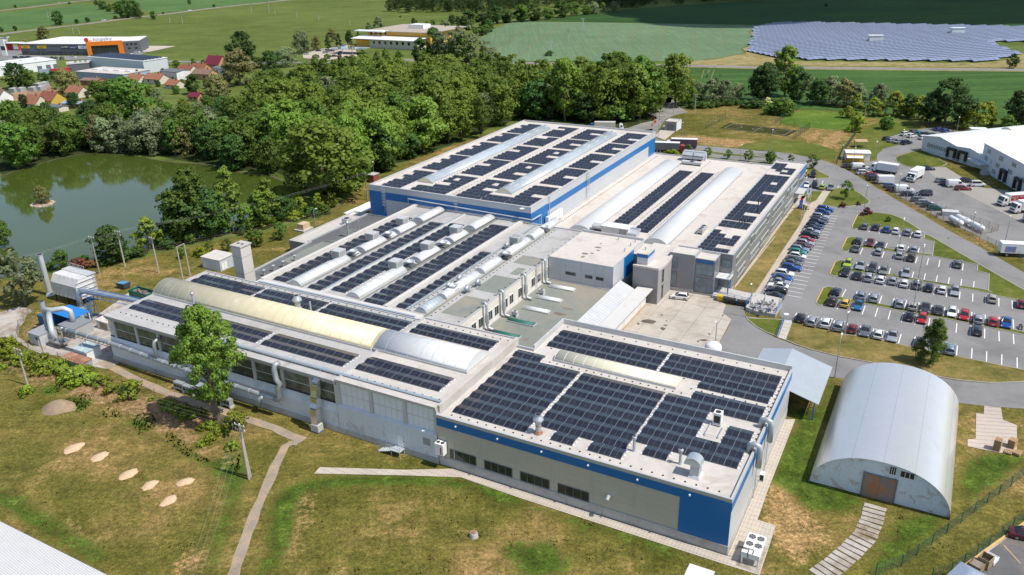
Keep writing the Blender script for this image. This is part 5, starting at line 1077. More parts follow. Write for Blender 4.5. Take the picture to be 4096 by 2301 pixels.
part(t,'walkway',dark_m,lambda b:[b.tube([W(84.9+s,-150,4.0)-Lc,W(85.5+s,-138.5,3.7)-Lc],.06,4)for s in(0,.9)]+[b.tube([W(84.9+.06*k,-150+1.15*k,4.0-.03*k)-Lc,W(85.8+.06*k,-150+1.15*k,4.0-.03*k)-Lc],.05,4)for k in range(11)])
part(t,'trestle',steel,lambda b:[b.tube([W(u,-145.5,0)-Lc,W(u,-145.5,3.9)-Lc],.06,5)for u in(84.9,85.9)]+[b.tube([W(84.9,-145.5,k)-Lc,W(85.9,-145.5,k)-Lc],.05,4)for k in(.6,1.4,2.2,3.0)])
for i,(v,u)in enumerate(((-117.0,84.2),(-114.4,84.0),(-104.8,83.9))):
 t=thing('condenser',('white fan condenser at the wall foot left of the poplar, first','white fan condenser at the wall foot left of the poplar, second','white three fan condenser at the wall foot right of the poplar')[i],'air conditioner',W(u,v,0),YAW,'condensers at the long hall foot')
 part(t,'casing',duct_grey,lambda b:b.box(-.45,.45,-1.15,1.15,.45,1.75));part(t,'stand',plinth_m,lambda b:(b.box(-.5,.5,-1.3,-.9,0,.45),b.box(-.5,.5,.9,1.3,0,.45)))  # white casings coloured grey to carry the shade under the poplar
 for y in(-.72,0,.72):part(t,'fan',dark_m,lambda b:b.tube([(-.46,y,1.1),(-.45,y,1.1)],.33,14))
t=thing('pipe_shelter','small corrugated shelter over pipes behind the poplar trunk','shelter',W(84.9,-109.3,0),YAW)
part(t,'roof',duct_grey,lambda b:b.hexa([(-.9,-3.2,2.1),(.9,-3.2,2.4),(.9,3.2,2.4),(-.9,3.2,2.1),(-.9,-3.2,2.2),(.9,-3.2,2.5),(.9,3.2,2.5),(-.9,3.2,2.2)]))
for y in(-3,0,3):part(t,'post',blue_steel,lambda b:b.box(-.85,-.75,y-.05,y+.05,0,2.1))
part(t,'pipework',dark_m,lambda b:(b.box(-.2,.7,-2.8,2.8,.3,.9),b.tube([(-.4,-2.8,1.2),(-.4,2.8,1.2)],.15,8)))
# AC plant on the low pale hall and the edges
def bigunit(label,c,r,x,y,z,sx,sy,h,fans,nm='rooftop_condenser',lift=.4):
 t=thing(nm,label,'air conditioner',rt(c,r,x,y,z),YAW)
 part(t,'casing',grey_m if fans else white_m,lambda b:b.box(-sx/2,sx/2,-sy/2,sy/2,lift,lift+h));part(t,'frame',steel,lambda b:(b.box(-sx/2-.2,sx/2+.2,-sy/2,-sy/2+.15,0,lift),b.box(-sx/2-.2,sx/2+.2,sy/2-.15,sy/2,0,lift)))
 for i in range(fans):part(t,'fan',dark_m,lambda b:b.cyl((-sx/2+sx*(i+.5)/fans),0,lift+h+.004,lift+h+.04,min(sx/fans,sy)*.38,n=14))
 return t
bigunit('three fan condenser right of the big white skylight',2,1,1885,860,ZO,4.3,1.4,.9,3)
bigunit('long white condenser with round fans at the far end of the low pale hall',2,1,1790,232,ZO,2.0,6.5,.7,1)
bigunit('small white box condenser beside the air handling duct',2,1,1115,850,ZO,1.2,1.2,1.5,1)
bigunit('small box unit on the beige roof of the low store',1,1,908,785,3.2,2.0,2.0,1.3,1)
bigunit('small fan box beside the kitchen block skylights, farther one',2,2,390,135,4.1,.8,1.2,.8,1);bigunit('small fan box beside the green shuttered skylight',2,2,140,340,4.1,.8,1.2,.8,1)
t=thing('condenser_rack','rack of white condenser boxes in two tiers at the tall hall corner','air conditioner',W(184.0,-89.2,ZO),YAW,None)
for k in range(8):
 for j in(0,1):part(t,'unit',white_m,lambda b:b.box(-4.2+k*1.1,-3.3+k*1.1,-.45,.35,.6+j*1.25,1.7+j*1.25))
part(t,'frame',steel,lambda b:[b.box(-4.4,4.6,.36,.42,.5+1.25*j,.58+1.25*j)for j in(0,1)]+[b.box(-4.4+4.5*j,-4.3+4.5*j,.36,.42,0,3.1)for j in(0,1,2)])
def duct_elbow(label,c,r,x,y,z,w,flip=1):
 t=thing('air_duct',label,'air duct',rt(c,r,x,y,z),YAW)
 def f(b):
  pts=[(2.0*flip,.9),(.6*flip,.95),(-.4*flip,1.6),(-.6*flip,2.2)]if w<3 else[(1.5*flip,.4),(1.5*flip,1.6),(.7*flip,2.5),(-.7*flip,2.5),(-1.5*flip,1.6),(-1.5*flip,.9)]
  for i in range(len(pts)-1):
   (x0,z0),(x1,z1)=pts[i],pts[i+1];d=math.hypot(x1-x0,z1-z0);nx,nz=(z1-z0)/d*.65,-(x1-x0)/d*.65
   b.hexa([(x0+nx,-w/2,z0+nz),(x1+nx,-w/2,z1+nz),(x1-nx,-w/2,z1-nz),(x0-nx,-w/2,z0-nz),(x0+nx,w/2,z0+nz),(x1+nx,w/2,z1+nz),(x1-nx,w/2,z1-nz),(x0-nx,w/2,z0-nz)])
 part(t,'duct',steel,f);part(t,'stand',dark_m,lambda b:(b.box(-.6,-.5,-.6,.6,0,1.0),b.box(.9,1.0,-.6,.6,0,.4)));return t
duct_elbow('faceted silver duct elbow left of the air handling unit behind the white block',2,1,915,860,ZO,2.6);duct_elbow('faceted silver duct elbow right of the air handling unit behind the white block',2,1,1250,905,ZO,2.6,-1)
duct_elbow('left domed silver duct at the far end of the low pale hall',2,1,1760,185,ZO,3.4);duct_elbow('right domed silver duct at the far end of the low pale hall',2,1,1865,195,ZO,3.4)
t=thing('air_handler','flat grey air handling unit behind the white panelled box','air handler',rt(2,1,1090,880,ZO),YAW)
part(t,'casing',grey_m,lambda b:b.box(-1.6,1.6,-3.6,3.6,.4,2.2));part(t,'roof',white_sheet,lambda b:b.box(-1.75,1.75,-3.75,3.75,2.2,2.32));part(t,'louvre',bpy.data.materials['louvre_grey'],lambda b:b.box(-1.65,-1.6,-3.2,-1.2,.7,2.0))
# pipes along roofs: cable trays
for lb,pts_,z in(('pale blue cable tray along the first bay of the middle hall',[(116,-109.2),(172,-109.2)],9.0),('pale blue cable tray along the right bay of the middle hall',[(116,-88.0),(172,-88.0)],8.95),('cable tray beside the first skylight row',[(116,-119.0),(172,-119.0)],8.9),('railed cable tray between long hall and middle hall',[(112.9,-124),(112.9,-84)],9.5),('cable tray on the front eaves of the long hall',[(88.6,-110),(88.6,-62.3)],10.05)):
 t=thing('cable_tray',lb,'cable tray',W(*pts_[0],0),YAW);o=ORG[t.name]=(pts_[0][0],-pts_[0][1])
 (u0,v0),(u1,v1)=pts_
 if abs(u1-u0)>1:part(t,'tray',M('tray_zinc',(.45,.53,.56),.4,.5)if 'tray_zinc' not in bpy.data.materials else bpy.data.materials['tray_zinc'],lambda b:b.ub(u0,u1,v0-.2,v0+.2,z-.1,z+.05))
 else:part(t,'tray',bpy.data.materials['tray_zinc'],lambda b:b.ub(u0-.25,u0+.25,v0,v1,z-.1,z+.05))
 def _f(b):
  n=int(max(abs(u1-u0),abs(v1-v0))/3)
  for i in range(n):
   f=(i+.5)/n;b.ub(u0+(u1-u0)*f-.12,u0+(u1-u0)*f+.12,v0+(v1-v0)*f-.12,v0+(v1-v0)*f+.12,z-.42,z-.1)
 part(t,'bracket',white_m,_f)
for i,u in enumerate((149.0,139.6,130.0,123.3)):
 t=thing('wall_duct','round grey duct down the cream wall to the green roof, %s from the white box'%ORD[i],'air duct',W(u,-74.9,0),YAW,'round ducts on the cream wall')
 part(t,'duct',duct_grey,lambda b:b.tube([(0,.5,9.7),(0,-.2,9.9),(0,-.55,9.5),(0,-.55,5.1),(0,-.9,4.6),(0,-1.9,4.5)],.3,10),smooth=True);part(t,'silencer',duct_grey,lambda b:b.cyl(0,-.55,5.7,7.6,.42,n=8))
t=uthing('roof_ladder','caged steel ladder on the cream wall beside the white panelled box','ladder',145.8,-75);ladder(t,'v+',-75.2,145.9,4.4,9.0)
# FILTER YARD
sil=M('filter_white',(.60,.59,.57),.6,var=.08,scale=.4,stain=((.42,.40,.37),.38,.5))
t=uthing('filter_house','big off-white ribbed filter house on steel legs','filter house',101,-171)
def _f(b):
 b.ub(99.8,104.8,-176.6,-167.6,1.8,4.9);b.hexa([(99.8,176.6,4.9),(104.8,176.6,4.9),(104.8,167.6,4.9),(99.8,167.6,4.9),(100.8,176.6,6.6),(104.8,176.6,6.6),(104.8,167.6,6.6),(100.8,167.6,6.6)])
part(t,'casing',sil,_f);part(t,'roof',grey_m,lambda b:b.ub(103.0,105.2,-176.8,-167.4,6.62,6.75))
for k in range(7):part(t,'rib',sil,lambda b:b.hexa([(99.62,176.4-k*1.45,2.0),(99.8,176.4-k*1.45,2.0),(99.8,176.25-k*1.45,2.0),(99.62,176.25-k*1.45,2.0),(100.62,176.4-k*1.45,6.6),(100.8,176.4-k*1.45,6.6),(100.8,176.25-k*1.45,6.6),(100.62,176.25-k*1.45,6.6)]))
for k in range(4):part(t,'rib',sil,lambda b:b.ub(100,104.8,-167.6,-167.4,2.5+k*1.1,2.65+k*1.1))
for u in(100,104.5):
 for v in(-176.3,-172,-167.8):part(t,'leg',dark_m,lambda b:b.ub(u-.1,u+.1,v-.1,v+.1,0,1.8))
part(t,'railing',steel,lambda b:[b.tube([(104.9,176.8,z),(104.9,171.0,z)],.04,5)for z in(7.2,7.7)]+[b.tube([(104.9,176.8-1.9*i,6.7),(104.9,176.8-1.9*i,7.7)],.04,5)for i in range(4)])
part(t,'ladder',steel,lambda b:[b.tube([(104.2+s,167.2,0),(104.2+s,167.2,7.4)],.04,5)for s in(0,.5)]+[b.ub(104.2,104.7,-167.2,-167.16,.4+k*.5,.44+k*.5)for k in range(13)])
flue('tall pale steel stack behind the filter house',W(101.4,-181.0,0),10.2,.62,steel,[(.62,10.0),(.68,10.05),(.68,10.2)])
flue('shorter grey stack rising beside the blue container',W(89.0,-162.8,0),7.0,.55,duct_grey,[(.55,6.8),(.6,6.85),(.58,7.0)])
t=uthing('air_duct','silver elbow duct from the filter house into the blue lattice bridge','air duct',98,-162)
part(t,'duct',pipe_m,lambda b:b.tube([(97.2,163.0,.8),(97.2,163.0,5.0),(97.5,162.6,5.8),(98.0,161.8,6.0),(100.4,150.0,5.3),(101.2,140.0,4.7)],.6,12),smooth=True)
part(t,'plenum',duct_grey,lambda b:b.hexa([(95.6,164.8,0.2),(98.8,164.8,.2),(98.8,161.6,.2),(95.6,161.6,.2),(96.4,163.8,2.4),(98.0,163.8,2.4),(98.0,162.2,2.4),(96.4,162.2,2.4)]))
t=uthing('lattice_bridge','blue steel lattice bridge carrying a duct to the long hall','lattice bridge',100,-151)
def _f(b):
 A0,A1=(97.9,162.2),(101.3,139.0)
 for du,z in((-.7,5.2),(.7,5.2),(-.7,6.6),(.7,6.6)):b.tube([(A0[0]+du,A0[1],z),(A1[0]+du,A1[1],z-1.0)],.06,5)
 for k in range(9):
  f=k/8;u=A0[0]+(A1[0]-A0[0])*f;y=A0[1]+(A1[1]-A0[1])*f;z=5.2-f
  b.tube([(u-.7,y,z),(u-.7,y,z+1.4),(u+.7,y,z+1.4),(u+.7,y,z)],.04,4)
  if k<8:f2=(k+1)/8;u2=A0[0]+(A1[0]-A0[0])*f2;y2=A0[1]+(A1[1]-A0[1])*f2;b.tube([(u-.7,y,z),(u2-.7,y2,5.2-f2+1.4)],.04,4)
part(t,'truss',blue_steel,_f)
def _f(b):
 for u,y in((96.5,160.5),(98.3,160.5),(96.5,158.9),(98.3,158.9)):b.tube([(u,y,0),(98.2+(u-97.4)*.4,159.7,5.2)],.07,5)
 for k in range(5):z=.3+k;s=1-.15*k;b.tube([(97.4-.9*s,160.5,z),(97.4+.9*s,158.9,z+1)],.04,4);b.tube([(97.4-.9*s,158.9,z),(97.4-.9*s,160.5,z+1)],.04,4)
part(t,'pylon',blue_steel,_f)
t=uthing('container','blue ribbed container with a blue canopy in the filter yard','container',92,-163)
part(t,'casing',M('blue_container',(.015,.13,.36),.5,ln=((0,.4,.1,.7),(1,.4,.1,.7))),lambda b:b.ub(89.6,94.6,-167.0,-164.3,.1,2.7));part(t,'canopy',M('blue_canopy',(.02,.20,.55),.45),lambda b:b.hexa([(91.4,164.6,2.9),(95.6,164.6,3.1),(95.6,157.6,2.9),(91.4,157.6,2.7),(91.4,164.6,3.0),(95.6,164.6,3.2),(95.6,157.6,3.0),(91.4,157.6,2.8)]))
for u,v in((91.6,-157.8),(95.4,-157.8),(95.4,-164.4)):part(t,'post',white_m,lambda b:b.ub(u-.07,u+.07,v-.07,v+.07,0,2.8))
def shed(label,u0,u1,v0,v1,h,wall,roof,name='equipment_cabin',cat='cabin',slope=.15,over=.12):
 t=uthing(name,label,cat,(u0+u1)/2,(v0+v1)/2)
 part(t,'wall',wall,lambda b:b.hexa([(u0,-v0,0),(u1,-v0,0),(u1,-v1,0),(u0,-v1,0),(u0,-v0,h-slope),(u1,-v0,h),(u1,-v1,h),(u0,-v1,h-slope)]))
 part(t,'roof',roof,lambda b:b.hexa([(u0-over,-v0+over,h-slope+.01),(u1+over,-v0+over,h+.01),(u1+over,-v1-over,h+.01),(u0-over,-v1-over,h-slope+.01),(u0-over,-v0+over,h-slope+.12),(u1+over,-v0+over,h+.12),(u1+over,-v1-over,h+.12),(u0-over,-v1-over,h-slope+.12)]))
 return t
t=shed('light grey cabin with a small dark window by the weedy verge',83.5,87.2,-160.8,-157.0,2.7,grey_m,M('cabin_roof',(.30,.31,.32),.6));window(t,'u-',83.5,-158.4,-157.8,1.5,2.1,1);window(t,'u-',83.5,-158.6,-157.6,.1,1.4,1,1,white_m,grey_m,'door',sub='panel')
shed('long grey equipment cabin between blue container and pipe',88.9,93.2,-158.8,-153.8,2.5,M('equipment_grey',(.36,.37,.37),.6),M('cabin_roof_dark',(.22,.235,.245),.6))
shed('white cabin with a flaking blue roof under the extraction pipe',83.7,86.8,-146.8,-142.6,2.1,white_sheet,M('flaking_blue_roof',(.33,.45,.48),.7,var=.25,scale=1.,stain=((.55,.55,.52),.45,.8)))
shed('low shed with a rusty tin roof beside the white cabin',80.9,83.2,-146.6,-140.4,1.4,duct_grey,rust_m,'low_shed','shed')
t=shed('white rust stained tank box beside the end of the long hall',94.6,97.4,-154.6,-150.3,2.1,white_sheet,M('rust_spotted_top',(.66,.62,.57),.7,stain=((.35,.14,.06),.40,.9)),'tank_box','tank')
part(t,'opening',M('tank_inside',(.33,.24,.16),.8),lambda b:wbox(b,'u-',94.6,-153.6,-151.2,.25,1.65,0,.03))
t=uthing('air_duct','thick silver ducts bending down into a hopper in the filter yard','air duct',86,-153)
part(t,'duct',steel,lambda b:b.tube([(89.0,162.3,5.2),(89.3,160.3,5.3),(90.6,158.2,5.6),(91.2,157.2,5.0),(91.2,157.0,2.3)],.55,12),smooth=True)
part(t,'duct',steel,lambda b:b.tube([(89.2,161.5,4.6),(87.3,158.4,4.9),(86.2,156.6,4.5),(85.7,155.9,3.2),(85.6,155.2,1.4)],.55,12),smooth=True)
part(t,'duct',alu_duct,lambda b:b.tube([(85.4,151.2,4.6),(85.3,152.4,4.5),(85.3,152.6,3.6),(85.3,152.6,1.2)],.5,12),smooth=True)
part(t,'hopper',alu_duct,lambda b:b.hexa([(85.0,154.6,.1),(86.2,154.6,.1),(86.2,153.0,.1),(85.0,153.0,.1),(84.4,156.4,1.5),(86.6,156.4,1.5),(86.6,151.8,1.5),(84.4,151.8,1.5)]))
t=uthing('skip_container','open dark green skip full of scrap beside the yellow skylight','skip',110,-159)
def _f(b):
 u0,u1,v0,v1=108.0,110.6,-161.3,-155.0
 b.ub(u0,u0+.1,v0,v1,.3,2.4);b.ub(u1-.1,u1,v0,v1,.3,2.4);b.ub(u0+.1,u1-.1,v0,v0+.1,.3,2.4);b.ub(u0+.1,u1-.1,v1-.1,v1,.3,2.4);b.ub(u0,u1,v0,v1,.15,.3)
part(t,'tub',M('skip_green',(.012,.15,.10),.55,ln=((1,.9,.12,.6),)),_f)
sc_m=M('scrap',(.33,.28,.23),.7,.3,var=.5,scale=2)
def _f(b):
 for k in range(60):b.rbox(rnd.uniform(108.3,110.3),rnd.uniform(155.3,160.9),rnd.uniform(.2,.8),rnd.uniform(.15,.5),1.2,1.5+rnd.uniform(0,.6),rnd.uniform(0,3))
part(t,'scrap',sc_m,_f)
t=uthing('tipping_skip','small dark tipping skip with a blue inside on the grass','skip',112,-169)
part(t,'tub',M('skip_dark',(.05,.06,.075),.6),lambda b:b.hexa([(111.2,168.9,.2),(112.8,168.9,.2),(112.8,167.3,.2),(111.2,167.3,.2),(111.0,170.2,1.3),(113.0,170.2,1.3),(113.0,167.1,1.5),(111.0,167.1,1.5)]));part(t,'lining',M('skip_blue',(.10,.25,.42)),lambda b:b.add([(111.15,170.0,1.33),(112.85,170.0,1.33),(112.85,167.25,1.52),(111.15,167.25,1.52)],[(0,1,2,3)]))
t=shed('white transformer cabin with a pale roof on the grass by the pond',129.6,134.4,-161.4,-155.0,3.1,M('transformer_white',(.62,.65,.68),.6,ln=((1,1.6,.04,.7),)),M('transformer_roof',(.55,.51,.46),.9),'transformer_cabin');window(t,'u-',129.6,-160.8,-159.6,.2,2.2,1,1,grey_m,white_m,'door',sub='panel');window(t,'v+',-155.0,130.0,132,.2,2.4,2,1,grey_m,white_m,'door',sub='panel')
t=uthing('square_chimney','square cream concrete chimney beside the transformer cabin','chimney',118,-133)
part(t,'shaft',M('chimney_cream',(.56,.51,.46),.9,ln=((2,3.9,.2,.72),),var=.06),lambda b:b.ub(117.0,120.0,-135.4,-132.6,0,14.2));part(t,'cap',plinth_m,lambda b:b.ub(116.8,120.2,-135.6,-132.4,14.2,14.5))
for v in(-134.6,-133.4):part(t,'flue',dark_m,lambda b:b.cyl(118.5,-v,14.5,14.56,.35,n=12))
t=uthing('generator','beige generator box on a concrete base on the grass','generator',162.5,-157.5)
part(t,'casing',M('generator_beige',(.58,.45,.30),.6),lambda b:b.ub(161.6,164.4,-158.8,-156.6,.5,2.1));part(t,'base',plinth_m,lambda b:b.ub(160.9,165.1,-159.6,-156.0,0,.5))
t=uthing('red_shed','small red brown shed left of the tall hall','shed',178,-152)
L_=GT(1,1,1130,400);u_,v_=UV(L_);part(t,'wall',M('red_brown',(.26,.07,.05),.7),lambda b:b.ub(u_,u_+3,v_-1.2,v_+1.2,0,2.6));part(t,'roof',grey_m,lambda b:b.ub(u_-.2,u_+3.2,v_-1.4,v_+1.4,2.6,2.8))
t=uthing('gas_tank','white upright storage tank with a blue sign, behind the front hall','tank',133.5,-32.4)
part(t,'vessel',M('tank_white',(.72,.73,.73),.35,var=.03),lambda b:b.lathe([(1.35,.6),(1.55,.8),(1.55,5.2),(1.45,5.6),(1.1,5.95),(.5,6.15),(.02,6.2)],133.5,32.4,26),smooth=True)
part(t,'sign',M('sign_blue',(.03,.11,.26),.5,var=.3),lambda b:b.add([(133.5-1.57*math.cos(a),32.4-1.57*math.sin(a),z)for z in(3.4,4.6)for a in(-.35,-.1,.15,.4,.65)],[(i+1,i,i+5,i+6)for i in range(4)]))
for a in(0,2.1,4.2):part(t,'leg',steel,lambda b:b.cyl(133.5+1.2*math.cos(a),32.4+1.2*math.sin(a),0,.8,.12,n=8))
pal_m=M('pallet_wood',(.46,.30,.16),.85,var=.25,scale=2)
def pallet_stack(label,x,y,n,rot,g):
 L_=GT(3,3,x,y);t=thing('pallet_stack',label,'pallets',L_,rot,g)
 for k in range(n):
  def f(b):
   z=.16*k+.09
   for j in range(5):b.box(-.6,.6,-.5+j*.22,-.36+j*.22,z+.10,z+.125)
   for j in(-.5,0,.5):b.box(j-.06,j+.06,-.5,.52,z,z+.10)
  part(t,'pallet',pal_m,f)
gp='wooden pallet stacks on the slab pad'
pallet_stack('tallest stack of wooden pallets at the edge of the slab pad',2310,280,12,R(50),gp);pallet_stack('stack of wooden pallets behind the tall one on the slab pad',2450,255,9,R(40),gp);pallet_stack('low spread of wooden pallets in front on the slab pad',2420,310,2,R(48),gp);pallet_stack('two low pallets lying at the right end of the slab pad',2500,325,3,R(42),gp)
for i,(x,y,mt,h)in enumerate(((2120,1400,M('crate_wood',(.28,.19,.11),.9,var=.3,scale=2),1.1),(2195,1360,M('crate_wood_b',(.33,.24,.13),.9,var=.3,scale=2),1.5),(2250,1320,white_sheet,.7))):
 L_=GT(3,3,x,y);t=thing('crate',('grey filled wooden crate nearest the kerb in the tarred corner lot','open wooden crate in the tarred corner lot','white stack behind the open wooden crate')[i],'crate',L_,R(38));part(t,'box',mt,lambda b:(b.box(-.8,.8,-.7,-.62,.1,h),b.box(-.8,.8,.62,.7,.1,h),b.box(-.8,-.72,-.62,.62,.1,h),b.box(.72,.8,-.62,.62,.1,h),b.box(-.8,.8,-.7,.7,.1,.2)));part(t,'filling',[sc_m,dark_m,white_sheet][i],lambda b:b.box(-.7,.7,-.6,.6,.2,h-(.1 if i!=1 else.9)))
c=GT(3,3,2010,1440,2.6);t=thing('lot_hut','blue grey roofed hut cut by the bottom edge beside the yellow kerb','hut',(c.x,c.y-.6,0),R(38));part(t,'wall',grey_m,lambda b:b.box(-2.2,2.2,-1.6,1.6,0,2.5));part(t,'roof',M('hut_blue_roof',(.25,.30,.38),.5),lambda b:b.hexa([(-2.4,-1.8,2.5),(2.4,-1.8,2.5),(2.4,1.8,2.5),(-2.4,1.8,2.5),(-1.2,-.2,3.0),(1.2,-.2,3.0),(1.2,.2,3.0),(-1.2,.2,3.0)]))
mb=MB();p,q=GT(3,3,1895,1447),GT(3,3,2700,870);mb.rbox((p.x+q.x)/2,(p.y+q.y)/2,(q-p).length,.25,.0,.16,math.atan2(q.y-p.y,q.x-p.x));tag(mb.build('kerb',yellow_m),kind='structure')
mb=MB();p,q=GT(3,3,2380,1175),GT(3,3,2535,1345);mb.rbox((p.x+q.x)/2,(p.y+q.y)/2,(q-p).length,.14,.062,.07,math.atan2(q.y-p.y,q.x-p.x));tag(mb.build('parking_marking',M('orange_paint',(.5,.33,.16))),kind='structure')
L_=GT(2,3,0,0);L_=GT(1,3,2090,1090)
t=thing('concrete_well','squat round concrete well cap standing in the lawn','well',L_);part(t,'ring',plinth_m,lambda b:b.lathe([(.62,0),(.56,.55),(.5,.75)],n=16));part(t,'lid',rust_m,lambda b:b.cyl(0,0,.75,.8,.42,n=16))
chip_m=M('wood_chips',(.60,.415,.265),.95,var=.2,scale=5,bmp=.6)
for i,(x,y,s)in enumerate(((690,265,1.05),(930,345,.95),(1195,510,.95),(1400,610,.85),(1730,580,.85),(1575,755,.85))):
 L_=GT(0,3,x,y);t=None
 mb=MB();n=18;rs=random.Random(i)
 jj=[rs.uniform(.85,1.15)for _ in range(n)]
 mb.lathe([(1,0.03)],n=3)if False else None
 vs=[];fs=[]
 for k,(f,z)in enumerate(((1.12,.03),(.8,.22),(.45,.38),(.12,.43))):
  for j in range(n):a=2*math.pi*j/n;vs.append((1.5*s*f*jj[j]*math.cos(a)*.95,1.0*s*f*jj[(j*7+k)%n]*math.sin(a),z))
 for k in range(3):fs+=[(k*n+j,k*n+(j+1)%n,(k+1)*n+(j+1)%n,(k+1)*n+j)for j in range(n)]
 fs.append(tuple(range(3*n,4*n)));mb.add(vs,fs);o=mb.build('wood_chip_heap',chip_m,smooth=True);o.location=L_;o.rotation_euler=(0,0,R(62 if i!=4 else 40))
 tag(o,'pale wood chip heap on the lawn, %s from the left'%ORD[(0,1,2,3,5,4)[i]],'heap','wood chip heaps on the lawn')
L_=GT(0,2,560,1200);mb=MB();vs=[];fs=[];n=16
for k,(f,z)in enumerate(((1,.03),(.75,.8),(.4,1.4),(.1,1.6))):
 for j in range(n):a=2*math.pi*j/n;q=rnd.uniform(.85,1.15);vs.append((3.0*f*q*math.cos(a),2.2*f*q*math.sin(a),z))
for k in range(3):fs+=[(k*n+j,k*n+(j+1)%n,(k+1)*n+(j+1)%n,(k+1)*n+j)for j in range(n)]
fs.append(tuple(range(3*n,4*n)));mb.add(vs,fs);o=mb.build('earth_heap',M('heap_earth',(.30,.215,.14),.95,var=.2,scale=2,bmp=.5),smooth=True);o.location=L_;tag(o,'brown earth heap overgrown at its left side','heap')
# POLES, LAMPS, FLAGS, FENCES
conc_pole=M('concrete_pole',(.42,.38,.33),.9,var=.12,scale=1.)
wood_pole=M('weathered_pole',(.34,.28,.22),.9,var=.15,scale=1.)
def pole(label,base,top,mt=None,arms=1,double=False,g='power poles',r0=.2,h=None,name='power_pole'):
 b=G(base);h=h or hgt(base,top);t=thing(name,label,'power pole',b,YAW,g)
 part(t,'shaft',mt or conc_pole,lambda m_:m_.lathe([(r0,0),(r0*.6,h)],n=10))
 if double:part(t,'shaft',mt or conc_pole,lambda m_:m_.tube([(.55,.25,0),(.12,.08,h)],[r0,r0*.6],10))
 for k in range(arms):
  a_=part(t,'crossarm',wood_pole,lambda m_:m_.box(-.08,.08,-1.0,1.0,h-.35-.8*k,h-.2-.8*k));
  for y in(-.9,0,.9):part(a_,'insulator',white_m,lambda m_:m_.cyl(0,y,h-.2-.8*k,h+.05-.8*k,.07,n=6))
 return t,b,h
PT={}
for k,(lb,bs,tp,kw)in enumerate((('leftmost leaning power pole on the pond bank',T(0,1,930,1248),T(0,1,840,905),dict(arms=1,mt=wood_pole)),('second power pole on the pond bank with two crossarms',T(0,1,1168,1185),T(0,1,1075,850),dict(arms=2)),('third power pole on the pond bank with a flat crossarm',T(0,1,1482,1240),T(0,1,1420,910),dict(arms=1)),('double concrete pole near the poplar, beside the gravel footpath',T(0,3,2325,555),T(0,3,2235,40),dict(arms=2,double=True)),('thin power pole standing among weeds at the left edge',T(0,2,260,985),T(0,2,150,640),dict(arms=2)),('power pole left of the tall hall by the red shed',T(1,1,1098,560),T(1,1,1080,310),dict(arms=1,mt=wood_pole)),('tall pole with crossarms by the gatehouse fence',T(2,0,1815,1072),T(2,0,1825,880),dict(arms=2)),('transformer pole in front of the hedge, left one',T(3,0,1075,1105),T(3,0,1095,945),dict(arms=1,mt=wood_pole)),('pole with switch gear in front of the hedge, right one',T(3,0,1272,1080),T(3,0,1285,960),dict(arms=1,double=True)))):
 PT[k]=pole(lb,bs,tp,**kw)
t,b,h=pole('left leg of the portal pole pair behind the filter yard',T(0,1,1708,1305),T(0,1,1660,995),arms=0,g='portal pole pair');t2,b2,h2=pole('right leg of the portal pole pair behind the filter yard',T(0,1,1775,1272),T(0,1,1725,968),arms=0,g='portal pole pair')
d=b2-b;part(t,'crossarm',wood_pole,lambda m_:m_.tube([Matrix.Rotation(-YAW,4,'Z')@Vector((0,0,h-.1)),Matrix.Rotation(-YAW,4,'Z')@Vector((d.x,d.y,h-.1))],.12,6))
wire_m=M('wire',(.28,.28,.28),.5)
def wire(lb,a,b_,sag=.6,n=3,sp_=.8):
 t=thing('power_line',lb,'power line',(a+b_)/2)
 nr=Vector((-(b_-a).y,(b_-a).x,0)).normalized();o=t.location
 for k in range(n):part(t,'wire',wire_m,lambda m_:m_.tube([(a.lerp(b_,i/10)+nr*(k-(n-1)/2)*sp_-Vector((0,0,sag*4*(i/10)*(1-i/10)))-o)for i in range(11)],.010,4))
def ptop(k):t,b,h=PT[k];return b+Vector((0,0,h))
wire('three thin wires crossing the pond to the left',ptop(0),GT(0,1,-60,1150,9.0));wire('wires between the first two pond bank poles',ptop(0),ptop(1));wire('wires from the pond bank to the pole by the red shed',ptop(1),ptop(5),1.5)
wire('wires from the double pole to the weedy pole on the left',ptop(3),ptop(4),1.2);wire('wires from the double pole down out of the bottom edge',ptop(3),GT(0,3,1790,1500,9.0),.8)
wire('wire along the hedge behind the football pitch',ptop(6),ptop(7),1.0,2)
lamp_pole=M('lamp_zinc',(.40,.43,.45),.4,.5)
def lamp(label,base,top,dx=1.2,h=None,g='street lamps around the car park',ball=False,rot=YAW):
 b=G(base);h=h or hgt(base,top);t=thing('street_lamp',label,'street lamp',b,rot,g)
 part(t,'pole',lamp_pole,lambda m_:m_.tube([(0,0,0),(0,0,h*.85),(dx*.15,0,h*.96),(dx,0,h)]if not ball else[(0,0,0),(0,0,h)],[.1,.07,.055,.045]if not ball else[.1,.06],8))
 if ball:part(t,'lamp_head',white_m,lambda m_:m_.lathe([(.05,h),(.28,h+.15),(.28,h+.35),(.05,h+.5)],n=10))
 else:part(t,'lamp_head',white_m,lambda m_:m_.box(dx-.1,dx+.65,-.14,.14,h-.06,h+.06))
 return t
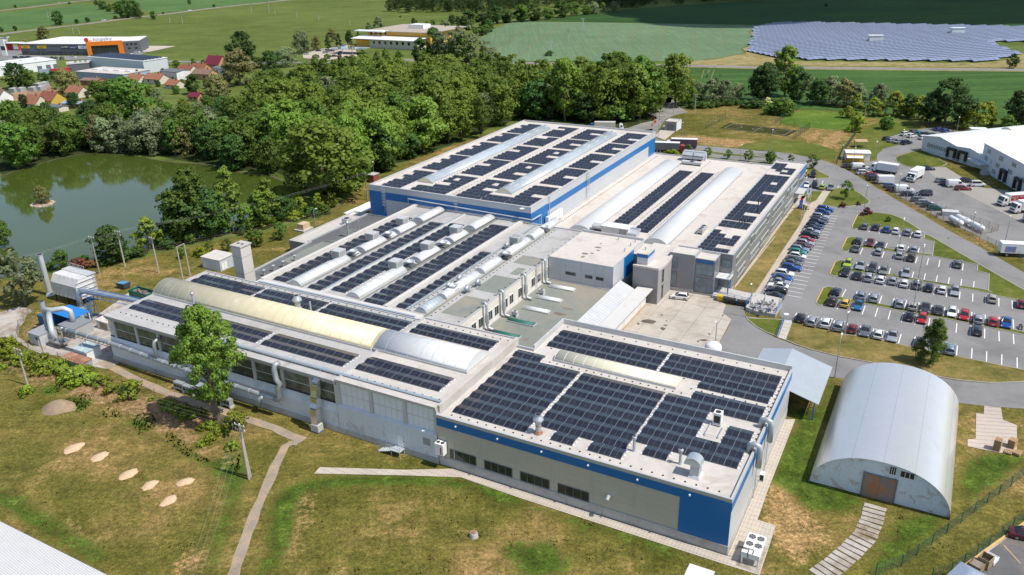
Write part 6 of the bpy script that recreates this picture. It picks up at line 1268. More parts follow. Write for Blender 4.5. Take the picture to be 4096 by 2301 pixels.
for lb,c,r,bx,by,tx,ty,dx in(('street lamp on the lower road kerb, left of the arched hangar',3,2,799,917,865,530,1.0),('short street lamp at the front row of the lowest parking row',3,2,897,510,930,295,-.6),('tall street lamp between lowest and middle parking rows',3,2,1525,300,1575,20,.6),('street lamp in the third island of the car park',3,1,1580,1300,1640,990,.6),('street lamp in the second island of the car park',3,1,1400,1015,1445,740,.5),('street lamp on the lawn island by the upper junction',3,1,1068,690,1050,420,-1.0),('street lamp beside the three white gas tanks',3,1,2060,930,2110,665,-1.4),('street lamp on the right in the warehouse yard',3,1,2375,1018,2450,730,1.4),('street lamp at the warehouse yard fence, left',3,1,1380,550,1410,315,-1.0),('street lamp at the warehouse yard fence, right',3,1,1468,575,1500,330,-1.0),('street lamp by the container hut and fence',3,1,855,255,880,45,-1.0),('street lamp by the white delivery van',3,1,960,295,985,80,1.0),('street lamp in the concrete yard behind the white tank',2,2,2010,580,1985,375,-1.4),('street lamp at the terrace corner',2,2,2325,350,2345,20,-1.4),('street lamp by the gate road',2,0,1617,1085,1605,950,-.8),('street lamp by the gatehouse',2,0,1478,1280,1490,1030,-.8),('street lamp on the green bank by the parked lorries',2,0,1700,1300,1710,1145,-.5),('street lamp above the far road bend',3,0,200,1415,220,1215,.3),('street lamp on the pond side lawn by the low store',1,1,612,820,600,650,.8),('street lamp behind the low pale hall',2,1,2240,190,2247,45,.3)):
 lamp(lb,T(c,r,bx,by),T(c,r,tx,ty),dx)
for lb,c,r,bx,by,tx,ty in(('ball lamp on the lawn beside the white container hut',3,1,1173,165,1188,22),('ball lamp in the small car park of the warehouse',3,0,1425,1350,1442,1218),('ball lamp at the far corner of the small car park',3,0,1938,1230,1960,1100),('ball lamp left of the tall hall',1,1,1158,350,1148,212)):
 lamp(lb,T(c,r,bx,by),T(c,r,tx,ty),ball=True,g='ball lamps')
def flag(lb,base,top,kind):
 b=G(base);h=hgt(base,top);t=thing('flagpole',lb,'flagpole',b,0,'flagpoles by the office entrance')
 part(t,'pole',white_m,lambda m_:m_.tube([(0,0,0),(0,0,h)],[.06,.04],8))
 F_=lambda nm,mt,x0,x1,z0,z1,par=t,y=0.:part(par,nm,mt,lambda m_:m_.box(-x1,-x0,y-.012,y+.012,h-z1,h-z0))
 if kind=='eu':
  f=F_('flag',M('eu_blue',(.03,.05,.30),.8),.06,1.0,.1,2.4)
  part(f,'star',M('eu_gold',(.6,.5,.1),.8),lambda m_:[m_.box(-.53+.3*math.cos(a)-.05,-.53+.3*math.cos(a)+.05,-.03,.03,h-1.25+.55*math.sin(a)-.05,h-1.25+.55*math.sin(a)+.05)for a in(2*math.pi*i/12 for i in range(12))])
 elif kind=='cz':
  f=F_('flag',white_m,.06,.78,.1,2.2);F_('stripe',M('flag_red',(.5,.02,.04),.8),.78,1.5,.5,2.3,f);part(f,'wedge',M('flag_blue',(.03,.07,.32),.8),lambda m_:m_.add([(-.06,-.02,h-.1),(-1.5,-.02,h-.1),(-.8,-.02,h-1.1)],[(0,1,2),(2,1,0)]))
 elif kind=='co':
  f=F_('flag',M('flag_pale',(.5,.55,.62),.8),.06,1.3,.1,2.2);F_('emblem',M('flag_mark',(.06,.10,.22),.8),.5,.8,.6,1.5,f,-.015);F_('stripe',M('flag_cream',(.62,.50,.30),.8),.3,.9,2.25,3.0,t)
flag('flagpole with the blue flag and ring of gold stars',T(3,1,483,755),T(3,1,502,560),'eu');flag('flagpole with the red white and blue flag',T(3,1,510,715),T(3,1,530,520),'cz');flag('tallest flagpole with a pale company flag',T(3,1,560,655),T(3,1,582,445),'co');flag('flagpole without a visible flag between the others',T(3,1,537,685),T(3,1,556,500),'')
fence_g=M('fence_green',(.015,.085,.055),.6);fence_r=M('fence_rust',(.22,.17,.12),.8)
def fence(lb,pts,mt,h=1.9,step=2.6,wires=9,cat='fence'):
 c=pts[len(pts)//2];t=thing('wire_fence',lb,cat,c);o=Vector((c.x,c.y,0))
 posts=[]
 for i in range(len(pts)-1):
  n=max(1,int((pts[i+1]-pts[i]).length/step))
  posts+=[pts[i].lerp(pts[i+1],k/n)for k in range(n)]
 posts.append(pts[-1])
 for p in posts[:99]:part(t,'post',mt,lambda m_:m_.box(p.x-o.x-.045,p.x-o.x+.045,p.y-o.y-.045,p.y-o.y+.045,0,h))
 def f(m_):
  for z in[h*(k+.6)/wires for k in range(wires)]:
   for i in range(len(pts)-1):m_.tube([pts[i]-o+Vector((0,0,z)),pts[i+1]-o+Vector((0,0,z))],.013,3,cap=False)
  for i in range(len(pts)-1):
   n=max(1,int((pts[i+1]-pts[i]).length/.42))
   for k in range(n):p=pts[i].lerp(pts[i+1],k/n)-o;m_.box(p.x-.009,p.x+.009,p.y-.009,p.y+.009,.1,h-.05)
 part(t,'mesh',mt,f)
gp_=lambda*s:[GT(c,r,*q)for c,r,L in s for q in L]
fence('green wire fence running diagonally past the arched hangar',gp_((3,3,[(1180,1447),(1420,1370),(1705,1165),(1975,965),(2220,780),(2440,625),(2563,520),(2800,330)])),fence_g)
fence('green wire fence beside the yellow kerb in the bottom corner',gp_((3,3,[(1700,1500),(1880,1440),(2120,1270),(2350,1100),(2563,935),(2800,740)])),fence_g)
fence('wire fence between the road and the warehouse yard',gp_((3,1,[(880,250),(1000,310),(1200,425),(1500,600),(1745,735),(2150,930),(2450,1080),(2600,1150)])),fence_r)
fence('green fence left of the football pitch',gp_((2,0,[(1920,1200),(2100,1120)])),fence_g,3.);fence('green fence right of the football pitch',gp_((3,0,[(410,1305),(560,1210)])),fence_g,3.);fence('green fence behind the football pitch',gp_((2,0,[(2100,1120),(2480,1150)]),(3,0,[(560,1210)])),fence_g,3.,6,4);fence('green fence along the weedy meadow',gp_((3,0,[(245,1150),(480,1010)])),fence_g,2.2)
fence('green fence from the container hut up to the meadow',gp_((3,1,[(815,230),(880,80)]),(3,0,[(900,1400),(1000,1250)])),fence_g,2.);fence('wire fence round the white gas tanks',gp_((3,1,[(1745,735),(1830,670),(2320,850),(2260,870),(2080,890)])),fence_r,1.8)
fence('sagging wire fence round the concrete pad in the filter yard',gp_((0,2,[(170,540),(180,440),(270,330),(300,290)])),fence_r,1.6,3,3);fence('wire fence along the weeds beside the cracked footpath',gp_((0,2,[(130,580),(550,740),(1000,960),(1450,1090),(1850,1240),(2100,1340)]),(0,3,[(2370,130)])),fence_r,1.7,4,3)
fence('wire fence along the pond bank',gp_((0,1,[(650,1225),(1030,1145),(1370,1070),(1810,975),(2330,890),(2530,835)]),(1,1,[(390,790),(760,700),(880,610)])),fence_r,1.7,5,3)
tp_=P((2,2,[(2290,285),(2345,190)]),(3,2,[(40,150),(310,205),(300,260),(245,355),(60,325)]))
t=thing('cafe_terrace','pale raised cafe terrace with blue rails by the car park','terrace',(tp_[0][0],tp_[0][1],0));o=t.location
part(t,'deck',plinth_m,lambda m_:m_.prism([(x-o.x,y-o.y)for x,y in tp_],0,.85))
def _f(m_):
 for i in range(len(tp_)-1):
  if i in(1,2):continue
  a,b_=Vector((*tp_[i],0))-o,Vector((*tp_[(i+1)%len(tp_)],0))-o
  for z in(1.2,1.5,1.8):m_.tube([a+Vector((0,0,z)),b_+Vector((0,0,z))],.03,5)
  n=max(1,int((b_-a).length/1.6))
  for k in range(n+1):p=a.lerp(b_,k/n);m_.tube([p+Vector((0,0,.85)),p+Vector((0,0,1.8))],.03,5)
part(t,'railing',blue_steel,_f)
t=thing('cafe_table','x','table');part(t,'top',M('table_grey',(.28,.28,.28),.4,.3),lambda m_:m_.cyl(0,0,.72,.75,.5,n=16));part(t,'leg',dark_m,lambda m_:m_.cyl(0,0,0,.72,.05,n=8));note_kids(t);tb=t
ch=thing('cafe_chair','x','chair');part(ch,'seat',M('chair_wire',(.22,.22,.22),.5,.4),lambda m_:m_.box(-.22,.22,-.22,.22,.44,.48));part(ch,'backrest',bpy.data.materials['chair_wire'],lambda m_:m_.box(-.24,-.2,-.22,.22,.5,.9));
for x in(-.2,.2):
 for y in(-.2,.2):part(ch,'leg',dark_m,lambda m_:m_.box(x-.02,x+.02,y-.02,y+.02,0,.44))
note_kids(ch);kk=0
for i,(x,y)in enumerate(((60,265),(205,235),(205,285),(125,225),(130,300))):
 L_=GT(3,2,x,y,.85)
 if i==0:t.location=L_;t['label']='round grey cafe table nearest the terrace ramp';t['group']='tables on the terrace'
 else:dup(tb,L_,0,('','round grey cafe table at the back right of the terrace','round grey cafe table at the right rail of the terrace','round grey cafe table beside the closed parasol','round grey cafe table at the front rail of the terrace')[i],'tables on the terrace')
 for j in range(3):
  a=2.1*j+i;q=L_+Vector((.85*math.cos(a),.85*math.sin(a),0));lb='wire chair pushed up to a round table on the cafe terrace'
  if kk==0:ch.location=q;ch.rotation_euler=(0,0,a+math.pi);ch['label']=lb;ch['group']='chairs on the terrace'
  else:dup(ch,q,a+math.pi,lb,'chairs on the terrace')
  kk+=1
L_=GT(3,2,143,240,.85);t=thing('parasol','closed white parasol on the cafe terrace','parasol',L_);part(t,'pole',steel,lambda m_:m_.cyl(0,0,0,3.0,.035,n=8));part(t,'canopy',white_m,lambda m_:m_.lathe([(.12,1.0),(.2,1.2),(.14,2.4),(.03,3.0)],n=10));part(t,'base',plinth_m,lambda m_:m_.cyl(0,0,0,.1,.4,n=12))
t=thing('waste_bin','x','waste bin',(0,0,0),0)
bin_m=M('bin_black',(.035,.036,.038),.5);bin_y=M('bin_yellow',(.62,.42,.015),.5)
part(t,'tub',bin_m,lambda m_:m_.hexa([(-.6,-.42,.15),(.6,-.42,.15),(.6,.42,.15),(-.6,.42,.15),(-.68,-.52,1.15),(.68,-.52,1.15),(.68,.52,1.15),(-.68,.52,1.15)]))
part(t,'lid',bin_m,lambda m_:m_.extr([(-.55,1.15),(.55,1.15),(.5,1.3),(.2,1.42),(-.2,1.42),(-.5,1.3)],'x',-.7,.7))
for x in(-.5,.5):part(t,'wheel',dark_m,lambda m_:m_.cyl(x,.3,0,.15,.08,n=8))
note_kids(t);pb=t
for i,(x,y)in enumerate(((2110,212),(2168,224),(2238,240),(2292,248),(2055,195))):
 L_=GT(2,2,x,y);lb='black waste container, %s from the yellow one'%ORD[i]if i<4 else 'yellow waste container at the left end of the bin row'
 if i==0:o=t;t.location=L_;t.rotation_euler=(0,0,R(-29));t['label']=lb;t['group']='waste bins by the terrace'
 else:o=dup(pb,L_,R(-29),lb,'waste bins by the terrace')
 if i==4:
  for c in o.children:
   if not c.name.startswith('wheel'):c.data=c.data.copy();c.data.materials[0]=bin_y
t=thing('outdoor_stair','concrete steps with yellow edges and a blue handrail up to the car park','stairs',GT(3,2,335,480));o=t.location
a0,a1,b0,b1=GT(3,2,270,545),GT(3,2,335,565),GT(3,2,330,385),GT(3,2,400,392)
for k in range(5):
 f0,f1=k/5,(k+1)/5-.06;q=[a0.lerp(b0,f0),a1.lerp(b1,f0),a1.lerp(b1,f1+.06),a0.lerp(b0,f1+.06)]
 s_=part(t,'step',plinth_m,lambda m_:m_.hexa([tuple(p-o)[:2]+(0,)for p in q]+[tuple(p-o)[:2]+(.2+.03*k,)for p in q]))
 e=[q[0],q[1],q[1].lerp(q[2],.12),q[0].lerp(q[3],.12)];part(s_,'edge',yellow_m,lambda m_:m_.add([tuple(p-o)[:2]+(.206+.03*k,)for p in e],[(0,1,2,3)]))
part(t,'handrail',blue_steel,lambda m_:[m_.tube([a0-o+Vector((-.2,0,z)),b0-o+Vector((-.2,0,z))],.05,6)for z in(.6,1.05)]+[m_.tube([a0.lerp(b0,k/4)-o+Vector((-.2,0,0)),a0.lerp(b0,k/4)-o+Vector((-.2,0,1.05))],.04,6)for k in range(5)])
t=uthing('gatehouse','grey flat roofed gatehouse with a wide roller door by the access road','gatehouse',326.5,-102)
gu,gv=UV(GT(2,0,1535,1218));gu2,gv2=UV(GT(2,0,1640,1222));block(t,rect(gu,gu+6.5,gv,gv+5.0),0,3.9,.3,render_grey,roof_beige,pw=.25);window(t,'u-',gu,gv+1.0,gv+4.0,.1,2.8,1,1,frame_m,M('roller_door',(.17,.17,.17),.6,ln=((2,.2,.05,.7),)),'roller_door',sub='panel')
part(t,'wall',white_sheet,lambda b:wbox(b,'v+',gv+5.0,gu,gu+6.5,.05,3.6,.0,.04),label='white side wall')
red_o=M('barrier_orange',(.62,.13,.02),.5)
for lb,x,y,dx in(('orange barrier post with a striped boom across the left lane',1420,1180,-1),('orange barrier post with a striped boom across the right lane',1452,1150,1)):
 L_=GT(2,0,x,y);t=thing('gate_barrier',lb,'barrier',L_,R(-20),'gate barriers');part(t,'post',red_o,lambda m_:m_.box(-.22,.22,-.2,.2,0,1.2))
 part(t,'boom',[white_m,M('barrier_red',(.5,.04,.03),.5)if 'barrier_red' not in bpy.data.materials else bpy.data.materials['barrier_red']],lambda m_:[m_.box(dx*(.2+.7*k),dx*(.9+.7*k),-.05,.05,.95,1.08,k%2)for k in range(7)])
L_=GT(2,0,1440,1160);t=thing('no_entry_sign','round red no entry sign on the orange column at the gate','road sign',L_);part(t,'column',red_o,lambda m_:m_.box(-.2,.2,-.2,.2,0,2.4));part(t,'disc',M('sign_red',(.5,.02,.02),.5),lambda m_:m_.tube([(-.35,-.3,1.7),(-.35,-.34,1.7)],.42,16));part(t,'bar',white_m,lambda m_:m_.box(-.62,-.08,-.36,-.345,1.63,1.77))
cu=GT(3,1,905,205);t=thing('container_hut','white ribbed container hut with a pitched roof by the green fence','hut',GT(3,1,1000,180),R(-12));part(t,'wall',M('hut_white',(.70,.71,.72),.5,ln=((0,.5,.06,.85),)),lambda m_:m_.box(-4.0,4.0,-2.4,2.4,0,2.7));part(t,'roof',white_sheet,lambda m_:m_.extr([(-2.6,2.7),(2.6,2.7),(2.6,2.8),(0,3.2),(-2.6,2.8)],'x',-4.2,4.2))
t=thing('snack_kiosk','yellow kiosk with a white awning beside the container hut','kiosk',GT(3,1,985,205),R(-12));part(t,'wall',M('kiosk_yellow',(.50,.32,.03),.6),lambda m_:m_.box(-2.8,2.8,-1.4,1.0,0,2.3));part(t,'awning',white_m,lambda m_:m_.hexa([(-3.2,-2.8,2.0),(2.2,-2.8,2.0),(2.2,-1.4,2.4),(-3.2,-1.4,2.4),(-3.2,-2.8,2.08),(2.2,-2.8,2.08),(2.2,-1.4,2.48),(-3.2,-1.4,2.48)]))
t=thing('picnic_shelter','small open wooden picnic shelter on the lawn','shelter',GT(3,0,1040,1375),R(-8));part(t,'roof',pal_m,lambda m_:m_.hexa([(-2.2,-1.5,2.3),(2.2,-1.5,2.3),(2.2,1.5,2.6),(-2.2,1.5,2.6),(-2.2,-1.5,2.4),(2.2,-1.5,2.4),(2.2,1.5,2.7),(-2.2,1.5,2.7)]))
for x in(-1.9,1.9):
 for y in(-1.3,1.3):part(t,'post',wood_pole,lambda m_:m_.box(x-.07,x+.07,y-.07,y+.07,0,2.4))
part(t,'table',pal_m,lambda m_:(m_.box(-1.2,1.2,-.4,.4,.7,.76),m_.box(-1.2,1.2,-.9,-.6,.4,.46),m_.box(-1.2,1.2,.6,.9,.4,.46)))
t=thing('guard_hut','small white guard hut with a red awning behind the warehouse','hut',GT(3,0,2125,1290),R(-14));part(t,'wall',white_sheet,lambda m_:m_.box(-2.6,2.6,-1.6,1.6,0,3.6));part(t,'roof',white_m,lambda m_:m_.box(-2.9,2.9,-1.9,1.9,3.6,3.8));part(t,'awning',M('awning_red',(.55,.09,.04),.6),lambda m_:m_.box(-4.2,-2.6,-1.3,1.0,2.4,2.5));part(t,'window',win_dark,lambda m_:m_.box(1.2,2.2,-1.63,-1.6,1.4,2.8))
for i,(x0,y0,x1,y1)in enumerate(((1880,735,1980,790),(1945,725,2050,775),(2075,785,2180,840))):
 a,b_=GT(3,1,x0,y0,.9),GT(3,1,x1,y1,.9);d=b_-a;L_=d.length/2;t=thing('gas_cylinder','white horizontal gas tank in the fenced weeds, %s'%('left front one','left rear one','right hand one')[i],'tank',((a.x+b_.x)/2,(a.y+b_.y)/2,0),math.atan2(d.y,d.x),'horizontal gas tanks')
 part(t,'vessel',bpy.data.materials['tank_white'],lambda m_:m_.tube([(-L_-.45,0,1.2),(-L_-.3,0,1.2),(-L_,0,1.2),(L_,0,1.2),(L_+.3,0,1.2),(L_+.45,0,1.2)],[.15,.5,.75,.75,.5,.15],16),smooth=True);part(t,'dome',grey_m,lambda m_:m_.cyl(L_*.7,0,1.9,2.15,.25,n=10))
 for s in(-.6,.6):part(t,'saddle',plinth_m,lambda m_:m_.box(s*L_-.2,s*L_+.2,-.6,.6,0,.75))
c=GT(3,1,1870,705);t=thing('gas_cabinet','grey metal cabinet with a sloping lid behind the gas tanks','cabinet',c,R(-20));part(t,'casing',steel,lambda m_:m_.box(-2,2,-1.1,1.1,0,1.3));part(t,'roof',grey_m,lambda m_:m_.extr([(-1.25,1.3),(1.25,1.3),(1.25,1.4),(0,1.75),(-1.25,1.4)],'x',-2.1,2.1))
# VEHICLES
tyre_m=M('tyre',(.02,.02,.02),.9);rim_m=M('alloy_rim',(.42,.43,.44),.35,.8);car_glass=glass('car_glass',(.022,.026,.03),.05)
lamp_front=paint('headlight_lens',(.62,.64,.66),.1);lamp_rear=paint('tail_lens',(.32,.012,.012),.2);trim_m=M('black_trim',(.02,.02,.022),.6);plate_m=M('number_plate',(.7,.7,.68),.5)
PAINT={k:paint('car_paint_'+k,c,.25,mtl)for k,c,mtl in(('white',(.74,.74,.73),0),('silver',(.42,.44,.46),.45),('light_blue',(.27,.34,.42),.4),('grey',(.16,.165,.175),.4),('dark_grey',(.055,.058,.065),.35),('black',(.014,.014,.017),.1),('navy',(.012,.018,.05),.2),('blue',(.012,.075,.30),.2),('mid_blue',(.03,.14,.30),.3),('red',(.42,.015,.02),.1),('dark_red',(.20,.012,.022),.2),('maroon',(.13,.018,.028),.3),('green',(.012,.09,.055),.2),('teal',(.015,.27,.20),.2),('lime',(.34,.46,.035),.1),('yellow',(.62,.40,.06),0),('brown',(.075,.055,.042),.4),('beige',(.45,.41,.34),.2),('grey_green',(.23,.26,.23),.4),('turquoise',(.015,.24,.27),.3))}
WORD={'grey_green':'grey green','dark_grey':'dark grey','light_blue':'pale blue','mid_blue':'mid blue','dark_red':'dark red'}
def bevelled(mb,name,mats,par,w=.07,seg=2,smooth=True):
 me=mb.mesh(name,mats);bm=bmesh.new();bm.from_mesh(me)
 bmesh.ops.bevel(bm,geom=[e for e in bm.edges if e.calc_face_angle(0)>.35],offset=w,segments=seg,affect='EDGES',profile=.6,clamp_overlap=True)
 bm.to_mesh(me);bm.free()
 if smooth:me.polygons.foreach_set('use_smooth',[True]*len(me.polygons))
 o=bpy.data.objects.new(name,me);COL.objects.link(o);o.parent=par;return o
def make_car(kind):
 L,Wd,sh,H,cb,ct,noseh={'hatchback':(4.1,1.74,.92,1.48,(-1.95,1.05),(-1.55,.25),.78),'estate car':(4.7,1.80,.92,1.48,(-2.28,.95),(-1.95,.15),.76),'saloon':(4.65,1.80,.92,1.45,(-1.75,.95),(-.95,.1),.76),'suv':(4.5,1.84,1.05,1.68,(-2.15,1.05),(-1.85,.3),.92),'minivan':(4.5,1.82,1.02,1.82,(-2.15,1.45),(-2.0,.6),.95)}[kind]
 t=thing('parked_car','x','car');h=L/2;w=Wd/2
 b=MB();pr=[(-h,.32),(-h+.02,sh-.08),(cb[0],sh+.01),(cb[1],sh),(h-.25,noseh),(h,noseh-.22),(h,.3),(h-.15,.2),(-h+.15,.2)]
 b.extr([(x,z)for x,z in pr],'y',-w,w);
 body=bevelled(b,'body',[PAINT['white']],t,.09)
 g=MB();wi=w-.06;wt=w-.26
 g.hexa([(cb[0],-wi,sh-.06),(cb[1],-wi,sh-.06),(cb[1],wi,sh-.06),(cb[0],wi,sh-.06),(ct[0],-wt,H),(ct[1],-wt,H),(ct[1],wt,H),(ct[0],wt,H)])
 me=g.mesh('x',[PAINT['white']]);bm=bmesh.new();bm.from_mesh(body.data);bm2=bmesh.new();bm2.from_mesh(me)
 bmesh.ops.bevel(bm2,geom=list(bm2.edges),offset=.05,segments=2,affect='EDGES');bm2.to_mesh(me);bm2.free();bm.from_mesh(me);bm.to_mesh(body.data);bm.free();body.data.polygons.foreach_set('use_smooth',[True]*len(body.data.polygons))
 def qd(name,a,mt,e=.012):
  def f(m_):
   p=[Vector(q)for q in a];n=(p[1]-p[0]).cross(p[3]-p[0]).normalized()*e;c=sum(p,Vector())/4;p=[c+(q-c)*.90+n for q in p];m_.add(p+[q-n*2 for q in p],[(0,1,2,3),(1,0,4,5),(2,1,5,6),(3,2,6,7),(0,3,7,4)])
  return part(t,name,mt,f)
 s0=sh
 qd('windscreen',[(cb[1],-wi,s0),(cb[1],wi,s0),(ct[1],wt,H),(ct[1],-wt,H)],car_glass);qd('rear_window',[(cb[0],wi,s0),(cb[0],-wi,s0),(ct[0],-wt,H),(ct[0],wt,H)],car_glass)
 qd('side_window',[(cb[0],-wi,s0),(cb[1],-wi,s0),(ct[1],-wt,H),(ct[0],-wt,H)],car_glass);qd('side_window',[(cb[1],wi,s0),(cb[0],wi,s0),(ct[0],wt,H),(ct[1],wt,H)],car_glass)
 rw=.33 if kind!='suv' else.37
 for x in(-h+.85,h-.85):
  for s in(-1,1):
   def f(m_):
    y0,y1=(w-.16,w+.02)if s>0 else(-w-.02,-w+.16);m_.tube([(x,y0,rw),(x,y1,rw)],rw,16);m_.tube([(x,(y1 if s>0 else y0)-.01*s,rw),(x,(y1 if s>0 else y0)+.012*s,rw)],rw*.62,10,1)
   part(t,'wheel',[tyre_m,rim_m],f)
 for s in(-1,1):
  part(t,'headlight',lamp_front,lambda m_:m_.box(h-.32,h-.02,s*(w-.12)-.17,s*(w-.12)+.1,noseh-.22,noseh-.05));part(t,'tail_light',lamp_rear,lambda m_:m_.box(-h-.012,-h+.16,s*(w-.13)-.13,s*(w-.13)+.13,sh-.34,sh-.1))
 part(t,'bumper_trim',trim_m,lambda m_:(m_.box(-h-.015,-h+.1,-w+.2,w-.2,.24,.42),m_.box(h-.1,h+.015,-w+.25,w-.25,.24,.46)))
 part(t,'number_plate',plate_m,lambda m_:m_.box(-h-.024,-h-.016,-.26,.26,.56,.68))
 note_kids(t);return t
CARS={k:[make_car(k),False]for k in('hatchback','estate car','saloon','suv','minivan')}
def car(kind,col,loc,rot,label,group):
 pr=CARS[kind]
 if not pr[1]:o=pr[0];pr[1]=True;o.location=loc;o.rotation_euler=(0,0,rot);o['label']=label;o['group']=group
 else:o=dup(pr[0],loc,rot,label,group)
 for c in o.children:
  if c.name.split('.')[0]=='body':
   c.material_slots[0].link='OBJECT';c.material_slots[0].material=PAINT[col]
 return o
AW,TO=YAW,YAW+math.pi
def row(place,group,cars,c,r,rot,frm):
 """cars = (x, y, kind letter, colour[, turn]); label counts them off along the row"""
 K={'h':'hatchback','e':'estate car','s':'saloon','u':'suv','m':'minivan'}
 for i,q in enumerate(cars):
  x,y,k,col=q[:4];rr=rot+(math.pi if len(q)>4 and q[4]else 0);p=GT(c,r,x,y,.75)
  nm={'suv':'SUV','minivan':'people carrier'}.get(K[k],K[k])
  car(K[k],col,(p.x,p.y,.065),rr+rnd.uniform(-.02,.02),'%s %s %s, %s from %s'%(WORD.get(col,col),nm,place,ORD[i],frm),group)
row('in the row along the office wing','cars parked along the office wing',[(712,640,'e','blue'),(690,668,'h','blue'),(668,710,'e','silver'),(662,738,'e','dark_grey'),(640,766,'u','navy'),(618,795,'e','navy'),(600,818,'s','navy'),(585,848,'s','silver'),(572,882,'e','black'),(545,930,'h','red'),(524,957,'e','silver'),(512,990,'h','maroon'),(474,1012,'e','light_blue'),(458,1043,'h','teal'),(456,1080,'h','white'),(424,1116,'s','dark_grey'),(408,1145,'s','grey'),(398,1186,'e','blue'),(330,1246,'u','white'),(313,1285,'s','blue'),(293,1320,'s','silver'),(270,1357,'s','white',1),(256,1402,'e','black',1),(228,1448,'s','black',1)],3,1,R(-28.5),'the far end')
gc='cars in the main car park'
row('in the farthest bay row',gc,[(1080,802,'h','grey'),(1187,808,'e','black'),(1283,830,'h','blue'),(1370,843,'h','white'),(1480,855,'e','light_blue'),(1577,873,'h','white')],3,1,AW,'the left')
row('in the second bay row, upper side',gc,[(1020,938,'e','dark_grey'),(1132,953,'s','maroon',1),(1230,975,'s','dark_grey'),(1423,1005,'h','white'),(1540,1018,'h','silver')],3,1,AW,'the left')
row('in the second bay row, lower side',gc,[(1000,1007,'s','grey'),(1210,1038,'h','silver'),(1405,1072,'h','silver'),(1515,1092,'u','brown'),(1948,1150,'e','grey')],3,1,AW,'the left')
row('in the third bay row, upper side',gc,[(925,1147,'h','lime',1),(1042,1167,'s','silver',1),(1153,1190,'e','dark_grey',1),(1258,1215,'h','grey_green',1),(1468,1238,'e','silver',1)],3,1,AW,'the left')
row('in the third bay row, lower side',gc,[(900,1228,'s','black',1),(1010,1258,'s','black'),(1118,1278,'u','silver'),(1230,1298,'h','white'),(1342,1308,'h','silver'),(1450,1333,'h','white'),(1568,1347,'u','grey'),(1680,1372,'h','navy'),(1803,1392,'h','white'),(1925,1405,'e','silver',1)],3,1,AW,'the left')
row('in the fourth bay row, upper side',gc,[(815,107,'e','navy'),(1048,140,'h','light_blue'),(1170,160,'e','silver'),(1410,212,'e','silver'),(1533,240,'h','beige'),(1648,253,'s','dark_grey',1),(1770,272,'s','dark_grey'),(1897,297,'h','white',1),(2012,325,'h','red',1),(2140,357,'e','silver'),(2278,380,'h','red'),(2403,392,'s','blue',1)],3,2,AW,'the left')
row('in the fourth bay row, lower side',gc,[(780,192,'u','brown'),(900,210,'h','yellow'),(1022,230,'s','mid_blue',1),(1498,332,'h','black'),(1620,355,'h','red',1),(2132,460,'e','dark_grey')],3,2,AW,'the left')
row('at the right end of the third island',gc,[(2270,168,'h','beige'),(2545,216,'h','dark_red')],3,2,AW,'the left')
row('in the lowest bay row',gc,[(482,347,'h','black'),(592,378,'e','silver'),(722,398,'u','white'),(842,425,'u','silver'),(965,447,'h','dark_red'),(1087,470,'s','grey',1),(1210,500,'h','white'),(1342,518,'s','silver',1),(1600,575,'s','black'),(1878,637,'e','light_blue')],3,2,AW,'the left')
row('near the office wing end','cars by the office wing end',[(537,415,'s','white',1),(612,420,'m','black',1),(683,435,'h','lime'),(763,440,'s','grey_green',1)],3,1,R(66),'the left')
row('under the small tree at the office wing end','cars by the office wing end',[(522,310,'m','yellow'),(600,322,'m','black',1)],3,1,R(66),'the left')
row('along the warehouse yard fence','cars in the warehouse yard',[(928,240,'h','dark_grey'),(1070,278,'e','grey'),(1073,304,'u','white'),(1148,322,'h','red'),(1163,340,'h','navy'),(1180,358,'e','navy'),(1322,426,'h','blue'),(1350,452,'h','navy'),(1490,502,'e','navy'),(1590,553,'e','grey'),(1645,580,'e','silver'),(1688,606,'e','dark_grey'),(1750,633,'e','green')],3,1,R(-6),'the far end')
row('in the middle of the warehouse yard','cars in the warehouse yard',[(1668,262,'s','navy'),(1635,500,'m','navy',1),(1815,376,'e','silver'),(1842,400,'h','navy'),(2000,447,'e','dark_red'),(2045,376,'e','black'),(2132,412,'m','white')],3,1,R(-4),'the far left')
row('in the small car park behind the warehouse','cars in the small car park',[(1292,1292,'h','black'),(1340,1307,'e','silver'),(1400,1318,'s','silver'),(1470,1330,'u','navy'),(1465,1249,'u','white'),(1547,1226,'e','grey'),(1522,1265,'h','white'),(1602,1245,'h','turquoise'),(1656,1252,'h','navy'),(1720,1259,'e','green'),(1632,1283,'u','white'),(1775,1205,'h','blue'),(1832,1215,'h','blue'),(1885,1231,'s','silver')],3,0,R(24),'the left')
p=GT(2,2,1678,150,.7);car('hatchback','white',(p.x,p.y,.055),R(-20)+math.pi,'white hatchback parked alone in the concrete yard below the glass bays','car in the concrete yard')
p=GT(3,3,2545,1080,.6);car('saloon','maroon',(p.x+1,p.y,.065),R(-24),'dark red car cut by the right edge of the tarred corner lot','car in the corner lot')
p=GT(2,0,1350,1010,.6);car('hatchback','turquoise',(p.x,p.y,.1),R(10),'blue green car half hidden under the trees by the gate','car by the gate')
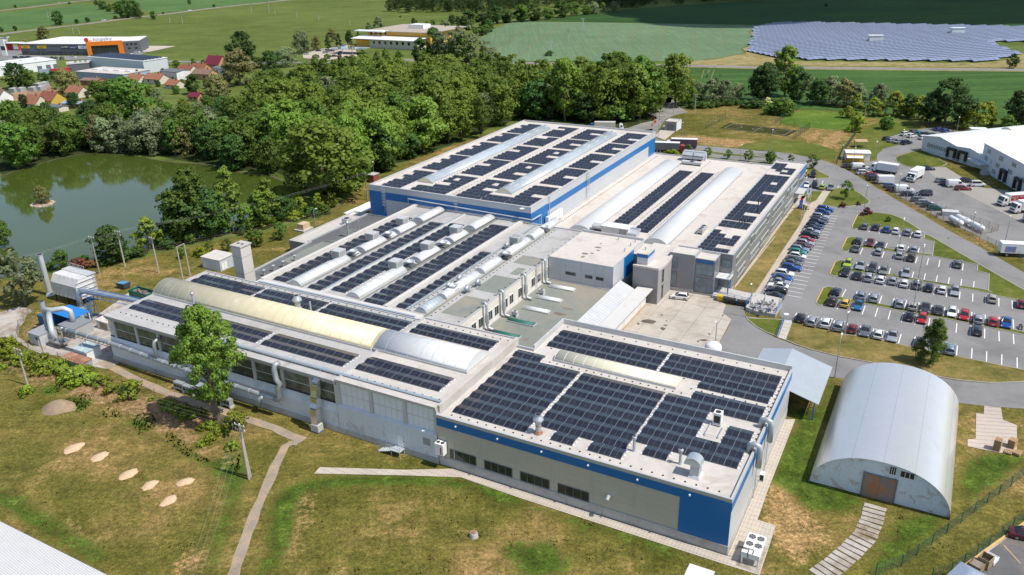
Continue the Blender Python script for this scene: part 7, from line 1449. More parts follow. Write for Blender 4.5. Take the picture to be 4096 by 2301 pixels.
def van(label,loc,rot,col='white',g='delivery vans',L=5.6,H=2.35):
 t=thing('delivery_van',label,'van',loc,rot,g);h=L/2;w=.98
 b=MB();b.extr([(-h,.35),(-h,H-.1),(-h+.12,H),(.75,H),(h-.95,1.35),(h-.12,1.05),(h,.8),(h,.35)],'y',-w,w);bevelled(b,'body',[PAINT[col]],t,.09)
 part(t,'windscreen',car_glass,lambda m_:m_.add([(.86,-w+.14,H-.12),(.86,w-.14,H-.12),(h-.92,w-.1,1.42),(h-.92,-w+.1,1.42)],[(3,2,1,0),(0,1,2,3)])if False else m_.hexa([(.84,-w+.14,H-.06),(h-.97,-w+.1,1.40),(h-.97,w-.1,1.40),(.84,w-.14,H-.06),(.90,-w+.14,H-.02),(h-.91,-w+.1,1.44),(h-.91,w-.1,1.44),(.90,w-.14,H-.02)]))
 for s in(-1,1):part(t,'side_window',car_glass,lambda m_:m_.box(.3,1.3,s*w-.012,s*w+.012,1.3,1.9));part(t,'headlight',lamp_front,lambda m_:m_.box(h-.3,h-.02,s*(w-.15)-.14,s*(w-.15)+.14,.8,.98));part(t,'tail_light',lamp_rear,lambda m_:m_.box(-h-.012,-h+.05,s*(w-.1)-.08,s*(w-.1)+.08,.8,1.5))
 for x in(-h+1.0,h-.95):
  for s in(-1,1):part(t,'wheel',[tyre_m,rim_m],lambda m_:(m_.tube([(x,s*(w-.2),.36),(x,s*(w+.02),.36)],.36,16),m_.tube([(x,s*(w+.0),.36),(x,s*(w+.03),.36)],.2,10,1)))
 return t
gp3=lambda c,r,x,y,z=.0,zz=.065:(lambda p:(p.x,p.y,zz))(GT(c,r,x,y,z))
van('white delivery van parked by the road fence nearest the container hut',gp3(3,1,1040,252,1.1),R(-8));van('white delivery van with open rear door beside two blue cars',gp3(3,1,1450,458,1.1),R(-8)+math.pi*0);van('white delivery van beside the red estate car in the warehouse yard',gp3(3,1,1932,408,1.1),R(-4))
fontc={}
def text(par,name,s,mt,size,loc,rot,ext=.01,align='CENTER'):
 cu=bpy.data.curves.new(name,'FONT');cu.body=s;cu.size=size;cu.extrude=ext;cu.align_x=align;cu.align_y='CENTER';cu.materials.append(mt)
 o=bpy.data.objects.new(name,cu);COL.objects.link(o);me=bpy.data.meshes.new_from_object(o.evaluated_get(bpy.context.evaluated_depsgraph_get()));bpy.data.objects.remove(o)
 o=bpy.data.objects.new(name,me);COL.objects.link(o);o.location=loc;o.rotation_euler=rot;o.parent=par;return o
def lorry(label,loc,rot,cabcol,boxmat,L=7.5,gap=.25,livery=None,g='lorries',H=3.4,roofm=None,cabL=1.9,tank=False):
 """nose at +x; cab, box body, chassis, wheels"""
 t=thing('lorry',label,'lorry',loc,rot,g);w=1.24;h=(L+cabL+gap)/2;c0=h-cabL
 b=MB();b.extr([(c0,.55),(c0,2.75),(c0+.3,2.95),(h-.55,2.9),(h-.1,1.7),(h,1.55),(h,.45),(c0+.2,.45)],'y',-w,w);bevelled(b,'cab',[PAINT[cabcol]],t,.09)
 part(t,'windscreen',car_glass,lambda m_:m_.hexa([(h-.17,-w+.12,1.75),(h-.17,w-.12,1.75),(h-.52,w-.16,2.78),(h-.52,-w+.16,2.78),(h-.09,-w+.12,1.78),(h-.09,w-.12,1.78),(h-.44,w-.16,2.81),(h-.44,-w+.16,2.81)]))
 for s in(-1,1):part(t,'side_window',car_glass,lambda m_:m_.box(c0+.6,h-.55,s*w-.015,s*w+.015,1.75,2.5));part(t,'headlight',lamp_front,lambda m_:m_.box(h-.05,h+.015,s*(w-.3)-.2,s*(w-.3)+.2,.6,.85))
 part(t,'bumper',trim_m,lambda m_:m_.box(h-.2,h+.03,-w+.02,w-.02,.35,.56));part(t,'grille',trim_m,lambda m_:m_.box(h-.04,h+.012,-.8,.8,.95,1.4))
 part(t,'cargo_box',[boxmat,roofm or boxmat],lambda m_:(m_.box(-h,c0-gap,-w-.02,w+.02,1.05,H),m_.box(-h-.02,c0-gap+.02,-w-.04,w+.04,H+.001,H+.05,1)))
 part(t,'chassis',trim_m,lambda m_:m_.box(-h+.2,h-.3,-.8,.8,.5,1.04))
 if livery:livery(t,-h,c0-gap,w+.02,H)
 for x in(h-1.0,-h+1.5)+((-h+2.7,)if L>8 else()):
  for s in(-1,1):part(t,'wheel',[tyre_m,rim_m],lambda m_:(m_.tube([(x,s*(w-.3),.5),(x,s*w,.5)],.5,16),m_.tube([(x,s*(w-.02),.5),(x,s*(w+.02),.5)],.28,10,1)))
 return t
box_white=M('box_white',(.72,.72,.71),.45,var=.04,stain=((.6,.58,.55),.35,.4));curtain_grey=M('curtain_grey',(.14,.145,.15),.7,ln=((0,.9,.04,.6),));curtain_wine=M('curtain_wine',(.10,.06,.09),.7,ln=((0,.9,.04,.6),));liv_red=M('livery_red',(.52,.03,.035),.5)
def livery1(t,x0,x1,y,H):
 for s in(-1,1):
  p_=part(t,'livery_panel',liv_red,lambda m_:m_.box(x0+.1,x1-.25,s*y-.012,s*y+.012,1.75,H-.15))
  rt_=(R(90),0,0 if s<0 else math.pi)
  part(p_,'emblem',white_m,lambda m_:m_.add([(x1-2.6,s*(y+.02),2.9),(x1-.5,s*(y+.02),2.9),(x1-.7,s*(y+.02),2.55),(x1-1.55,s*(y+.02),1.9),(x1-2.4,s*(y+.02),2.55)],[(0,1,2,3,4),(4,3,2,1,0)]))
  text(p_,'lettering','KNAPP',liv_red,.42,(x1-1.55,s*(y+.035),2.66),rt_);text(p_,'lettering','KAŽDÝ DEN',white_m,.5,(x0+2.2,s*(y+.03),2.8),rt_)
lorry('white lorry with a red lettered side, backed to the dock, farther one',gp3(3,1,2470,560,1.6),R(196-8),'white',box_white,6.6,livery=livery1)
lorry('white lorry with a red lettered side, backed to the dock, nearer one',gp3(3,1,2590,625,1.6),R(188),'white',box_white,6.6,livery=livery1)
lorry('white lorry cut by the right edge below the two lettered ones',gp3(3,1,2720,710,1.6),R(188),'white',box_white,6.6,livery=livery1)
lorry('plain white box lorry driving in the middle of the warehouse yard',gp3(3,1,1552,330,1.5),R(226),'white',box_white,6.8)
lorry('white box lorry seen from behind with a grey tail lift',gp3(3,1,1262,265,1.6),R(138),'white',box_white,6.4,livery=lambda t,x0,x1,y,H:part(t,'tail_lift',M('tail_grey',(.25,.23,.21),.6),lambda m_:m_.box(x0-.06,x0,-y+.06,y-.06,1.1,H-.2)))
lorry('red cabbed lorry with a grey curtain side behind the low pale hall',gp3(2,0,1580,1385,1.5),R(-14),'red',curtain_grey,9.6,H=3.7,roofm=box_white,g='lorries parked behind the low pale hall')
lorry('white cabbed lorry with a wine coloured curtain side behind the red one',gp3(2,0,1690,1350,1.5),R(166),'white',curtain_wine,9.6,H=3.7,roofm=box_white,g='lorries parked behind the low pale hall')
lorry('lorry with a blue nose and pale tarpaulin behind the tall hall',gp3(2,0,955,1180,1.6),R(172),'mid_blue',M('tarpaulin',(.52,.49,.44),.8),8.6,g='lorries behind the tall hall')
t=lorry('white lorry cab with green marks behind the tall hall',gp3(2,0,1105,1195,1.2),R(-6),'white',M('tractor_deck',(.12,.10,.08),.8),2.2,H=1.3,g='lorries behind the tall hall')
lorry('lorry trailer with a coloured picture on its side at the right edge',gp3(3,1,2530,1030,1.6),R(-14),'white',box_white,7.0,livery=lambda t,x0,x1,y,H:part(t,'picture',M('side_picture',(.18,.30,.55),.5,var=.8,scale=1.2,stain=((.55,.12,.1),.45,1.2)),lambda m_:m_.box(x0+.8,x0+3.2,-y-.012,-y+.0,1.3,2.8)))
t=thing('box_trailer','small white box trailer with a low roof by the road fence','trailer',gp3(3,1,1275,380,1.0),R(-6));part(t,'box',box_white,lambda m_:m_.box(-2.5,2.3,-1.1,1.1,.55,2.6));part(t,'drawbar',trim_m,lambda m_:m_.box(-3.6,-2.5,-.05,.05,.45,.55))
for s in(-1,1):part(t,'wheel',tyre_m,lambda m_:m_.tube([(0,s*.95,.33),(0,s*1.12,.33)],.33,14))
L_=GT(3,2,2535,445,.3);t=thing('motorcycle','black motorcycle parked at the right end of the fourth bay row','motorcycle',(L_.x,L_.y,.065),R(75))
for x in(-.65,.7):part(t,'wheel',tyre_m,lambda m_:m_.tube([(x+.3*math.cos(2*math.pi*j/14),0,.32+.3*math.sin(2*math.pi*j/14))for j in range(15)],.07,6))
part(t,'body',PAINT['black'],lambda m_:m_.hexa([(-.6,-.14,.5),(.45,-.16,.45),(.45,.16,.45),(-.6,.14,.5),(-.9,-.1,.85),(.35,-.16,.95),(.35,.16,.95),(-.9,.1,.85)]));part(t,'handlebar',steel,lambda m_:m_.tube([(.4,-.38,1.05),(.5,0,.98),(.4,.38,1.05)],.03,6));part(t,'fork',steel,lambda m_:m_.tube([(.7,0,.32),(.45,0,1.0)],.05,6))
def person(label,loc,rot,top,legs_,hair):
 t=thing('person',label,'person',loc,rot)
 J=[((0,0,.95),.15),((0,0,1.2),.16),((0,0,1.42),.17),((0,0,1.52),.06),((0.02,0,1.66),.10),((0.02,0,1.76),.085),((0,.11,.9),.095),((.10,.12,.5),.065),((.02,.12,.09),.045),((.14,.12,.05),.04),((0,-.11,.9),.095),((-.04,-.12,.5),.065),((-.18,-.12,.1),.045),((-.06,-.12,.05),.04),((0,.2,1.42),.065),((-.06,.28,1.14),.05),((.10,.30,.92),.035),((0,-.2,1.42),.065),((.06,-.28,1.14),.05),((.2,-.28,.95),.035)]
 E_=[(0,1),(1,2),(2,3),(3,4),(4,5),(0,6),(6,7),(7,8),(8,9),(0,10),(10,11),(11,12),(12,13),(2,14),(14,15),(15,16),(2,17),(17,18),(18,19)]
 me=bpy.data.meshes.new('body');me.from_pydata([j[0]for j in J],E_,[]);o=bpy.data.objects.new('body',me);COL.objects.link(o)
 md=o.modifiers.new('skin','SKIN');me.skin_vertices[0].data[0].use_root=True
 for i,j in enumerate(J):me.skin_vertices[0].data[i].radius=(j[1],j[1])
 o.modifiers.new('sub','SUBSURF').levels=1
 dg=bpy.context.evaluated_depsgraph_get();m2=bpy.data.meshes.new_from_object(o.evaluated_get(dg));o.modifiers.clear();o.data=m2
 for mt in(top,legs_,M('skin_tone',(.45,.27,.18),.6)):m2.materials.append(mt)
 for p in m2.polygons:
  z=p.center.z;p.material_index=2 if z>1.53 or(z<1.22 and abs(p.center.y)>.24)else(0 if z>.93 else 1);p.use_smooth=True
 o.parent=t
 part(t,'hair',hair,lambda m_:m_.lathe([(.105,1.68),(.11,1.74),(.08,1.82),(.01,1.85)],.01,0,12),smooth=True);return t
p=GT(2,0,1166,1210);person('person in a yellow vest and dark trousers walking near the gate barriers',(p.x,p.y,.1),R(200),M('vest_yellow',(.62,.55,.05),.8),M('trousers',(.05,.05,.07),.9),M('hair_brown',(.06,.04,.03),.8))
# TREES
LEAFM={'mid':leaf('leaf_mid_green',(.042,.092,.013),(.092,.16,.028)),'light':leaf('leaf_light_green',(.068,.13,.016),(.145,.22,.038)),'dark':leaf('leaf_dark_green',(.017,.042,.011),(.045,.085,.022)),'pale':leaf('leaf_grey_green',(.085,.115,.052),(.17,.205,.105)),'yellow':leaf('leaf_yellow_green',(.09,.13,.013),(.18,.215,.03)),'lime':leaf('leaf_lime',(.10,.15,.016),(.20,.255,.03)),'olive':leaf('leaf_olive',(.095,.10,.032),(.19,.185,.072)),'deep':leaf('leaf_deep_green',(.025,.065,.015),(.065,.125,.03)),'rust':leaf('leaf_rust',(.13,.06,.03),(.22,.115,.055)),'purple':leaf('leaf_purple',(.06,.018,.022),(.11,.035,.035)),'cream':leaf('leaf_cream',(.20,.21,.08),(.42,.42,.22))}
bark=M('bark',(.16,.125,.09),.95,var=.3,scale=2.,bmp=.5);bark2=M('grey_bark',(.24,.21,.17),.95,var=.3,scale=2.)
RAW={}
def leaf_mesh(name,q,lm,nn=None):
 n=len(q)//4;me=bpy.data.meshes.new(name);me.vertices.add(4*n);me.vertices.foreach_set('co',q.ravel().astype(np.float32));me.loops.add(4*n);me.loops.foreach_set('vertex_index',np.arange(4*n,dtype=np.int32));me.polygons.add(n)
 me.polygons.foreach_set('loop_start',np.arange(0,4*n,4,dtype=np.int32));me.polygons.foreach_set('loop_total',np.full(n,4,np.int32));me.update();me.materials.append(LEAFM[lm])
 if nn is not None:me.polygons.foreach_set('use_smooth',np.ones(n,bool));me.normals_split_custom_set(np.repeat(nn,4,0).tolist())
 return me
def crown_mesh(name,seed,H,Rd,z0,prof,ncl,nlf,ls,clr=.24,flat=.8,up=.0):
 """leaf sized faces gathered in clumps spread through the crown's volume; prof = crown half width along its height (0..1)"""
 g=np.random.default_rng(seed);ls*=1.22;cs=[]
 px=np.linspace(0,1,len(prof))
 lump=g.uniform(.75,1.15,9)
 for i in range(ncl):
  h=g.beta(1.25,1.1);r_=np.interp(h,px,prof)*Rd;a=g.uniform(0,2*np.pi);rr=r_*np.sqrt(g.uniform(.12,1.))*lump[int(a/(2*np.pi)*8.99)]
  cs.append((rr*np.cos(a),rr*np.sin(a),z0+h*(H-z0),clr*Rd*g.uniform(.6,1.25)*(.55+.45*np.interp(h,px,prof))))
 cs=np.array(cs);per=max(1,nlf//ncl)
 C=np.repeat(cs,per,0);n=len(C)
 d=g.normal(size=(n,3));d[:,2]+=.45;d/=np.linalg.norm(d,axis=1,keepdims=True)
 rad=C[:,3:4]*g.uniform(.35,1.28,(n,1));P_=C[:,:3]+d*rad*np.array([1,1,flat])
 N_=d+g.normal(size=(n,3))*.55;N_/=np.linalg.norm(N_,axis=1,keepdims=True)
 t1=np.cross(N_,g.normal(size=(n,3)));t1/=np.linalg.norm(t1,axis=1,keepdims=True);t2=np.cross(N_,t1)
 s=ls*g.uniform(.6,1.25,(n,1));q=np.stack([P_-t1*s*.5,P_-t2*s*.42,P_+t1*s*.5,P_+t2*s*.42],1).reshape(-1,3)
 q[:,2]=np.maximum(q[:,2],.05)
 zc=z0+(H-z0)*.42;o_=(P_-np.array([0,0,zc]))/np.array([Rd,Rd,(H-z0)*.6]);nn=d*.75+o_*.7+g.normal(size=(n,3))*.34+np.array([0,0,.15]);nn/=np.linalg.norm(nn,axis=1,keepdims=True)
 me=leaf_mesh(name,q,'mid',nn);RAW[me.name]=(q.reshape(-1,4,3).copy(),nn)
 return me,cs
def trunk_mesh(name,seed,H,r0,cs,nl=7,top=.8):
 g=random.Random(seed);mb=MB();pts=[Vector((0,0,-.1))]
 for k in range(1,6):pts.append(Vector((g.uniform(-.02,.02)*H,g.uniform(-.02,.02)*H,H*top*k/5)))
 mb.tube(pts,[r0*1.25,r0,r0*.85,r0*.65,r0*.4,r0*.15],8)
 order=sorted(range(len(cs)),key=lambda i:cs[i][2])
 for k in range(nl):
  c=cs[order[int((k+.5)/nl*len(order)*.85)]];zb=max(H*.12,c[2]-H*.22);f=min(1,zb/(H*top));i=min(4,int(f*5));p=pts[i].lerp(pts[i+1],f*5-i)if i<5 else pts[5]
  e=Vector((c[0],c[1],c[2]));mid=p.lerp(e,.5)+Vector((0,0,.04*H));mb.tube([p,mid,e],[r0*.45,r0*.26,r0*.08],5)
 me=mb.mesh(name,bark);return me
OV=(.35,.75,.95,1.,.92,.7,.3);TALL=(.3,.6,.85,1.,.95,.8,.6,.25);COLU=(.55,.85,1.,1.,.9,.7,.35);WILL=(.85,1.,.98,.9,.75,.5,.2);CONE=(1.,.95,.8,.65,.48,.3,.1);BUSH=(.9,1.,.95,.8,.5,.2)
SPEC={}
def spec(kind,lm,H,Rd,z0,prof,ncl,nlf,ls,var=2,r0=.25,clr=.24,**k):
 L=[]
 for j in range(var):
  me,cs=crown_mesh(kind.replace(' ','_')+'_crown',hash(kind)%1+17*j+len(kind)*7+int(H*10),H,Rd,z0,prof,ncl,nlf,ls,clr,**k);me.materials[0]=LEAFM[lm]
  L.append((me,trunk_mesh(kind.replace(' ','_')+'_trunk',j+3,H,r0,cs),H))
 SPEC[kind]=L
spec('leafy poplar','mid',20,4.8,2.6,TALL,75,4300,.66,3,.3,clr=.28)
spec('bright poplar','light',19,5.2,2.2,OV,75,4300,.68,3,.3,clr=.27)
spec('broad tree','mid',14,5.6,.9,OV,70,4200,.6,2,.3,clr=.27)
spec('light broad tree','light',15,6.4,.8,OV,75,4600,.62,2,.3,clr=.27)
spec('dark tree','dark',14,5.2,.6,OV,70,4200,.58,2,.28,clr=.28)
spec('deep green tree','deep',13,5.0,.4,OV,70,4200,.58,2,.26,clr=.28)
spec('pale willow','pale',12,5.4,.3,WILL,75,4300,.52,2,.28,clr=.25)
spec('olive willow','olive',12,5.4,.3,WILL,75,4300,.52,2,.28,clr=.25)
spec('columnar poplar','light',15,2.6,.8,COLU,46,3200,.5,2,.2,clr=.38)
spec('yellow green tree','yellow',9,4.0,.4,BUSH,45,2600,.55,2,.2)
spec('dark conifer','dark',11,3.2,.4,CONE,45,2600,.5,1,.2)
spec('airy tree','pale',13,4.4,1.6,TALL,42,2600,.5,1,.22,clr=.2)
spec('young tree','mid',4.2,1.7,.7,OV,22,1200,.26,2,.07,clr=.34)
spec('round bush','mid',3.4,2.0,.15,BUSH,26,1700,.3,2,.08,clr=.32)
spec('yellow green bush','yellow',2.6,1.9,.1,BUSH,26,1700,.27,2,.06,clr=.32)
spec('low green bush','lime',1.8,1.5,.05,BUSH,22,1300,.25,2,.05,clr=.34)
spec('dark bush','deep',2.4,1.8,.05,BUSH,24,1500,.28,2,.06,clr=.33)
spec('rusty bush','rust',2.6,1.8,.05,BUSH,24,1300,.27,1,.06,clr=.33)
spec('purple bush','purple',1.2,.9,.05,BUSH,16,700,.2,1,.04,clr=.34)
spec('flowering bush','cream',3.4,2.2,.1,BUSH,24,1500,.3,1,.06,clr=.33)
spec('ash tree','mid',13,4.2,.8,(1.,.97,.9,.78,.6,.42,.16),90,11000,.3,1,.2,clr=.26)
spec('big poplar','light',21,5.2,5.0,(.6,.92,1.,.95,.85,.62,.25),150,23000,.33,1,.55,clr=.2)
def plant(kind,loc,h,label,group=None,wide=1.0,cat=None,rot=None):
 L=SPEC[kind];me,tr,H=L[rnd.randrange(len(L))];nm='bush' if 'bush' in kind else 'tree'
 t=thing(nm,label,cat or nm,loc,rnd.uniform(0,6.28)if rot is None else rot,group);s=h/H;t.scale=(s*wide,s*wide,s)
 for n_,d in(('crown',me),('trunk',tr)):
  o=bpy.data.objects.new(n_,d);COL.objects.link(o);o.parent=t
 return t
def grow(place,group,L,frm='the left'):
 """L = (col, row, x, y of the foot, y of the top, kind[, width]); each label counts along the group"""
 L=sorted(L,key=lambda q:T(q[0],q[1],q[2],q[3])[0]);cnt={}
 tot={}
 for q in L:tot[q[5]]=tot.get(q[5],0)+1
 for q in L:
  b=GT(q[0],q[1],q[2],q[3]);h=hgt(T(q[0],q[1],q[2],q[3]),T(q[0],q[1],q[2],q[4]));i=cnt[q[5]]=cnt.get(q[5],0)+1
  lb='%s %s'%(q[5],place)if tot[q[5]]==1 else '%s %s, %s from %s'%(q[5],place,ORD[i-1]if i<=30 else 'far',frm)
  plant(q[5],b,h,lb,group,(q[6]if len(q)>6 else 1.0)*(1.0 if q[5]in(CP,YT)or 'bush' in q[5]else 1.28))
P_,B_,LB,BT,D_,G_,PW,OW,CP,Y_,DC,AT,YT='leafy poplar','bright poplar','light broad tree','broad tree','dark tree','deep green tree','pale willow','olive willow','columnar poplar','yellow green tree','dark conifer','airy tree','young tree'
b=GT(0,2,2040,1330);plant('big poplar',b,hgt(T(0,2,2040,1330),T(0,2,1890,262)),'tall green poplar standing alone before the long hall',None,.94,rot=.4)
b=GT(3,2,1690,790);plant('ash tree',b,hgt(T(3,2,1690,790),T(3,2,1750,372)),'feathery green tree on the grass bank behind the arched hangar',None,.95)
grow('on the pond bank behind the filter yard','trees on the near pond bank',[(0,1,1690,960,545,G_,1.0),(0,1,1850,935,275,P_,.85),(0,1,2165,845,258,CP,1.05),(1,1,185,800,368,CP,1.25),(0,1,1050,1150,815,G_,.9),(0,1,1400,1030,740,Y_,.8),(0,1,590,1215,1040,BT,.8),(0,2,240,235,-310,AT,.9),(0,1,1970,900,640,G_,.8),(0,1,40,1000,760,BT,.7),(0,1,1750,935,430,BT,.9),(0,1,1960,905,470,G_,.9),(0,1,2060,880,540,BT,.7),(0,1,2310,850,600,B_,.8),(0,1,2440,820,480,B_,.8),(1,1,310,760,540,G_,.9),(1,1,100,800,520,BT,.8),(1,1,400,720,560,BT,.8),(0,1,1500,1000,850,G_,.8)])
grow('planted in the lawn by the pond','young trees on the pond lawn',[(0,1,1960,1045,960,YT),(0,1,2120,1040,930,YT),(0,1,2390,1000,870,YT),(1,1,55,1010,830,YT),(1,1,285,935,775,YT),(0,1,1700,1110,1010,YT),(0,1,1880,1080,1000,'low green bush')])
grow('along the pond bank','bushes on the pond bank',[(1,1,480,690,535,'yellow green tree',.8),(1,1,640,650,505,'yellow green tree',.7),(1,1,765,635,497,'yellow green tree',.7),(1,1,330,690,600,'round bush',1.3),(1,1,560,720,630,'dark bush',1.3),(1,1,700,690,600,'round bush',1.2),(0,1,740,1195,1110,'rusty bush',1.5),(0,1,860,1190,1125,'rusty bush',1.3),(0,1,470,1220,1140,'round bush'),(0,1,800,1160,1070,'round bush'),(0,1,1180,1120,1010,'dark bush',1.2),(0,1,1280,1090,1000,'dark bush',1.2),(0,1,1560,1010,920,'dark bush',1.3),(0,1,1780,960,860,'round bush',1.3),(0,1,2080,880,790,'round bush',1.3),(0,1,2280,860,760,'dark bush',1.2),(0,1,2370,830,720,'round bush',1.1),(0,1,2450,820,740,'yellow green bush',1.2),(1,1,60,790,690,'dark bush',1.3),(1,1,420,740,660,'low green bush',1.3),(0,1,940,1170,1100,'dark bush',1.3)])
# the island in the pond
L_=GT(0,1,400,600,.16);mb=MB();rs=random.Random(4)
t=thing('pond_island','little stone ringed island in the pond','island',L_);part(t,'earth',g_dirt,lambda m_:m_.lathe([(3.2,0),(2.6,.35),(.1,.5)],n=18))
part(t,'stone_ring',M('pale_stones',(.50,.44,.35),.9,var=.3,scale=2),lambda m_:[m_.lathe([(3.25,0),(3.15,.22),(2.8,.22),(2.7,0)],n=20)]+[m_.rbox(3.0*math.cos(a)+rs.uniform(-.25,.25),3.0*math.sin(a)+rs.uniform(-.25,.25),rs.uniform(.4,.8),rs.uniform(.35,.6),0,rs.uniform(.25,.55),a)for a in(2*math.pi*i/34 for i in range(34))])
plant(OW,L_,hgt(T(0,1,395,600),T(0,1,380,425)),'bushy willow on the little island in the pond',None,.95)
# poplars and willows by the yellow building
grow('beside the yellow walled building','trees round the yellow walled building',[(1,0,490,500,285,PW,.7),(1,0,530,490,375,D_,.6),(1,0,630,470,330,OW,.6),(1,0,730,470,330,DC,.8),(1,0,770,390,272,OW,.9),(1,0,835,440,312,DC,.8),(1,0,930,420,288,D_,.65),(1,0,1015,405,290,DC,.7),(1,0,1205,295,160,PW,.8),(1,0,1110,295,215,PW,.8),(1,0,1530,240,170,D_,.9),(1,0,1600,610,365,G_,.7),(1,0,1725,600,270,G_,.65),(1,0,1870,625,215,AT,1.1),(1,0,2020,640,240,AT,1.0),(1,0,1950,640,330,BT,.8),(1,0,2230,650,390,AT,.9),(1,0,1065,640,470,P_,.75),(1,0,1195,650,480,P_,.75),(1,0,1275,655,455,P_,.7),(1,0,1400,660,470,P_,.8),(1,0,1830,700,570,PW,.9),(1,0,2250,700,470,PW,.8),(1,0,340,620,440,PW,1.1),(1,0,615,640,520,PW,.8),(1,0,845,640,500,DC,.9),(1,0,725,552,505,'round bush',1.5),(1,0,955,553,512,'round bush',1.5),(1,0,620,545,505,'round bush',1.5)])
grow('on the field edge behind the yellow building','trees on the field edge',[(1,0,1710,245,185,BT,1.),(1,0,1890,240,140,D_,.8),(1,0,1945,260,155,D_,.7),(1,0,2045,280,105,G_,1.1),(1,0,2165,260,65,D_,.9),(1,0,2300,225,55,D_,.9),(1,0,2105,330,255,BT,.9),(1,0,2160,335,245,G_,.9),(1,0,2205,325,230,BT,.9),(1,0,2245,300,190,G_,.8),(1,0,2400,215,110,G_,1.2),(1,0,2530,205,85,D_,1.1),(2,0,60,215,95,G_,1.2),(2,0,200,205,50,BT,1.1),(2,0,320,195,40,G_,1.2),(2,0,450,180,75,BT,1.3),(2,0,580,165,10,G_,1.1),(2,0,690,150,25,BT,1.1),(2,0,800,140,50,BT,1.2),(2,0,960,115,25,B_,.9),(2,0,1060,105,15,PW,.9),(2,0,870,130,20,PW,1.1),(1,0,1800,250,190,Y_,1.),(1,0,1650,235,195,Y_,1.)])
# the hedge right of the gate
grow('in the hedge behind the football pitch','trees in the hedge behind the pitch',[(3,0,150,945,605,D_,.8),(3,0,330,900,440,B_,.85),(3,0,440,950,640,G_,.7),(3,0,640,980,740,G_,.8),(3,0,750,970,722,PW,.9),(3,0,880,1000,745,OW,.8),(3,0,1000,1000,790,PW,.9),(3,0,1200,1020,790,PW,.9),(3,0,1000,1030,885,Y_,.8),(3,0,1150,1085,915,Y_,.9),(3,0,1340,1085,865,Y_,1.0),(3,0,1480,1100,880,G_,.8),(3,0,1580,1110,895,Y_,.9),(3,0,1830,1180,755,D_,1.0),(3,0,1690,1160,870,D_,.9),(3,0,2100,1205,960,Y_,1.0),(3,0,2215,1160,960,Y_,.8),(3,0,2500,1200,860,D_,.9),(3,0,1990,1160,930,D_,.8),(3,0,2400,1230,1085,BT,1.0),(3,0,560,970,720,AT,.7),(2,0,1965,945,748,PW,.9),(2,0,2105,935,755,PW,.8),(2,0,2215,925,780,PW,.9),(2,0,1850,925,770,PW,.9),(2,0,2440,960,612,D_,.8),(2,0,1760,970,800,BT,.9),(2,0,2040,940,700,AT,.6),(3,0,2540,1160,1000,G_,1.0),(3,0,2450,640,508,D_,.8)])
grow('in front of the hedge by the meadow','bushes by the meadow',[(3,0,1277,1205,1072,'round bush',.95),(3,0,915,1102,1002,'yellow green bush',.95),(3,0,1010,1230,1095,'yellow green bush',1.0),(3,0,1005,1125,1050,'yellow green bush',.9),(3,0,230,1070,945,'round bush',1.2),(3,0,320,1075,905,'round bush',1.2),(3,0,55,1010,930,'dark bush',1.4),(3,0,170,985,915,'flowering bush',1.0),(2,0,1900,1010,945,'dark bush',1.5),(2,0,2000,1000,935,'dark bush',1.5),(2,0,2090,990,925,'dark bush',1.5),(2,0,2180,980,915,'dark bush',1.5),(2,0,2290,1010,940,'dark bush',1.4),(2,0,2370,1010,940,'round bush',1.4),(2,0,1790,1010,930,'dark bush',1.3),(2,0,2540,1050,1000,'dark bush',1.3)])
grow('along the road behind the low pale hall','small trees behind the low pale hall',[(2,1,1750,130,45,YT,1.0),(2,1,1935,165,72,YT,1.0),(2,1,2125,182,92,YT,1.0),(2,1,2315,205,98,YT,1.05),(2,1,2520,225,110,YT,1.05),(3,1,190,225,115,YT,1.05),(3,1,390,215,138,YT,1.0),(2,1,1620,135,90,'low green bush',1.3),(2,1,1560,130,95,'low green bush',1.3)])
grow('on a grass island of the car park','small trees in the car park',[(3,1,588,268,138,YT,1.0),(3,1,895,558,385,YT,.75)])
grow('on the lawn islands','shrubs on the lawn islands',[(3,1,868,630,585,'purple bush'),(3,1,1015,610,580,'purple bush'),(3,1,1098,695,640,'purple bush'),(3,1,1052,708,678,'purple bush'),(3,1,1298,765,715,'round bush',.9),(3,1,515,645,608,'low green bush',1.3),(3,1,470,640,610,'dark bush',.8)])
grow('along the weedy verge of the filter yard','bushes on the weedy verge',[(0,2,70,640,540,'low green bush',1.1),(0,2,60,720,650,'yellow green bush'),(0,2,120,715,630,'low green bush',1.3),(0,2,200,770,690,'low green bush',1.2),(0,2,270,730,660,'low green bush',1.),(0,2,350,790,690,'low green bush',1.4),(0,2,420,860,760,'low green bush',1.2),(0,2,500,820,740,'low green bush',1.2),(0,2,560,840,760,'low green bush',1.2),(0,2,640,890,800,'low green bush',1.4),(0,2,720,930,820,'low green bush',1.4),(0,2,800,940,840,'low green bush',1.3),(0,2,700,990,930,'low green bush',1.2),(0,2,820,870,800,'low green bush'),(0,2,860,960,890,'low green bush',1.2),(0,2,955,975,895,'low green bush',1.2),(0,2,1055,1045,975,'low green bush',1.3),(0,2,1150,1050,1000,'low green bush'),(0,2,1235,1090,960,'yellow green bush',1.2),(0,2,1420,1125,1090,'low green bush'),(0,2,250,1070,990,'low green bush'),(0,2,20,830,780,'low green bush')])
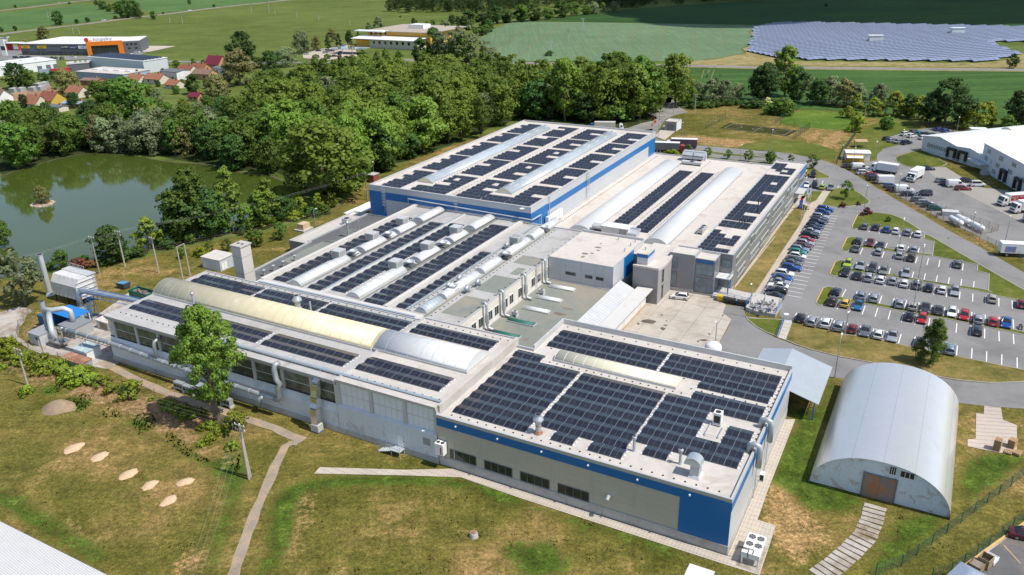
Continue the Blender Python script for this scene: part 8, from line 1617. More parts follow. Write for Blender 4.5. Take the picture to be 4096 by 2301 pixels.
grow('at the foot of the double concrete pole','bushes near the double pole',[(0,3,1880,90,40,'low green bush'),(0,3,1975,70,10,'low green bush'),(0,3,2020,140,80,'yellow green bush'),(0,3,2125,150,90,'dark bush',.7),(0,3,2180,90,-60,'yellow green bush',1.0),(0,3,2250,60,10,'yellow green bush',.9),(0,3,1880,240,190,'low green bush'),(0,3,1960,200,140,'low green bush',1.1),(0,3,2170,270,200,'low green bush'),(0,2,1900,1280,1190,'yellow green bush',.5),(0,2,1550,1180,1120,'low green bush',1.3),(0,2,1700,1240,1170,'low green bush',1.3),(0,2,1600,1210,1150,'low green bush',1.2),(0,2,1760,1290,1220,'low green bush',1.2)])
# gardens and the left bank
grow('among the houses beyond the pond','trees among the houses',[(0,0,170,830,595,D_,1.),(0,0,270,820,640,BT,.9),(0,0,420,780,680,G_,1.2),(0,0,520,760,660,G_,1.),(0,0,640,870,655,OW,1.1),(0,0,1290,735,650,DC,1.),(0,0,1220,745,690,DC,.8),(0,0,960,970,755,BT,1.1),(0,0,1080,960,750,BT,1.1),(0,0,1260,1150,735,BT,1.0),(0,0,700,1010,865,D_,.9),(0,0,860,1200,950,D_,1.),(0,0,380,1230,1000,BT,1.),(0,0,230,1010,885,D_,.8),(0,0,1480,950,830,PW,.9),(0,0,1480,810,752,G_,1.),(0,0,1650,880,800,BT,1.1),(0,0,1820,880,700,G_,.9),(0,0,1720,1010,915,Y_,1.),(0,0,1560,1170,950,BT,.9),(0,0,1000,1420,1115,PW,.8),(0,0,890,1380,1165,Y_,1.),(0,0,1400,1425,1085,PW,.9),(0,0,1750,1440,1175,OW,.9),(0,0,1650,650,570,BT,1.1),(0,0,1810,610,545,BT,.8),(0,0,2280,600,305,D_,.95),(0,0,2240,800,475,OW,.95),(0,0,2050,950,700,OW,.9),(0,0,580,560,525,'round bush',1.2),(0,0,2540,700,480,G_,.9),(0,0,2420,640,540,G_,1.2),(0,0,490,555,525,'round bush',1.2),(0,0,525,558,528,'round bush'),(0,0,1400,900,800,BT,.8),(0,0,1530,700,640,G_,.9),(0,0,1700,800,740,BT,1.),(0,0,1940,830,740,G_,.9),(0,0,2000,780,690,BT,.8),(0,0,1180,860,790,G_,.9),(0,0,820,920,850,BT,.7),(0,0,610,960,880,G_,.7),(0,0,440,1090,960,G_,.9),(0,0,300,1120,1000,BT,.9),(0,0,90,1080,960,D_,.9),(0,0,1060,800,740,G_,.9),(0,0,1900,620,560,G_,.9),(0,0,1570,640,590,BT,1.),(0,0,960,1180,1030,BT,.9),(0,0,1100,1290,1120,G_,.9),(0,0,1200,1340,1180,BT,.9),(0,0,780,1300,1100,PW,.7),(0,0,520,1200,1030,G_,.9),(0,0,1950,1050,900,BT,.9),(0,0,2150,700,590,G_,.9),(0,0,1880,1200,960,PW,.9),(0,0,2100,1100,900,G_,.9),(0,0,1700,1240,1040,BT,.9),(0,0,60,1430,1290,Y_,1.0),(0,0,600,1380,1090,G_,1.),(0,0,130,1330,960,BT,1.1),(0,0,420,1400,1180,BT,1.)])
grow('on the far fields','trees on the far fields',[(0,0,555,235,103,G_,.9),(0,0,145,288,243,D_,1.),(0,0,720,222,180,D_,1.2),(0,0,820,208,163,D_,1.2),(0,0,1080,180,148,D_,1.4),(0,0,1440,185,105,BT,.9),(0,0,410,365,248,OW,.9),(0,0,235,405,372,'flowering bush',1.2),(0,0,15,300,258,D_,1.),(0,0,900,50,5,D_,1.),(0,0,960,90,10,G_,1.1),(0,0,1020,110,40,BT,1.1),(0,0,1100,130,30,BT,1.),(0,0,1180,170,5,G_,1.1),(0,0,1250,150,0,G_,1.),(0,0,1300,170,90,D_,1.2),(0,0,650,40,20,D_,1.5),(0,0,1770,40,0,G_,1.),(0,0,2000,70,40,D_,1.),(0,0,146,75,45,D_,1.),(0,0,1525,135,112,BT,1.),(1,0,1405,165,145,'round bush'),(3,0,715,68,35,D_,1.),(2,0,465,522,475,'dark bush',1.3),(0,0,2190,620,560,'round bush')])
SCAT=[]
def scatter(place,group,poly,step,kinds,hr,seed):
 r_=random.Random(seed);xs=[p[0]for p in poly];ys=[p[1]for p in poly];y=min(ys)
 while y<max(ys):
  x=min(xs)+r_.uniform(0,step)
  while x<max(xs):
   px,py=x+r_.uniform(-.42,.42)*step,y+r_.uniform(-.42,.42)*step
   if bool(inside(np.array([px]),np.array([py]),poly)[0]):
    k=r_.choices([q[0]for q in kinds],[q[1]for q in kinds])[0];SCAT.append((k,(px,py,0),r_.uniform(*hr)*(.8 if 'willow' in k or 'deep' in k or 'dark' in k else 1.),'%s %s'%(k,place),group,r_.uniform(1.0,1.3)))
   x+=step
  y+=step*.9
WK=[(P_,3),(B_,4),(LB,2),(BT,2),(G_,1.2),(PW,.6),(D_,.4)]
scatter('deep in the wood behind the tall hall','trees of the wood behind the tall hall',PO([(700,255),(1000,232),(1500,240),(1680,252),(1640,300),(1590,312),(1320,292),(1180,352),(1000,410),(900,462),(850,470),(790,440),(745,440),(700,410),(650,330)]),9.0,WK,(15.5,21.5),5)
scatter('on the wooded far shore of the pond','trees on the far pond shore',PO([(60,425),(200,384),(300,380),(420,392),(560,425),(690,455),(690,400),(640,330),(560,345),(480,330),(400,345),(250,345),(120,350),(0,372),(0,428)]),8.5,[(BT,2),(G_,1.2),(PW,1.6),(OW,1.2),(P_,1.2),(D_,.6)],(11,17),8)
grow('at the wood edge by the tall hall','edge trees of the wood',[(1,1,700,545,-130,LB,1.15),(2,0,1300,1110,540,P_,.9),(2,0,1640,990,520,LB,.75),(2,0,1240,1130,600,B_,.8),(1,0,2160,1290,930,P_,.6),(2,0,610,1130,560,B_,.8),(2,0,1000,1080,520,P_,.9),(1,1,900,480,120,BT,.7),(1,1,1500,180,-60,G_,.8),(1,1,1250,290,-20,G_,.9),(2,0,350,1120,760,G_,.9),(2,0,800,1140,870,G_,1.),(2,0,1060,1140,960,'round bush',1.6),(1,1,1050,390,150,BT,.8)])
def bake(lst,name,lm,label):
 Q,NN=[],[]
 for me,loc,s,wd,a_,keep in lst:
  c,nn=RAW[me.name];
  if keep<len(c):i_=np.random.default_rng(len(Q)).permutation(len(c))[:keep];c,nn=c[i_],nn[i_]
  cz,sz=np.cos(a_),np.sin(a_);m_=np.array([[cz,-sz,0],[sz,cz,0],[0,0,1]]);Q.append((c.reshape(-1,3)*np.array([s*wd,s*wd,s]))@m_.T+np.array(loc));NN.append(nn@m_.T)
 me=leaf_mesh(name,np.concatenate(Q),lm,np.concatenate(NN));o=bpy.data.objects.new(name,me);COL.objects.link(o);tag(o,label,'wood',kind='stuff')
SCAT.sort(key=lambda q:q[1][1]);left=max(0,290-sum(1 for o in bpy.data.objects if o.get('category')=='tree'))
for q in SCAT[:left]:plant(*q)
g=np.random.default_rng(3);L=[]
for lm in('mid','light','deep','pale'):
 L=[(SPEC[k][rnd.randrange(len(SPEC[k]))][0],loc,h/SPEC[k][0][2],wd,rnd.uniform(0,6.28),2600)for k,loc,h,lb,gr,wd in SCAT[left:]if{P_:'mid',B_:'light',LB:'light',BT:'mid',G_:'deep',D_:'deep',PW:'pale',OW:'pale'}[k]==lm]
 if L:bake(L,'wood',lm,{'mid':'green','light':'bright green','deep':'dark green','pale':'grey green'}[lm]+' treetops of the rear wood that run together')
L=[]
for c,r,x0,y0,x1,y1,dep,n in((1,0,1215,122,1700,118,160,60),(1,0,1700,118,2567,100,160,90),(2,0,0,80,1080,75,150,80),(2,0,1080,85,2150,8,120,70),(2,0,2150,8,2500,2,90,25)):
 p,q=GT(c,r,x0,y0),GT(c,r,x1,y1)
 for i in range(n):b=p.lerp(q,g.uniform());L.append((SPEC[(D_,BT,G_,PW)[g.choice(4,p=(.45,.25,.2,.1))]][0][0],(b.x+g.uniform(-6,6),b.y+g.uniform()**1.5*dep,0),g.uniform(.75,1.15),1.15,g.uniform(0,6.28),800))
bake(L,'far_wood','dark','dark dense wood along the top edge of the fields')
def tufts(name,polys,dens_,ls,lm,hmax,seed,label):
 g=np.random.default_rng(seed);Q=[]
 for pl_ in polys:
  x0,x1=min(p[0]for p in pl_),max(p[0]for p in pl_);y0,y1=min(p[1]for p in pl_),max(p[1]for p in pl_);n=int((x1-x0)*(y1-y0)*dens_)
  X=g.uniform(x0,x1,n);Y=g.uniform(y0,y1,n);k=inside(X,Y,pl_);X,Y=X[k],Y[k];n=len(X)
  P0=np.stack([X,Y,g.uniform(.05,hmax,n)],1);N_=g.normal(size=(n,3))*.6+np.array([0,0,1]);N_/=np.linalg.norm(N_,axis=1,keepdims=True);t1=np.cross(N_,g.normal(size=(n,3)));t1/=np.linalg.norm(t1,axis=1,keepdims=True);t2=np.cross(N_,t1);s=ls*g.uniform(.6,1.3,(n,1))
  Q.append(np.stack([P0-t1*s*.5,P0+t2*s*.4,P0+t1*s*.5,P0-t2*s*.4],1).reshape(-1,3))
 q=np.concatenate(Q);q[:,2]=np.maximum(q[:,2],.03);n=len(q)//4
 me=leaf_mesh(name,q,lm,np.tile([0,0,1.],(n,1)))
 o=bpy.data.objects.new(name,me);COL.objects.link(o);tag(o,label,'ground cover',kind='stuff')
tufts('nettles',[smooth_poly(P(*L))for L in([(0,2,[(600,1110),(780,1060),(870,1090),(850,1200),(700,1250),(610,1180)])],[(0,2,[(1220,1290),(1390,1215),(1480,1330),(1420,1420),(1290,1400)])],[(0,3,[(1210,0),(1440,40),(1340,120),(1300,190),(1260,100)])],[(0,3,[(1540,130),(1600,110),(1700,210),(1800,300),(2000,400),(1900,410),(1700,320),(1560,230)])],[(0,2,[(480,1000),(580,970),(560,1060),(380,1070)])],[(0,3,[(2160,350),(2260,320),(2240,500),(2160,480)])],[(0,2,[(950,1230),(1060,1200),(1180,1260),(1080,1310),(960,1280)])])],9,.32,'mid',.3,5,'dark green nettle patches on the weedy slope')
rw=random.Random(21);wd_=[]
for c,r,x0,x1,y0,y1,n in((0,3,60,2000,350,1400,46),(1,3,450,2500,600,1440,64),(2,3,60,1800,850,1440,40),(3,3,100,700,700,1300,16),(3,3,1300,1900,900,1300,16),(0,2,100,1500,1000,1440,30)):
 for i in range(n):p=GT(c,r,rw.uniform(x0,x1),rw.uniform(y0,y1));q=rw.uniform(.2,.65);wd_.append([(p.x+q*rw.uniform(.6,1.3)*math.cos(a),p.y+q*rw.uniform(.6,1.3)*math.sin(a))for a in(2*math.pi*k/8 for k in range(8))])
tufts('weeds',wd_,14,.17,'mid',.10,9,'small dark weed rosettes scattered over the lawns')
tufts('pond_reeds',[smooth_poly(P(*L))for L in([(0,1,[(950,1130),(1350,1050),(1750,975),(2100,890),(2400,850),(2567,800)]),(1,1,[(300,760),(500,730),(700,690),(800,610),(600,660),(300,720)]),(0,1,[(2400,830),(2100,860),(1750,945),(1350,1010)])],)],5,.4,'deep',.9,7,'reedy green growth along the near pond bank')
# FAR PLACES
# solar farm
fp_=P((3,0,[(20,495),(75,262),(210,240),(340,225),(1300,243),(2567,270),(3000,278),(3000,408),(2567,395),(2395,393),(2190,412),(2280,440),(2470,505),(2400,550),(2120,582),(1900,578),(1480,575),(870,565),(460,565),(130,520)]))
farm_m=M('farm_cells',(.175,.205,.29),.35,0,var=.12,scale=.05,ln=((0,4.0,.40,1.7),(1,2.3,.26,1.6)),spec=.6)  # pale blue base has the reflected sky mixed into the cell colour
fa=R(17);fd=Vector((math.cos(fa),math.sin(fa),0));fn=Vector((math.sin(fa),-math.cos(fa),0));fo=Vector((*fp_[0],0))
ts_=[(Vector((*p,0))-fo).dot(-fn)for p in fp_];k=0;d0=min(ts_)+2
while d0<max(ts_):
 base=fo-fn*d0;s=np.arange(-60,420,2.);px=base.x+s*fd.x;py=base.y+s*fd.y;ok=inside(px,py,fp_);runs=[];st=None
 for i,v in enumerate(ok):
  if v and st is None:st=s[i]
  if(not v or i==len(ok)-1)and st is not None:
   if s[i]-st>8:runs.append((st,s[i]))
   st=None
 for a,b_ in runs:
  a,b_=round(a/10)*10,round(b_/10)*10
  if b_-a<9:continue
  c=base+fd*(a+b_)/2;t=thing('solar_row','blue row of the far solar field, %d%s row back from the road'%(k+1,'st' if k%10==0 and k!=10 else 'nd' if k%10==1 and k!=11 else 'rd' if k%10==2 and k!=12 else 'th')+('' if a<150 else ', right hand run'),'solar panels',c,fa,'rows of the solar field');h=(b_-a)/2
  part(t,'panels',farm_m,lambda m_:m_.hexa([(-h,-2.6,.7),(h,-2.6,.7),(h,2.3,2.3),(-h,2.3,2.3),(-h,-2.6,.78),(h,-2.6,.78),(h,2.3,2.38),(-h,2.3,2.38)]))
  part(t,'stand',dark_m,lambda m_:(m_.box(-h,h,-1.6,-1.5,.9,1.0),m_.box(-h,h,1.2,1.3,1.9,2.2),[m_.box(-h+.5+5*j,-h+.65+5*j,-1.6,1.3,0,.98)for j in range(int(h/2.5))]))
 d0+=6.1;k+=1
for lb,x,y in(('white inverter hut in the middle of the solar field',1175,404),('white inverter hut at the back right of the solar field',1938,330)):
 t=thing('inverter_hut',lb,'hut',GT(3,0,x,y),R(-5),'inverter huts');part(t,'wall',white_sheet,lambda m_:m_.box(-4.6,4.6,-2,2,0,5.2));part(t,'roof',white_m,lambda m_:m_.box(-4.9,4.9,-2.3,2.3,5.2,5.5))
 # warehouse at the right edge
wh_m=M('warehouse_white',(.60,.63,.665),.6,var=.05,scale=.3,ln=((0,.3,.05,.88),));wh_roof=M('ribbed_white_roof',(.70,.71,.72),.5,var=.04,ln=((0,.9,.12,.86),))
def dock(t,x,y=0.,h=4.2):
 d=part(t,'dock',dark_m,lambda m_:(m_.box(x-1.9,x-1.3,y-.9,y,.6,h),m_.box(x+1.3,x+1.9,y-.9,y,.6,h),m_.box(x-1.3,x+1.3,y-.9,y,h-.8,h)));part(d,'dock_door',grey_m,lambda m_:m_.box(x-1.3,x+1.3,y-.12,y-.01,1.0,h-.8))
def lwin(t,x,z,w_,h,n=3,y=0.):
 f=part(t,'window',frame_w,lambda m_:[m_.box(x+w_*i/n-.05,x+w_*i/n+.05,y-.08,y-.01,z,z+h)for i in range(n+1)]+[m_.box(x+.05,x+w_-.05,y-.07,y-.01,z+k*h-.04,z+k*h+.04)for k in(0,1)]);part(f,'pane',win_blue,lambda m_:m_.box(x,x+w_,y-.04,y-.012,z,z+h))
t=thing('warehouse','white warehouse with wavy ribbed roof and two dark loading docks','warehouse',(150.3,291,0),R(-73.9))
pr=[(0,0),(27.5,0),(27.5,4.3),(22,5.6),(16,5.0),(8,6.6),(0,5.4)]
part(t,'wall',wh_m,lambda m_:m_.extr(pr,'y',0,70))
for i in range(2,6):(a,za),(c,zc)=pr[i],pr[i+1];part(t,'roof',wh_roof,lambda m_:m_.hexa([(a,-.3,za+.02),(a,70.3,za+.02),(c,70.3,zc+.02),(c,-.3,zc+.02),(a,-.3,za+.2),(a,70.3,za+.2),(c,70.3,zc+.2),(c,-.3,zc+.2)]))
lwin(t,2.5,2.0,9.5,1.5,12);dock(t,14.3);dock(t,19.2)
part(t,'skylight',vault_white,lambda m_:m_.extr([(7+z_[0],z_[1])for z_ in arcp(-2.5,2.5,6.4,1.0)],'y',30,68))
t=thing('warehouse','three storey white office block of the warehouse with two more docks','warehouse',(157.8,265.2,0),R(-95.8))
part(t,'wall',wh_m,lambda m_:m_.box(0,60,0,40,0,8.6));part(t,'roof',wh_roof,lambda m_:m_.box(-.3,60.3,-.3,40.3,8.6,8.8))
for x,z,w_ in((3.0,6.2,2.6),(11.5,6.0,2.8),(20,6.2,2.9),(29,6.2,2.9),(2.0,3.6,2.4),(6.5,3.5,.9),(10.3,3.4,2.6),(18.6,3.6,2.8),(27.6,3.4,2.8),(8.6,.9,2.6),(37,6.2,2.9),(37,3.4,2.8)):lwin(t,x,z,w_,1.5,3)
dock(t,17.0);dock(t,26.5);dock(t,35)
part(t,'canopy',steel,lambda m_:m_.box(-2.5,6,-3.4,0,2.7,2.85));part(t,'ramp_rail',white_m,lambda m_:[m_.tube([(-4,-3.2,.3+z),(-14,-7.5,.1+z)],.05,5)for z in(.5,1.0)]+[m_.tube([(3,-3.4,.8+z),(-4,-3.2,.3+z)],.05,5)for z in(.5,1.0)]);part(t,'steps',plinth_m,lambda m_:[m_.box(6.4+.4*k,6.8+.4*k,-2.6,0,0,1.1-.2*k)for k in range(5)])
# retail store
sheet('road',[P((0,0,[(0,425),(195,430),(212,518),(850,528),(1290,478),(1390,488),(1280,522),(700,562),(0,565)]))],.15,asphalt);sheet('concrete_apron',[P((0,0,[(1287,430),(1645,432),(1372,490),(1292,468)]))],.15,slabs);sheet('road',[P((0,0,[(850,556),(1300,548),(1520,568),(2130,575),(2130,590),(1520,585),(850,575)])),P((1,0,[(0,582),(690,580),(1100,585),(1100,594),(690,590),(0,596)]))],.15,asphalt);sheet('paving',[P((1,0,[(490,515),(640,462),(930,428),(985,440),(1000,530),(700,565),(500,545)]))],.16,paving)
st_m=M('store_grey',(.12,.125,.14),.6,ln=((0,1.2,.08,.8),),var=.05);or_m=M('store_orange',(.72,.19,.01),.5,var=.04)
t=thing('retail_store','big grey retail store with yellow signs and an orange framed glass corner','store',(-370.5,647,0),R(-13.3))
part(t,'wall',st_m,lambda m_:m_.box(0,60,0,46,0,8.2));part(t,'roof',M('store_roof',(.66,.645,.62),.8,var=.05),lambda m_:m_.box(-.3,60.3,-.3,46.3,8.2,8.5))
part(t,'shop_window',M('shop_glass',(.06,.075,.09),.1,var=.8,scale=.4,stain=((.35,.2,.18),.35,.5)),lambda m_:m_.box(.6,59,-.06,0,.2,2.9))
for x,w_,mt,s,m2 in((.5,8,bin_y,'SIKO',liv_red),(15,8,bin_y,'SIKO',liv_red),(36,7,dark_m,'HAXIMO',white_m),(43.5,7.2,M('sign_navy',(.012,.04,.13)),'kuchyně',white_m),(51.2,7.4,white_m,'oresi',M('sign_ink',(.02,.06,.25)))):
 p_=part(t,'sign',mt,lambda m_:m_.box(x,x+w_,-.25,-.06,5,7.1));text(p_,'lettering',s,m2,1.7,(x+w_/2,-.3,6.05),(R(90),0,0))
for i in range(6):part(t,'skylight',vault_white,lambda m_:m_.extr([(y+9+8*(i//3)*2,z)for y,z in arcp(-2,2,8.5,1.1)],'x',22+12*(i%3),28+12*(i%3)))
t=thing('retail_store','orange framed glass corner of the grey retail store','store',(-312.4,633.4,0),R(12))
part(t,'wall',st_m,lambda m_:m_.box(0,36,2,34,0,8.9));part(t,'roof',bpy.data.materials['store_roof'],lambda m_:m_.box(0,36,2,34,8.9,9.15));part(t,'portal',or_m,lambda m_:(m_.box(-1,2,-.6,2,0,9.8),m_.box(-1,-.2,2,15,0,9.8),m_.box(21,24,-.6,2,0,9.8),m_.box(2,21,-.6,2,6.9,9.8)));part(t,'glass_front',win_dark,lambda m_:m_.box(2,21,.2,1.95,.1,6.9))
for x,z in((26,6),(29,6),(32,6),(27,3),(32,3)):part(t,'window',win_dark,lambda m_:m_.box(x,x+2,1.94,2,z,z+1.3))
text(t,'lettering','koupelny',M('sign_plum',(.04,.02,.06)),3.6,(11,-.2,11.4),(R(90),0,0),.1);part(t,'emblem',liv_red,lambda m_:m_.tube([(-.2,-.3,11.3),(-.2,-.5,11.3)],1.6,14))
def hall(lb,q0,q1,dep,h,wall,roof,doors=(),pvn=0,name='warehouse',cat='warehouse'):
 a,b_=GT(*q0),GT(*q1);d=b_-a;L_=d.length;t=thing(name,lb,cat,a,math.atan2(d.y,d.x));part(t,'wall',wall,lambda m_:m_.box(0,L_,0,dep,0,h));part(t,'roof',roof,lambda m_:m_.box(-.3,L_+.3,-.3,dep+.3,h,h+.3))
 for f,w_,z in doors:part(t,'roller_door',frame_m if z>3.2 else grey_m,lambda m_:m_.box(L_*f-w_/2,L_*f+w_/2,-.08,0,.1,z))
 for i in range(4):part(t,'skylight',vault_white,lambda m_:m_.box(L_*(.12+.23*i),L_*(.12+.23*i)+4.5,dep*.4,dep*.6,h+.3,h+.8))if not pvn else None
 for i in range(pvn):part(t,'solar_panels',cell_m,lambda m_:m_.hexa([(1,1+i*2.6,h+.35),(L_-1,1+i*2.6,h+.35),(L_-1,2.8+i*2.6,h+1.0),(1,2.8+i*2.6,h+1.0),(1,1+i*2.6,h+.4),(L_-1,1+i*2.6,h+.4),(L_-1,2.8+i*2.6,h+1.05),(1,2.8+i*2.6,h+1.05)]))
 return t
hall('white hall with solar panels on its roof in front of the store',(0,0,840,640),(0,0,1355,690),18,7.6,wh_m,wh_roof,((.2,4,3),(.5,4,3),(.8,4,3)),6);hall('dark grey low hall left of the solar roofed white one',(0,0,640,672),(0,0,845,655),14,4.6,st_m,roof_grey)
hall('low hall with blue grey wall and square skylights behind the red roofs',(0,0,720,735),(0,0,1165,765),20,4.2,M('blue_grey_wall',(.33,.38,.48),.7,ln=((0,.5,.06,.85),)),roof_beige);hall('white hall with three doors at the left edge behind the trees',(0,0,-60,722),(0,0,540,645),26,6.0,white_sheet,wh_roof,((.72,3,3.4),(.86,3,3.4),(.97,2.5,3.4)));hall('grey roofed building with red doors cut by the left edge',(0,0,-60,440),(0,0,66,432),14,6,white_sheet,M('brown_roof',(.12,.09,.09)),((.4,4,4),(.8,4,4)))
t=thing('bus_shelter','red framed shelter left of the retail store','shelter',GT(0,0,155,470),R(-13));part(t,'frame',liv_red,lambda m_:(m_.box(-6,-5.3,-3,3,0,5.5),m_.box(5,5.6,-3,3,0,5.5)));part(t,'roof',white_m,lambda m_:m_.box(-6.5,6.5,-3.4,3.4,5.5,6.1))
t=thing('sign_pylon','tall white sign pylon at the left edge by the road','sign',GT(0,0,50,520),R(-13));part(t,'panel',white_m,lambda m_:m_.box(-2,2,-.4,.4,0,12));part(t,'stripe',M('pylon_ink',(.05,.03,.08)),lambda m_:m_.box(-1.9,1.9,-.45,-.41,4,7))
# houses
tile={'red':M('red_tiles',(.26,.085,.05),.85,ln=((2,.3,.05,.75),),var=.2),'orange':M('orange_tiles',(.33,.135,.075),.85,ln=((2,.3,.05,.75),),var=.2),'wine':M('wine_roof',(.16,.02,.035),.5),'grey':M('slate',(.13,.14,.15),.7),'brown':M('brown_tiles',(.22,.14,.10),.85,var=.25),'blue':M('blue_tin',(.30,.36,.42),.5)}
wl={'cream':M('house_cream',(.60,.54,.43),.9),'white':white_sheet,'yellow':M('house_yellow',(.55,.38,.07),.9),'brick':M('house_brick',(.36,.15,.09),.9),'ochre':M('house_ochre',(.45,.27,.13),.9)}
def house(lb,x,y,w_,d,h,rise,rc,wc,rot,n=2):
 t=thing('house',lb,'house',GT(0,0,x,y),R(rot),'houses beyond the pond');w_*=.88;d*=.85;h*=.85;rise*=.85;part(t,'wall',wl[wc],lambda m_:m_.extr([(-d/2,0),(d/2,0),(d/2,h),(0,h+rise),(-d/2,h)],'x',-w_/2,w_/2));sl=rise/(d/2);o=d/2+.5;z0=h-.5*sl
 r_=None
 for s in(-1,1):
  q=part(t,'roof',tile[rc],lambda m_:m_.hexa([(-w_/2-.4,s*o,z0+.02),(w_/2+.4,s*o,z0+.02),(w_/2+.4,0,h+rise+.02),(-w_/2-.4,0,h+rise+.02),(-w_/2-.4,s*o,z0+.25),(w_/2+.4,s*o,z0+.25),(w_/2+.4,0,h+rise+.25),(-w_/2-.4,0,h+rise+.25)][::1]if s<0 else[(w_/2+.4,o,z0+.02),(-w_/2-.4,o,z0+.02),(-w_/2-.4,0,h+rise+.02),(w_/2+.4,0,h+rise+.02),(w_/2+.4,o,z0+.25),(-w_/2-.4,o,z0+.25),(-w_/2-.4,0,h+rise+.25),(w_/2+.4,0,h+rise+.25)]))
  r_=r_ or q
 part(r_,'chimney',wl['brick'],lambda m_:m_.box(w_*.2,w_*.2+.8,-.4,.4,h+rise*.6,h+rise+1.2))
 for i in range(n):part(t,'window',win_dark,lambda m_:m_.box(-w_/2+w_*(i+.7)/(n+.4)-.6,-w_/2+w_*(i+.7)/(n+.4)+.6,-d/2-.06,-d/2+.01,1.0,2.3))
 return t
for q in(('house with an orange red gable roof left of the yellow walled one',345,1000,12,9,3,4.2,'orange','cream',-30),('yellow walled house with red roof and two dormers',500,985,13,10,4.2,4.2,'red','yellow',-30),('orange roofed house half hidden by trees behind the garden',735,900,13,9,3,3.6,'orange','cream',-30),('brown roofed house cut by the left edge',10,945,12,9,3.4,4,'brown','white',-30),('long blue tin roofed shed below the orange roof',725,1000,15,7,2.6,.9,'blue','ochre',-15),('red brick shell of an unfinished house',880,790,14,9,3.4,1.0,'brown','brick',-20),('orange roofed house at the foot of the low hall',1290,770,12,9,2.6,3,'orange','cream',-28),('long orange tiled house with cream gable',1470,775,15,9,3.4,3,'orange','cream',-28),('white flat villa with a grey roof and balcony',1650,740,15,12,6,.8,'grey','white',-28),('red roofed house right behind the white villa',1760,700,13,9,4,3,'red','cream',-28),('small orange roofed house below the white villa',1640,820,11,8,2.6,2.6,'orange','cream',-35),('brown terracotta roofed house with ochre walls',1920,735,15,9,4,2.6,'brown','ochre',-25),('house with a steep wine red roof at the end of the street',2030,640,13,11,4,5.5,'wine','ochre',-25),('red tiled house left of the wine red roof',1880,680,12,9,3.6,3,'red','ochre',-25),('white rendered house right of the wine red roof',2095,685,12,9,4,1,'grey','white',-25),('green garden shed with dark red roof',1835,940,7,6,3,1.8,'wine','ochre',-20),('grey roofed outhouse below the yellow walled house',550,1035,10,6,2.8,.6,'grey','cream',-30),('white house wall glimpsed through trees at the left edge',20,1190,12,9,3,2,'grey','white',-30)):house(*q)
for i,(x,y)in enumerate(((140,862),(200,858),(320,850),(385,845),(370,815),(415,805))):t=thing('garage_box','grey metal garage box on the dirt lot, %s from the left'%ORD[i],'garage',GT(0,0,x,y),R(-20),'garage boxes');part(t,'box',duct_grey,lambda m_:m_.box(-2,2,-2,2,0,2.3));part(t,'roof',grey_m,lambda m_:m_.box(-2.1,2.1,-2.1,2.1,2.3,2.4))
for lb,x,y,mt in(('red shipping container behind the white hall',570,680,liv_red),('blue tarpaulin covered container next to the red one',470,685,tile['blue'])):t=thing('container',lb,'container',GT(0,0,x,y),R(20));part(t,'box',mt,lambda m_:m_.box(-6,6,-1.3,1.3,0,2.8));part(t,'frame',trim_m,lambda m_:(m_.box(-6.05,-5.9,-1.35,1.35,0,2.85),m_.box(5.9,6.05,-1.35,1.35,0,2.85)))
sheet('dirt_lot',[P((0,0,[(40,880),(250,850),(430,790),(620,870),(560,900),(280,930),(60,960)]))],.12,g_dirt)
# yellow walled building
t=thing('commercial_building','yellow walled building with white front roofs beyond the wood','building',(-115,646,0),R(-30));yw=M('wall_ochre_yellow',(.62,.36,.05),.8)
part(t,'wall',yw,lambda m_:m_.box(2,60,14,60,0,10.5));part(t,'roof',M('gravel_roof',(.38,.32,.26),.95,var=.1),lambda m_:m_.box(0,62,12,62,10.5,11));part(t,'canopy',white_m,lambda m_:m_.box(-8,20,9,16,10.4,11.1))
part(t,'wall',wl['cream'],lambda m_:m_.box(14,56,0,13.9,0,6.2),label='cream front wing');part(t,'wall',yw,lambda m_:m_.box(0,14,1,13.9,0,5.4),label='yellow left end');part(t,'roof',white_m,lambda m_:m_.hexa([(-3,-1.5,6.2),(58,-1.5,6.2),(58,13.9,7.2),(-3,13.9,7.2),(-3,-1.5,6.5),(58,-1.5,6.5),(58,13.9,7.5),(-3,13.9,7.5)]),label='white front roof');part(t,'roof_cabin',white_m,lambda m_:m_.box(26,40,34,44,11,14))
for i in range(7):part(t,'window',win_dark,lambda m_:m_.box(17+5.4*i,19+5.4*i,-.08,0,3.0,5.2))
for i in range(4):part(t,'window',win_dark,lambda m_:m_.box(4+4.5*i,6+4.5*i,13.9,14,8,10))
t=thing('carport','glass roofed carport with two yellow flags before the yellow building','carport',GT(1,0,950,500),R(-22));part(t,'roof',win_blue,lambda m_:m_.box(-13,13,-6,6,3.6,3.9))
for x in(-12,-4,4,12):part(t,'post',steel,lambda m_:m_.box(x-.2,x+.2,-5.8,-5.4,0,3.6))
for x in(2,6):part(t,'flag',bin_y,lambda m_:m_.box(x,x+1.2,-7,-6.9,3.5,7))
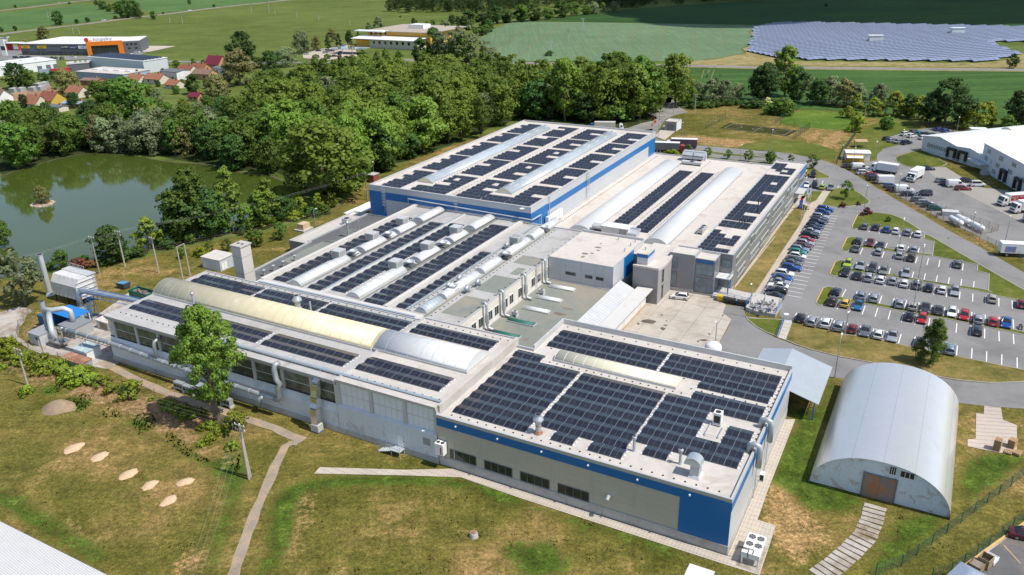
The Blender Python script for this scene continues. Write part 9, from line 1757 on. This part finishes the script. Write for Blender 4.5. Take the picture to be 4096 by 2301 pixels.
# simple far cars
fc={}
def farcar(col,q,rot,lb,g):
 if col not in fc:mb=MB();mb.extr([(-2.2,.3),(2.2,.3),(2.2,.75),(1.2,.95),(-2.2,1.0)],'y',-.88,.88);mb.hexa([(-2.1,-.8,.96),(1.1,-.8,.93),(1.1,.8,.93),(-2.1,.8,.96),(-1.6,-.62,1.48),(.3,-.62,1.48),(.3,.62,1.48),(-1.6,.62,1.48)],1);mb.box(-1.55,.25,-.6,.6,1.481,1.5);fc[col]=mb.mesh('parked_car',[PAINT[col],car_glass])
 o=bpy.data.objects.new('parked_car',fc[col]);COL.objects.link(o);o.location=GT(*q);o.location.z=.17;o.rotation_euler=(0,0,rot);tag(o,lb,'car',g)
for i,(x,y,c)in enumerate(((525,512,'silver'),(640,482,'black'),(705,500,'light_blue'),(735,492,'silver'),(765,483,'navy'),(795,471,'silver'),(825,463,'dark_red'),(845,453,'white'),(867,447,'silver'),(888,440,'white'),(908,434,'white'),(790,533,'dark_grey'),(850,500,'blue'),(905,545,'navy'))):farcar(c,(1,0,x,y),R(10),'%s car on the lot of the yellow building, %s from the left'%(c.replace('_',' '),ORD[i]),'cars by the yellow building')
for c,x,y,rt_,lb in(('white',1140,500,-10,'white car by the orange corner, nearest the glass'),('blue',1205,497,-10,'blue car by the orange corner'),('white',1282,496,-10,'white car on the kerb by the store side wall'),('white',1325,488,-10,'white van like car at the concrete lot'),('white',1208,515,-10,'white car below the blue one'),('white',685,543,-10,'white car on the road before the store'),('black',150,545,-10,'black car before the yellow signs, leftmost'),('navy',215,545,-10,'dark car before the yellow signs, middle'),('black',268,545,-10,'black car before the yellow signs, rightmost'),('white',970,195,20,'white car on the country road, left one'),('navy',1245,164,20,'dark blue car on the country road'),('white',1775,103,25,'white car far along the country road'),('silver',400,55,20,'silver car on the farthest road'),('yellow',550,28,20,'yellow truck on the farthest road')):farcar(c,(0,0,x,y),R(rt_),lb,'cars on the far roads')
for i,(c,r,x,y,yt)in enumerate(((0,0,450,165,92),(0,0,478,172,98),(0,0,685,318,232),(0,0,742,318,240),(0,0,1588,215,133),(0,0,1705,220,135),(0,0,2350,125,40),(0,0,2508,120,10),(1,0,15,125,38),(1,0,178,120,5),(1,0,235,138,68),(1,0,438,165,95),(1,0,643,192,113),(1,0,932,240,160),(2,0,637,390,278))):
 b=GT(c,r,x,y);h=hgt(T(c,r,x,y),T(c,r,x,yt));t=thing('field_pole','power pole standing in the far fields, %s in the chain from the left'%ORD[i],'power pole',b,R(-30),'poles in the far fields');part(t,'shaft',conc_pole,lambda m_:m_.lathe([(.3,0),(.2,h)],n=6));part(t,'crossarm',wood_pole,lambda m_:m_.box(-1.3,1.3,-.12,.12,h-.8,h-.5))
for i,(x,y,yt)in enumerate(((772,295,168),(470,520,385))):
 b=GT(2,0,x,y);h=hgt(T(2,0,x,y),T(2,0,x,yt));t=thing('lattice_pylon','small lattice pylon in the blue green crop, %s one'%('farther','nearer')[i],'pylon',b,0,'lattice pylons')
 part(t,'tower',steel,lambda m_:[m_.tube([(sx*.9,sy*.9,0),(sx*.3,sy*.3,h)],.1,4)for sx in(-1,1)for sy in(-1,1)]+[m_.tube([(-.9+.12*k,-.9+.12*k,h*k/5),(.9-.12*k,-.9+.12*k,h*(k+1)/5)],.07,4)for k in range(5)]);part(t,'crossarm',steel,lambda m_:m_.box(-2,2,-.1,.1,h-.8,h-.6))
 # a cumulus cloud high above the far fields, which shades them
mb=MB();rs=random.Random(9)
for i in range(46):
 f=i/45;x=520+f*900+rs.uniform(-60,90);y=690+f*60+rs.uniform(-90,150);r_=rs.uniform(55,130);mb.lathe([(r_*math.sin(math.pi*k/7),620+rs.uniform(-20,20)*0+r_*.38*-math.cos(math.pi*k/7)+i%5*9)for k in range(1,7)],x,y,12)
o=mb.build('cloud',M('cloud_white',(.85,.85,.86),1.,var=.02),None,True);tag(o,'white cumulus cloud drifting high above the far fields','cloud',kind='stuff')
